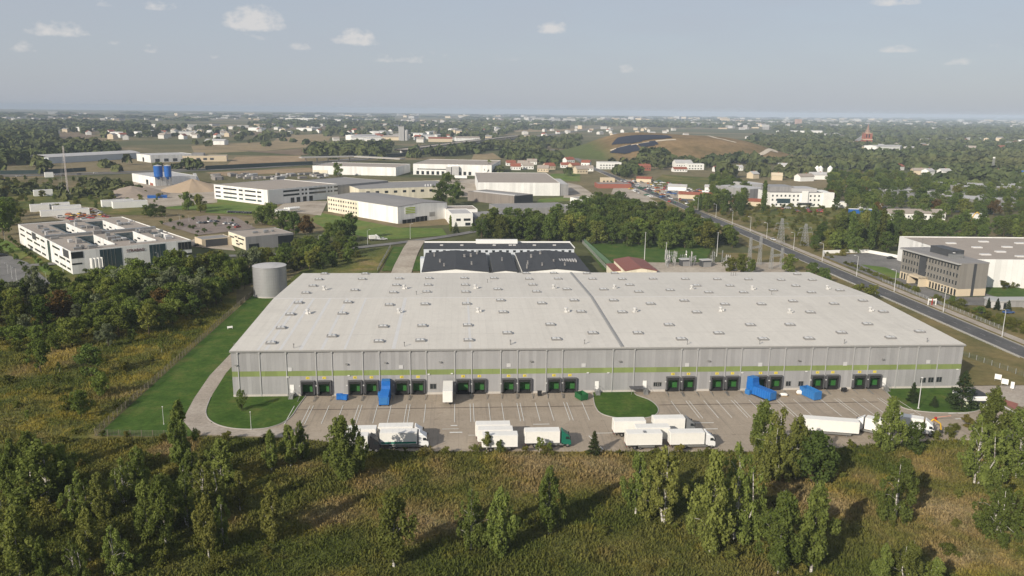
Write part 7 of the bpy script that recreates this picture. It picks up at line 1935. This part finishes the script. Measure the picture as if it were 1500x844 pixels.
for px, py, L, W_, h, rm, lb in ((878, 248, 30, 18, 9, M_liteRoof, 'wide pinkish white block with a flat roof beside the road junction'), (936, 250, 16, 12, 7, M_redroof, 'red walled house with a red roof beside the dark trees below the heap'), (990, 246, 24, 16, 9, M_liteRoof, 'large white villa with a pointed pale roof below the brown heap'), (1008, 249, 22, 14, 8, M_liteRoof, 'flat white wing to the right of the large villa'), (987, 252, 18, 10, 5, M_redroof, 'low red roofed house in front of the large villa'), (1048, 252, 18, 12, 6, M_redroof, 'brown roofed house right of the villas'), (1078, 250, 10, 9, 6, M_liteRoof, 'small white house at the edge of the trees right of the villas'), (882, 268, 14, 10, 5, M_sandwall, 'yellow house with a flat roof by the crossroads')):
    q = G(px, py)
    if 'flat' in lb:
        b_ = block('house', lb, 'house', q.x, q.y, 4, L, W_, h, M_wwall if 'yellow' not in lb else M_sandwall, rm, parapet=.3)
        for k in range(int(L / 4)):
            for z in (1, 4.5): 
                if z + 1.4 < h: face(b_, 'F', 1 + k * 4, 3 + k * 4, z, z + 1.4, M_glass, 'window', .06)
    else: gabled('house', lb, 'house', q.x, q.y, 4, L, W_, h * .75, h * .4, M_brick if 'red walled' in lb else M_wwall, rm)
q = G(876, 276); sh_ = block('hall', 'low shop hall with a grey roof and a pale red band beside the straight road', 'shop', q.x, q.y, 2, 34, 18, 4.5, M_brick, M_greyroof, parapet=.2)
for px, py, L, W_, rm, lb in ((932, 267, 16, 9, M_redroof, 'orange shed at the upper end of the scrapyard'), (993, 291, 34, 9, M_redroof, 'long red roofed shed along the road in the scrapyard'), (1040, 301, 26, 10, M_redroof, 'red roofed shed at the lower end of the scrapyard'), (1072, 301, 24, 9, M_redroof, 'bright red low roof at the right end of the scrapyard'), (1028, 290, 22, 10, M_white, 'white tent hall in the scrapyard next to the dark poplar'), (1032, 280, 14, 8, M_liteRoof, 'small white tent in the scrapyard'), (978, 279, 18, 8, M_liteRoof, 'white open shelter in the middle of the scrapyard')):
    q = G(px, py); gabled('shed', lb, 'shed', q.x, q.y, -22, L, W_, 4.2, 1.6, M_sandwall if 'white' not in lb else M_white, rm, chimney=False, wins=False)
q = G(1100, 284); block('hall', 'pale grey hall among the trees left of the long white building', 'hall', q.x, q.y, 15, 18, 30, 9, M_liteRoof, M_liteRoof, parapet=.2)
# cars and scrap in the scrapyard
Cn = list(CARCOL)
for k, (x, y) in enumerate(scatter([(905, 266), (930, 282), (985, 300), (1070, 300), (1080, 290), (1000, 272), (940, 262)], 7.0, 51)[:120]):
    c = frng.choice(Cn + ['white', 'silver', 'red', 'orange', 'white'])
    car(c, x, y, frng.uniform(0, 6.28), c + ' old car in the crowded scrapyard beside the straight road', c + ' cars in the scrapyard', s=frng.uniform(.9, 1.5))
for k, (x, y) in enumerate(scatter([(1128, 309), (1160, 312), (1205, 312), (1200, 308), (1150, 306)], 8, 52)[:14]):
    c = frng.choice(['orange', 'silver', 'red', 'grey']); car(c, x, y, frng.uniform(0, 6.28), c + ' machine-like car in the yard before the long white building', c + ' cars before the long white building', s=1.3)
for k, (x, y) in enumerate(scatter([(80, 316), (108, 326), (160, 320), (140, 308)], 7, 53)[:22]):
    c = frng.choice(['red', 'yellow', 'orange', 'white']); car(c, x, y, frng.uniform(0, 6.28), c + ' work vehicle in the gravel yard behind the office complex', c + ' vehicles in the gravel yard', s=1.25)
for px, py, L, lb in ((150, 304, 22, 'row-like white site cabin behind the gravel yard, left end'), (166, 306, 24, 'white site cabin with striped sides behind the gravel yard'), (62, 309, 18, 'white site cabin at the back of the gravel yard'), (78, 313, 18, 'pale site cabin beside the machines in the gravel yard'), (45, 311, 12, 'white site cabin nearest the tall trees'), (60, 318, 30, 'long low white site cabin just behind the office complex'), (50, 288, 14, 'lone pale hut with a flat roof in the scrubland'), (66, 260, 8, 'cream square hut by the motorway')):
    q = G(px, py); block('site_cabin', lb, 'cabin', q.x, q.y, 30, L, 7, 5 if 'long' not in lb else 4, M_wwall, M_liteRoof, parapet=.1)
q = G(216, 291); block('low_shed', 'low blue machine shed between the rubble heap and the lane', 'shed', q.x, q.y, 14, 15, 5, 2.6, M_blue, M_greyroof, parapet=.1)
# blue lorry and sheds right of the white building
q = G(1247, 315); t = thing('curtain_trailer', 'blue sided lorry trailer with a white frame at the edge of the wood', 'trailer', (q.x, q.y, 0), R(-6)); MB().cbox((9, 0, 1.0), (22, 2.8, 3.6), 0, 0, .1).build('box_body', M_blue, t); MB().box(-2.2, -1.5, 4.61, 20.2, 1.5, 4.9).box(19.9, -1.46, 1, 21.5, 1.46, 4.9).build('frame', M_white, t)
for xx in (0, 2, 16): wheel_pair(t, xx, 1.1, .55)
q = G(1302, 322); gabled('shed', 'long shed with a brown roof and white walls in front of the large wood', 'shed', q.x, q.y, -2, 42, 14, 5, 2, M_wwall, M_tanroof, chimney=False)
q = G(1262, 308); block('shed', 'pale flat shed behind the blue sided trailer', 'shed', q.x, q.y, -4, 16, 10, 5, M_wwall, M_liteRoof, parapet=.1); q = G(1222, 305); block('shed', 'small white shed left of the blue sided trailer', 'shed', q.x, q.y, -4, 10, 8, 5, M_wwall, M_liteRoof, parapet=.1)
q = G(1414, 290); gb1 = block('factory_hall', 'wide grey factory hall with a row of dark windows under its roof edge', 'factory', q.x, q.y, 2, 180, 60, 10, M_greyclad, M_liteRoof, parapet=.2)
for k in range(5): face(gb1, 'F', 30 + k * 11, 38 + k * 11, 6, 7.2, M_glass, 'window', .1)
for k in range(2): face(gb1, 'F', 4 + k * 8, 9 + k * 8, 4.5, 7.5, M_glass, 'window', .1)
q = G(1390, 306); gb2 = block('factory_hall', 'low hall with long rooflights in front of the wide grey factory hall', 'factory', q.x, q.y, 10, 75, 110, 7, M_greyclad, M_greyroof, parapet=.2)
for k in range(9):
    for j in range(2): MB().box(6 + j * 34, 6 + k * 11, 6.7, 36 + j * 34, 8.6 + k * 11, 8.0).build('rooflight', M_liteRoof if k % 2 else M_steel, gb2)
q = G(1418, 308); block('factory_hall', 'pale rounded hall end with a white corner by the dark trees', 'factory', q.x, q.y, 5, 34, 30, 9, M_greyclad, M_liteRoof, parapet=.1)
q = G(1422, 322); block('shed', 'low white shed beside the yellow pipe at the right', 'shed', q.x, q.y, 0, 12, 8, 4, M_wwall, M_liteRoof, parapet=.1)
q = G(1480, 262); t = gabled('pavilion', 'bright blue roofed pavilion among the trees at the right', 'building', q.x, q.y, 5, 32, 18, 6, 3, M_wwall, M_blue, chimney=False)
for px, py, L, rm, lb in ((1314, 250, 16, M_redroof, 'white house with a reddish roof above the large wood'), (1338, 256, 18, M_tanroof, 'sand coloured house with a conveyor beside it above the wood'), (1360, 257, 14, M_liteRoof, 'pale house with a flat roof above the wood'), (1380, 257, 14, M_liteRoof, 'white house with a slanted roof above the wood'), (1432, 256, 14, M_tanroof, 'cream house near the telecom mast'), (1460, 258, 14, M_tanroof, 'cream house right of the telecom mast'), (1140, 248, 12, M_liteRoof, 'white roof below the right end of the brown heap'), (1187, 263, 20, M_liteRoof, 'white vaulted shed beside the white silos'), (1172, 266, 20, M_tanroof, 'pale house below the white vaulted shed'), (1130, 264, 12, M_sandwall, 'sand coloured shed behind the long white building'), (1103, 262, 10, M_liteRoof, 'small pale shed left of the sand coloured one')):
    q = G(px, py); gabled('house', lb, 'house', q.x, q.y, frng.uniform(-20, 30), L, 10, 5.5, 2.6, M_wwall if 'sand' not in lb and 'cream' not in lb else M_sandwall, rm, wins=False)
for k, px in enumerate((1196, 1201, 1215)):
    q = G(px, 257); t = thing('silo', ('left white silo of three above the trees', 'middle white silo of three above the trees', 'lone white silo, right one of three above the trees')[k], 'silo', (q.x, q.y, 0)); MB().lathe([(3.2, 0), (3.2, 9), (.4, 12)], n=14).build('tank', M_white, t)
q = G(1420, 326); t = thing('pipe_arch', 'yellow pipe arch in the dry grass at the right', 'pipe', (q.x, q.y, 0)); MB().path([(0, 0, 0), (3, 0, 6), (5, 0, 7.5), (9, 0, 4), (12, 0, 0)], .35, 6).build('pipe', M_dig, t)
# solar field on the heap: rows of dark panels in two blocks
M_panel = plain('solar_panel', (.020, .024, .038), .45, .15, .2, 0, .2)
for (quad, lb) in (([(896, 213), (905, 203), (978, 200), (985, 203), (925, 211)], 'upper dark field of solar panels on the slope of the heap'), ([(893, 225), (905, 218), (932, 213), (938, 221), (915, 226)], 'lower dark field of solar panels on the slope of the heap'), ([(940, 217), (934, 213), (960, 208), (965, 213)], 'small dark field of solar panels right of the two larger ones')):
    P = []
    for px, py in quad:
        d = (FWD * FOC + RGT * (px - 750) - UPV * (py - 422)); d = d / d.y; hit = None
        y = 1190.0
        while y < 1640:
            z = CAM_H + d.z * y; x = d.x * y
            if z <= hill_z(x, y) + .4 and hill_z(x, y) > .2: hit = (x, y); break
            y += 2.0
        P.append(hit or (d.x * 1330, 1330))
    t = thing('solar_field', lb, 'solar panels', (P[0][0], P[0][1], 0))
    ys = [p[1] for p in P]; y = min(ys) + 1.5; nrow = 0
    while y < max(ys) and nrow < 95:
        xs = []
        for i in range(len(P)):
            (x0, y0), (x1, y1) = P[i - 1], P[i]
            if (y0 > y) != (y1 > y): xs.append(x0 + (x1 - x0) * (y - y0) / (y1 - y0))
        if len(xs) == 2:
            a, c = sorted(xs); m = max(2, int((c - a) / 6)); mb = MB(); vs = []
            for k in range(m + 1):
                x = a + (c - a) * k / m
                for dy, dz in ((-1.6, .75), (1.6, 2.2)): vs.append((x - P[0][0], y + dy - P[0][1], max(hill_z(x, y + dy), hill_z(x, y)) + dz))
            mb.add(vs, [(2 * k, 2 * k + 2, 2 * k + 3, 2 * k + 1) for k in range(m)])
            mb.add([(v[0], v[1], v[2] - .08) for v in vs], [(2 * k, 2 * k + 1, 2 * k + 3, 2 * k + 2) for k in range(m)])
            mb.build('panel_row', M_panel, t); nrow += 1
        y += 3.45
# church
q = G(1270, 217); ch = thing('church', 'red brick church with a tall stepped spire rising over the trees', 'church', (q.x, q.y, 0), R(-14)); hs = height_of(q, 181)
k_ = hs / 62.0
MB().box(-11 * k_, 0, 0, 11 * k_, 20 * k_, 21 * k_).build('tower_base', M_brick, ch); MB().box(-11.6 * k_, -.6, 21 * k_, 11.6 * k_, 20.5 * k_, 22.5 * k_).build('cornice', M_sandwall, ch)
MB().box(-7.5 * k_, 3 * k_, 22.503 * k_, 7.5 * k_, 17 * k_, 37 * k_).build('tower', M_brick, ch); MB().box(-8 * k_, 2.5 * k_, 37 * k_, 8 * k_, 17.5 * k_, 38 * k_).build('cornice', M_sandwall, ch)
MB().lathe([(6.4 * k_, 38 * k_), (5.6 * k_, 44 * k_), (3.6 * k_, 45.5 * k_), (.5, 60 * k_)], (0, 10 * k_), n=8).build('spire', plain('spire_copper', (.26, .17, .13), .7, .15, .1), ch)
for s in (-1, 1):
    for y_ in (2 * k_, 18 * k_): MB().lathe([(1.8 * k_, 22 * k_), (1.6 * k_, 33 * k_), (.1, 41 * k_)], (s * 9.2 * k_, y_), 8).build('pinnacle', M_brick, ch)
for s in (-1, 1): MB().box(s * 3.2 * k_ - 1.3, 2.7 * k_, 26 * k_, s * 3.2 * k_ + 1.3, 3.1 * k_, 35 * k_).build('belfry_window', M_glass, ch)
MB().box(-2.5 * k_, -.25, 0, 2.5 * k_, .1, 8 * k_).build('portal', M_sandwall, ch)
MB().tube((0, 10 * k_, 59 * k_), (0, 10 * k_, 64 * k_), .3, n=5).tube((-1.4, 10 * k_, 62 * k_), (1.4, 10 * k_, 62 * k_), .25, n=5).build('cross', M_steel, ch)
nv = MB().extr([(-13, 0), (13, 0), (13, 15), (0, 25), (-13, 15)], 20 * k_ + .01, 20 * k_ + 48).build('nave', M_brick, ch); MB().extr([(-13.6, 14.6), (0, 25.2), (13.6, 14.6), (13.6, 15.4), (0, 26), (-13.6, 15.4)], 20 * k_ - .1, 20 * k_ + 48.5).build('roof', M_greyroof, nv)
q = G(1170, 184); tb = thing('apartment_tower', 'pair of pink apartment towers on the horizon, seen as one block', 'building', (q.x, q.y, 0), R(8))
MB().box(-21, 0, 0, -1.5, 16, 40).box(1.5, 0, 0, 21, 16, 40).box(-1.5, 3, 0, 1.5, 12, 34).build('wall', plain('pink_render', (.42, .27, .21), .8, .05, .02), tb); MB().box(-20, 1, 40, 20, 15, 42).build('roof', M_greyroof, tb)
for px, py, L, D, h, lb in ((418, 176.5, 165, 70, 14, 'huge white distribution hall far out on the plain, left one of the white pair'), (485, 178.5, 150, 60, 12, 'huge white distribution hall far out on the plain, right one of the white pair'), (600, 206, 46, 14, 30, None)):
    if lb is None: continue
    q = G(px, py); block('distribution_hall', lb, 'hall', q.x, q.y, frng.uniform(-6, 12), L, D, h, M_wpanel, M_liteRoof, parapet=.5)
# grain works in the fields
q = G(588, 206); t = thing('grain_silo', 'pale twin grain silo tower in the farm works', 'silo', (q.x, q.y, 0), .2); MB().box(-6, -5, 0, 6, 5, 34).build('tower', M_liteRoof, t); MB().lathe([(6, 0), (6, 24), (1, 27)], (12, 2), 14).build('tank', M_liteRoof, t); MB().box(-6.4, -5.4, 34.003, 6.4, 5.4, 35).build('roof', M_greyroof, t)
q = G(547, 204); t = thing('dome', 'small white dome among the farm works', 'dome', (q.x, q.y, 0)); MB().lathe([(9, 0), (9, 3), (8, 8), (5.5, 11.5), (2, 13.4), (.2, 13.7)], n=16).build('shell', M_white, t); MB().box(-2, -9.3, 0, 2, -8, 4).build('door', M_greyclad, t)
for px, py, L, rm, wm, lb in ((515, 206, 70, M_liteRoof, M_wpanel, 'long white farm hall left of the dome'), (560, 205.5, 60, M_tanroof, M_sandwall, 'cream farm hall below the dome'), (572, 203, 50, M_tanroof, M_sandwall, 'taller cream farm hall behind the dome'), (608, 204, 50, M_liteRoof, M_wpanel, 'white farm hall right of the grain tower'), (628, 208, 56, M_redroof, M_sandwall, 'red roofed farm hall right of the grain tower'), (668, 207, 60, M_tanroof, M_wpanel, 'white farm hall near the motorway bend'), (300, 212, 40, M_liteRoof, M_wpanel, 'white farm shed in the far left fields')):
    q = G(px, py); gabled('farm_hall', lb, 'hall', q.x, q.y, frng.uniform(-8, 12), L, 24, 8, 3, wm, rm, chimney=False, wins=False)

# ---- villages and towns of the plain: the nearest houses one by one, the far town as one mass
def far_house_mesh(wm, rm, L, W_, h, rise):
    mb = MB().extx([(0, 0), (W_, 0), (W_, h), (W_ / 2, h + rise), (0, h)], 0, L, 0)
    mb.extx([(-.4, h - .05), (W_ / 2, h + rise + .15), (W_ + .4, h - .05), (W_ + .4, h + .25), (W_ / 2, h + rise + .5), (-.4, h + .25)], -.3, L + .3, 1)
    o = mb.build('house', [wm, rm]); me = o.data; bpy.data.objects.remove(o); return me
M_paleplaster = plain('pale_plaster', (.58, .56, .52), .8, .08, .1)
FH = [(far_house_mesh(M_wwall, M_redroof, 14, 10, 5.5, 3), 'white house with a red roof'), (far_house_mesh(M_paleplaster, M_tanroof, 15, 10, 6, 2.6), 'white house with a brown roof'), (far_house_mesh(M_paleplaster, M_liteRoof, 18, 12, 6, 1.4), 'white house with a pale roof'), (far_house_mesh(M_sandwall, M_greyroof, 14, 11, 7, 2), 'cream house with a grey roof'), (far_house_mesh(M_white, M_liteRoof, 55, 26, 8, 1), 'long white hall')]
def village(poly, spc, sd, where, lim, wts=(3, 3, 3, 2, 1)):
    for x, y in scatter(poly, spc, sd)[:lim]:
        i = frng.choices(range(5), wts)[0]
        o = bpy.data.objects.new('long_hall' if i == 4 else 'house', FH[i][0]); COL.objects.link(o)
        o.location = (x, y, 0); o.rotation_euler = (0, 0, frng.uniform(0, 6.28)); s = frng.uniform(.9, 1.3); o.scale = (s, s, s * 1.1)
        tag(o, FH[i][1] + ' ' + where, 'hall' if i == 4 else 'house', FH[i][1].replace('house', 'houses').replace('hall', 'halls') + ' ' + where)
village([(1330, 222), (1500, 226), (1500, 206), (1400, 202), (1335, 206)], 42, 201, 'in the village right of the church', 34, (2, 2, 5, 2, 1))
village([(1240, 222), (1330, 222), (1320, 214), (1240, 215)], 40, 202, 'at the foot of the church', 8, (1, 1, 4, 1, 2))
village([(150, 206), (340, 203), (330, 194), (160, 196)], 70, 203, 'in the far village across the left fields', 22)
village([(270, 199), (470, 196), (460, 188), (280, 190)], 80, 204, 'in the far village beyond the straw fields', 20, (2, 2, 4, 2, 3))
village([(480, 212), (740, 206), (730, 190), (500, 194)], 60, 205, 'in the village by the motorway bend', 40, (3, 2, 3, 2, 2))
village([(1090, 205), (1240, 204), (1230, 194), (1100, 195)], 90, 206, 'in the trees between the heap and the church', 10, (1, 1, 3, 1, 2))
village([(760, 204), (1010, 200), (1000, 190), (770, 192)], 90, 207, 'on the plain behind the heap', 30, (1, 2, 4, 2, 0))
village([(0, 200), (150, 200), (140, 190), (0, 190)], 90, 208, 'among the dark far woods at the left', 10)
# ---- far woods: masses of crowns beyond the counted trees (one object)
def far_crowns(spots, rng, per=26):
    V = []
    for x, y, r, h, z in spots:
        d = rng.normal(size=(per, 3)); d /= np.linalg.norm(d, axis=1)[:, None]; d[:, 2] = np.abs(d[:, 2]) * 1.0
        sc = np.array([r, r, h * .62]) * (.72 + .38 * rng.random((per, 1)))
        c = np.array([x, y, z + h * .38]) + d * sc
        nrm = d + rng.normal(size=(per, 3)) * .45; nrm /= np.linalg.norm(nrm, axis=1)[:, None]
        a = np.cross(nrm, rng.normal(size=(per, 3))); a /= np.linalg.norm(a, axis=1)[:, None]; b_ = np.cross(nrm, a)
        s = r * (.50 + .45 * rng.random((per, 1)))
        fl = np.array([1, 1, min(1.0, h * .8 / r)]); a = a * fl; b_ = b_ * fl
        v = np.empty((per, 4, 3)); v[:, 0] = c - (a + b_ * .6) * s; v[:, 1] = c + (a * .7 - b_) * s; v[:, 2] = c + (a + b_ * .7) * s; v[:, 3] = c - (a * .6 - b_) * s
        V.append(v.reshape(-1, 3))
    return np.concatenate(V)
def mat_farleaf():
    m, t, o = new_mat('distant_foliage'); co = geo_co(t)
    f = noise(t, co, .06, 3.0, .6); g = noise(t, co, .004, 4.0, .6)
    c = mix(t, ramp(t, f, [(.35, 0.0), (.65, 1.0)]), (0.040, 0.056, 0.022), (0.092, 0.110, 0.042))
    c = mix(t, ramp(t, g, [(.45, 0.0), (.7, .5)]), c, (0.15, 0.138, 0.06))
    d = N(t, 'ShaderNodeBsdfDiffuse'); t.links.new(c, d.inputs[0]); t.links.new(d.outputs[0], o.inputs['Surface']); return m
M_farleaf = mat_farleaf()
nrg = np.random.default_rng(5)
spots = []
KEEP = [(o.matrix_basis.translation.x, o.matrix_basis.translation.y) for o in bpy.data.objects if o.parent is None and o.get('category') in ('house', 'hall', 'church', 'silo', 'shop', 'building', 'shed', 'factory', 'office', 'cabin', 'dome') and o.location.y > 600]
MWP = [tuple(p) for p in mw_pts] + [tuple(p) for p in branch]
def clear(x, y):
    for a, c in KEEP:
        if -14 < x - a < 24 and -max(48, c * .075) < y - c < 22: return True
    return any((x - a) ** 2 + (y - c) ** 2 < 30 ** 2 or (abs(x - a) < 22 and 0 < c - y < 110 and c > 1300) for a, c in MWL)
MWL = []
for a_, c_ in zip(MWP, MWP[1:]):
    L_ = math.hypot(c_[0] - a_[0], c_[1] - a_[1])
    if L_ > 300: continue
    for k in range(int(L_ / 15) + 1): MWL.append((a_[0] + (c_[0] - a_[0]) * k * 15 / max(L_, 15), a_[1] + (c_[1] - a_[1]) * k * 15 / max(L_, 15)))
def wood_px(poly, spacing, seed, hmin=8, hmax=14, rmin=4, rmax=6.5, lim=None, hill=False):
    s = [p for p in scatter(poly, spacing, seed) if not clear(*p) and (math.sin(p[0] * .017 + 1.3 * math.sin(p[1] * .006)) * math.sin(p[1] * .0093 + p[0] * .003) > -.25)]
    for x, y in s[:lim]: spots.append((x, y, nrg.uniform(rmin, rmax), nrg.uniform(hmin, hmax), hill_z(x, y) if hill else 0.0))
# right: wooded land from the belt to the church, round the heap
wood_px([(1105, 262), (1215, 262), (1300, 262), (1370, 268), (1400, 290), (1500, 284), (1500, 215), (1380, 214), (1290, 216), (1150, 218), (1150, 238)], 15, 61, 8, 14, 4.5, 7)
wood_px([(1090, 212), (1150, 238), (1290, 216), (1500, 214), (1500, 200), (1380, 202), (1250, 206), (1150, 198), (1105, 203)], 22, 62, 9, 15, 6, 9)
wood_px([(1150, 198), (1250, 200), (1500, 197), (1500, 187), (1240, 188), (1130, 190)], 42, 63, 10, 16, 10, 15)
wood_px([(915, 262), (985, 246), (1100, 246), (1140, 242), (1085, 236), (1020, 239), (960, 242), (905, 243), (880, 246)], 14, 64, 8, 13, 4.5, 6.5)
wood_px([(940, 244), (975, 242), (972, 226), (945, 228)], 9, 65, 14, 20, 6, 8)
wood_px([(1055, 262), (1100, 262), (1105, 240), (1070, 238)], 11, 66, 12, 18, 5, 8)
wood_px([(735, 245), (850, 262), (862, 246), (842, 226), (760, 216), (740, 225)], 15, 67, 7, 13, 4.5, 7)
wood_px([(700, 222), (760, 218), (842, 222), (850, 204), (780, 202), (735, 208)], 17, 68, 8, 14, 5.5, 8)
wood_px([(690, 258), (735, 258), (735, 240), (690, 240)], 13, 69, 7, 11, 4, 6)
# left
wood_px([(0, 244), (60, 240), (110, 228), (160, 230), (175, 222), (140, 213), (0, 214)], 15, 70, 9, 15, 5, 8)
wood_px([(0, 214), (80, 206), (80, 190), (0, 190)], 19, 71, 10, 17, 7, 11)
wood_px([(80, 194), (150, 202), (260, 201), (320, 198), (300, 188), (170, 186), (85, 186)], 40, 72, 9, 15, 7, 11)
wood_px([(300, 204), (400, 206), (440, 197), (400, 190), (300, 192)], 52, 73, 9, 14, 7, 11)
wood_px([(455, 229), (610, 232), (700, 226), (690, 217), (560, 215), (460, 218)], 17, 74, 9, 14, 6, 8.5)
wood_px([(150, 296), (235, 302), (225, 290), (150, 262), (120, 268)], 12, 75, 4, 7, 3, 5)
wood_px([(0, 290), (100, 296), (130, 284), (0, 270)], 13, 76, 3, 6, 3, 5)
wood_px([(150, 250), (300, 247), (300, 243), (150, 243)], 22, 77, 4, 8, 4, 6)
wood_px([(480, 200), (720, 205), (760, 190), (480, 190)], 44, 78, 9, 14, 8, 12)
for x0, x1, y0, y1, spc, sd, r0, r1 in ((0, 750, 178, 189, 70, 79, 14, 22), (700, 1500, 178, 190, 62, 80, 13, 20), (0, 750, 171, 178, 150, 81, 26, 42), (750, 1500, 174.5, 180, 130, 82, 24, 38), (0, 800, 166, 170.5, 340, 83, 60, 100), (700, 1500, 171, 174.5, 330, 84, 55, 90)):
    poly = [(x0, y1), (x1, y1 + .003 * (x1 - x0)), (x1, y0 + .003 * (x1 - x0)), (x0, y0)]
    s = scatter(poly, spc, sd)
    for x, y in s[:2600]:
        if math.sin(x * .0021 + 1.1 * math.sin(y * .0013)) * math.sin(y * .0029 + x * .0007) + .35 * math.sin(x * .007) < .05: continue
        spots.append((x, y, nrg.uniform(r0, r1), nrg.uniform(9, 16), 0))
# trees scattered on hedgerows of the open fields
for poly, spc, sd in (([(280, 240), (760, 236), (730, 186), (60, 186)], 62, 85), ([(0, 260), (300, 250), (300, 240), (0, 244)], 50, 86)):
    for x, y in scatter(poly, spc, sd)[:900]:
        if math.sin(x * .011) * math.sin(y * .008) > .25: spots.append((x, y, nrg.uniform(4.5, 7), nrg.uniform(7, 12), 0))
v = far_crowns(spots, nrg, 22)
o = bpy.data.objects.new('distant_woods', quads_mesh('distant_woods', v, M_farleaf)); COL.objects.link(o); tag(o, kind='stuff')

# the far town
M_townwall = plain('town_wall', (.46, .45, .43), .8, .1, .02)
town = MB()
def tb_(poly, spc, sd, lim, hmin, hmax, big):
    for x, y in scatter(poly, spc, sd)[:lim]:
        if math.sin(x * .0031 + 2) * math.sin(y * .0017 + .6) < -.25: continue
        L, W_, h = frng.uniform(14, 40) * big, frng.uniform(12, 24) * big, frng.uniform(hmin, hmax)
        a = frng.uniform(0, 1.5); m = frng.choices((0, 1, 2, 3), (5, 3, 3, 2))[0]
        town.cbox((x, y, 0), (L, W_, h), a, m); town.cbox((x, y, h + .003), (L * 1.01, W_ * 1.01, .5), a, frng.choice((0, 2, 4, 5)))
tb_([(600, 187), (1100, 191), (1100, 178), (600, 174)], 100, 301, 380, 6, 16, 1.2)
tb_([(1100, 190), (1500, 192), (1500, 180), (1100, 178)], 120, 302, 300, 6, 16, 1.5)
tb_([(0, 187), (600, 187), (600, 174), (0, 172)], 150, 303, 210, 5, 11, 1.2)
tb_([(700, 178), (1500, 184), (1500, 177.5), (700, 172)], 260, 304, 330, 10, 30, 2.6)
tb_([(0, 172), (700, 174), (700, 169), (0, 167)], 420, 305, 160, 10, 22, 3.0)
o = town.build('distant_town', [M_townwall, M_sandwall, M_liteRoof, M_greyclad, M_redroof, M_tanroof]); tag(o, kind='stuff')

# ------------------------------------------------------------------ haze: a shallow even layer of air over the whole plain
mb = MB().box(-17500, -17500, -1.5, 17500, 17500, 90.0)
m = bpy.data.materials.new('haze_air'); m.use_nodes = True; t = m.node_tree; t.nodes.clear()
ho = N(t, 'ShaderNodeOutputMaterial'); pv = N(t, 'ShaderNodeVolumePrincipled'); pv.inputs['Density'].default_value = HAZE_DENSITY; pv.inputs['Color'].default_value = HAZE_COLOR; pv.inputs['Anisotropy'].default_value = -0.25
t.links.new(pv.outputs[0], ho.inputs['Volume'])
hz = mb.build('haze', m); tag(hz, kind='stuff')
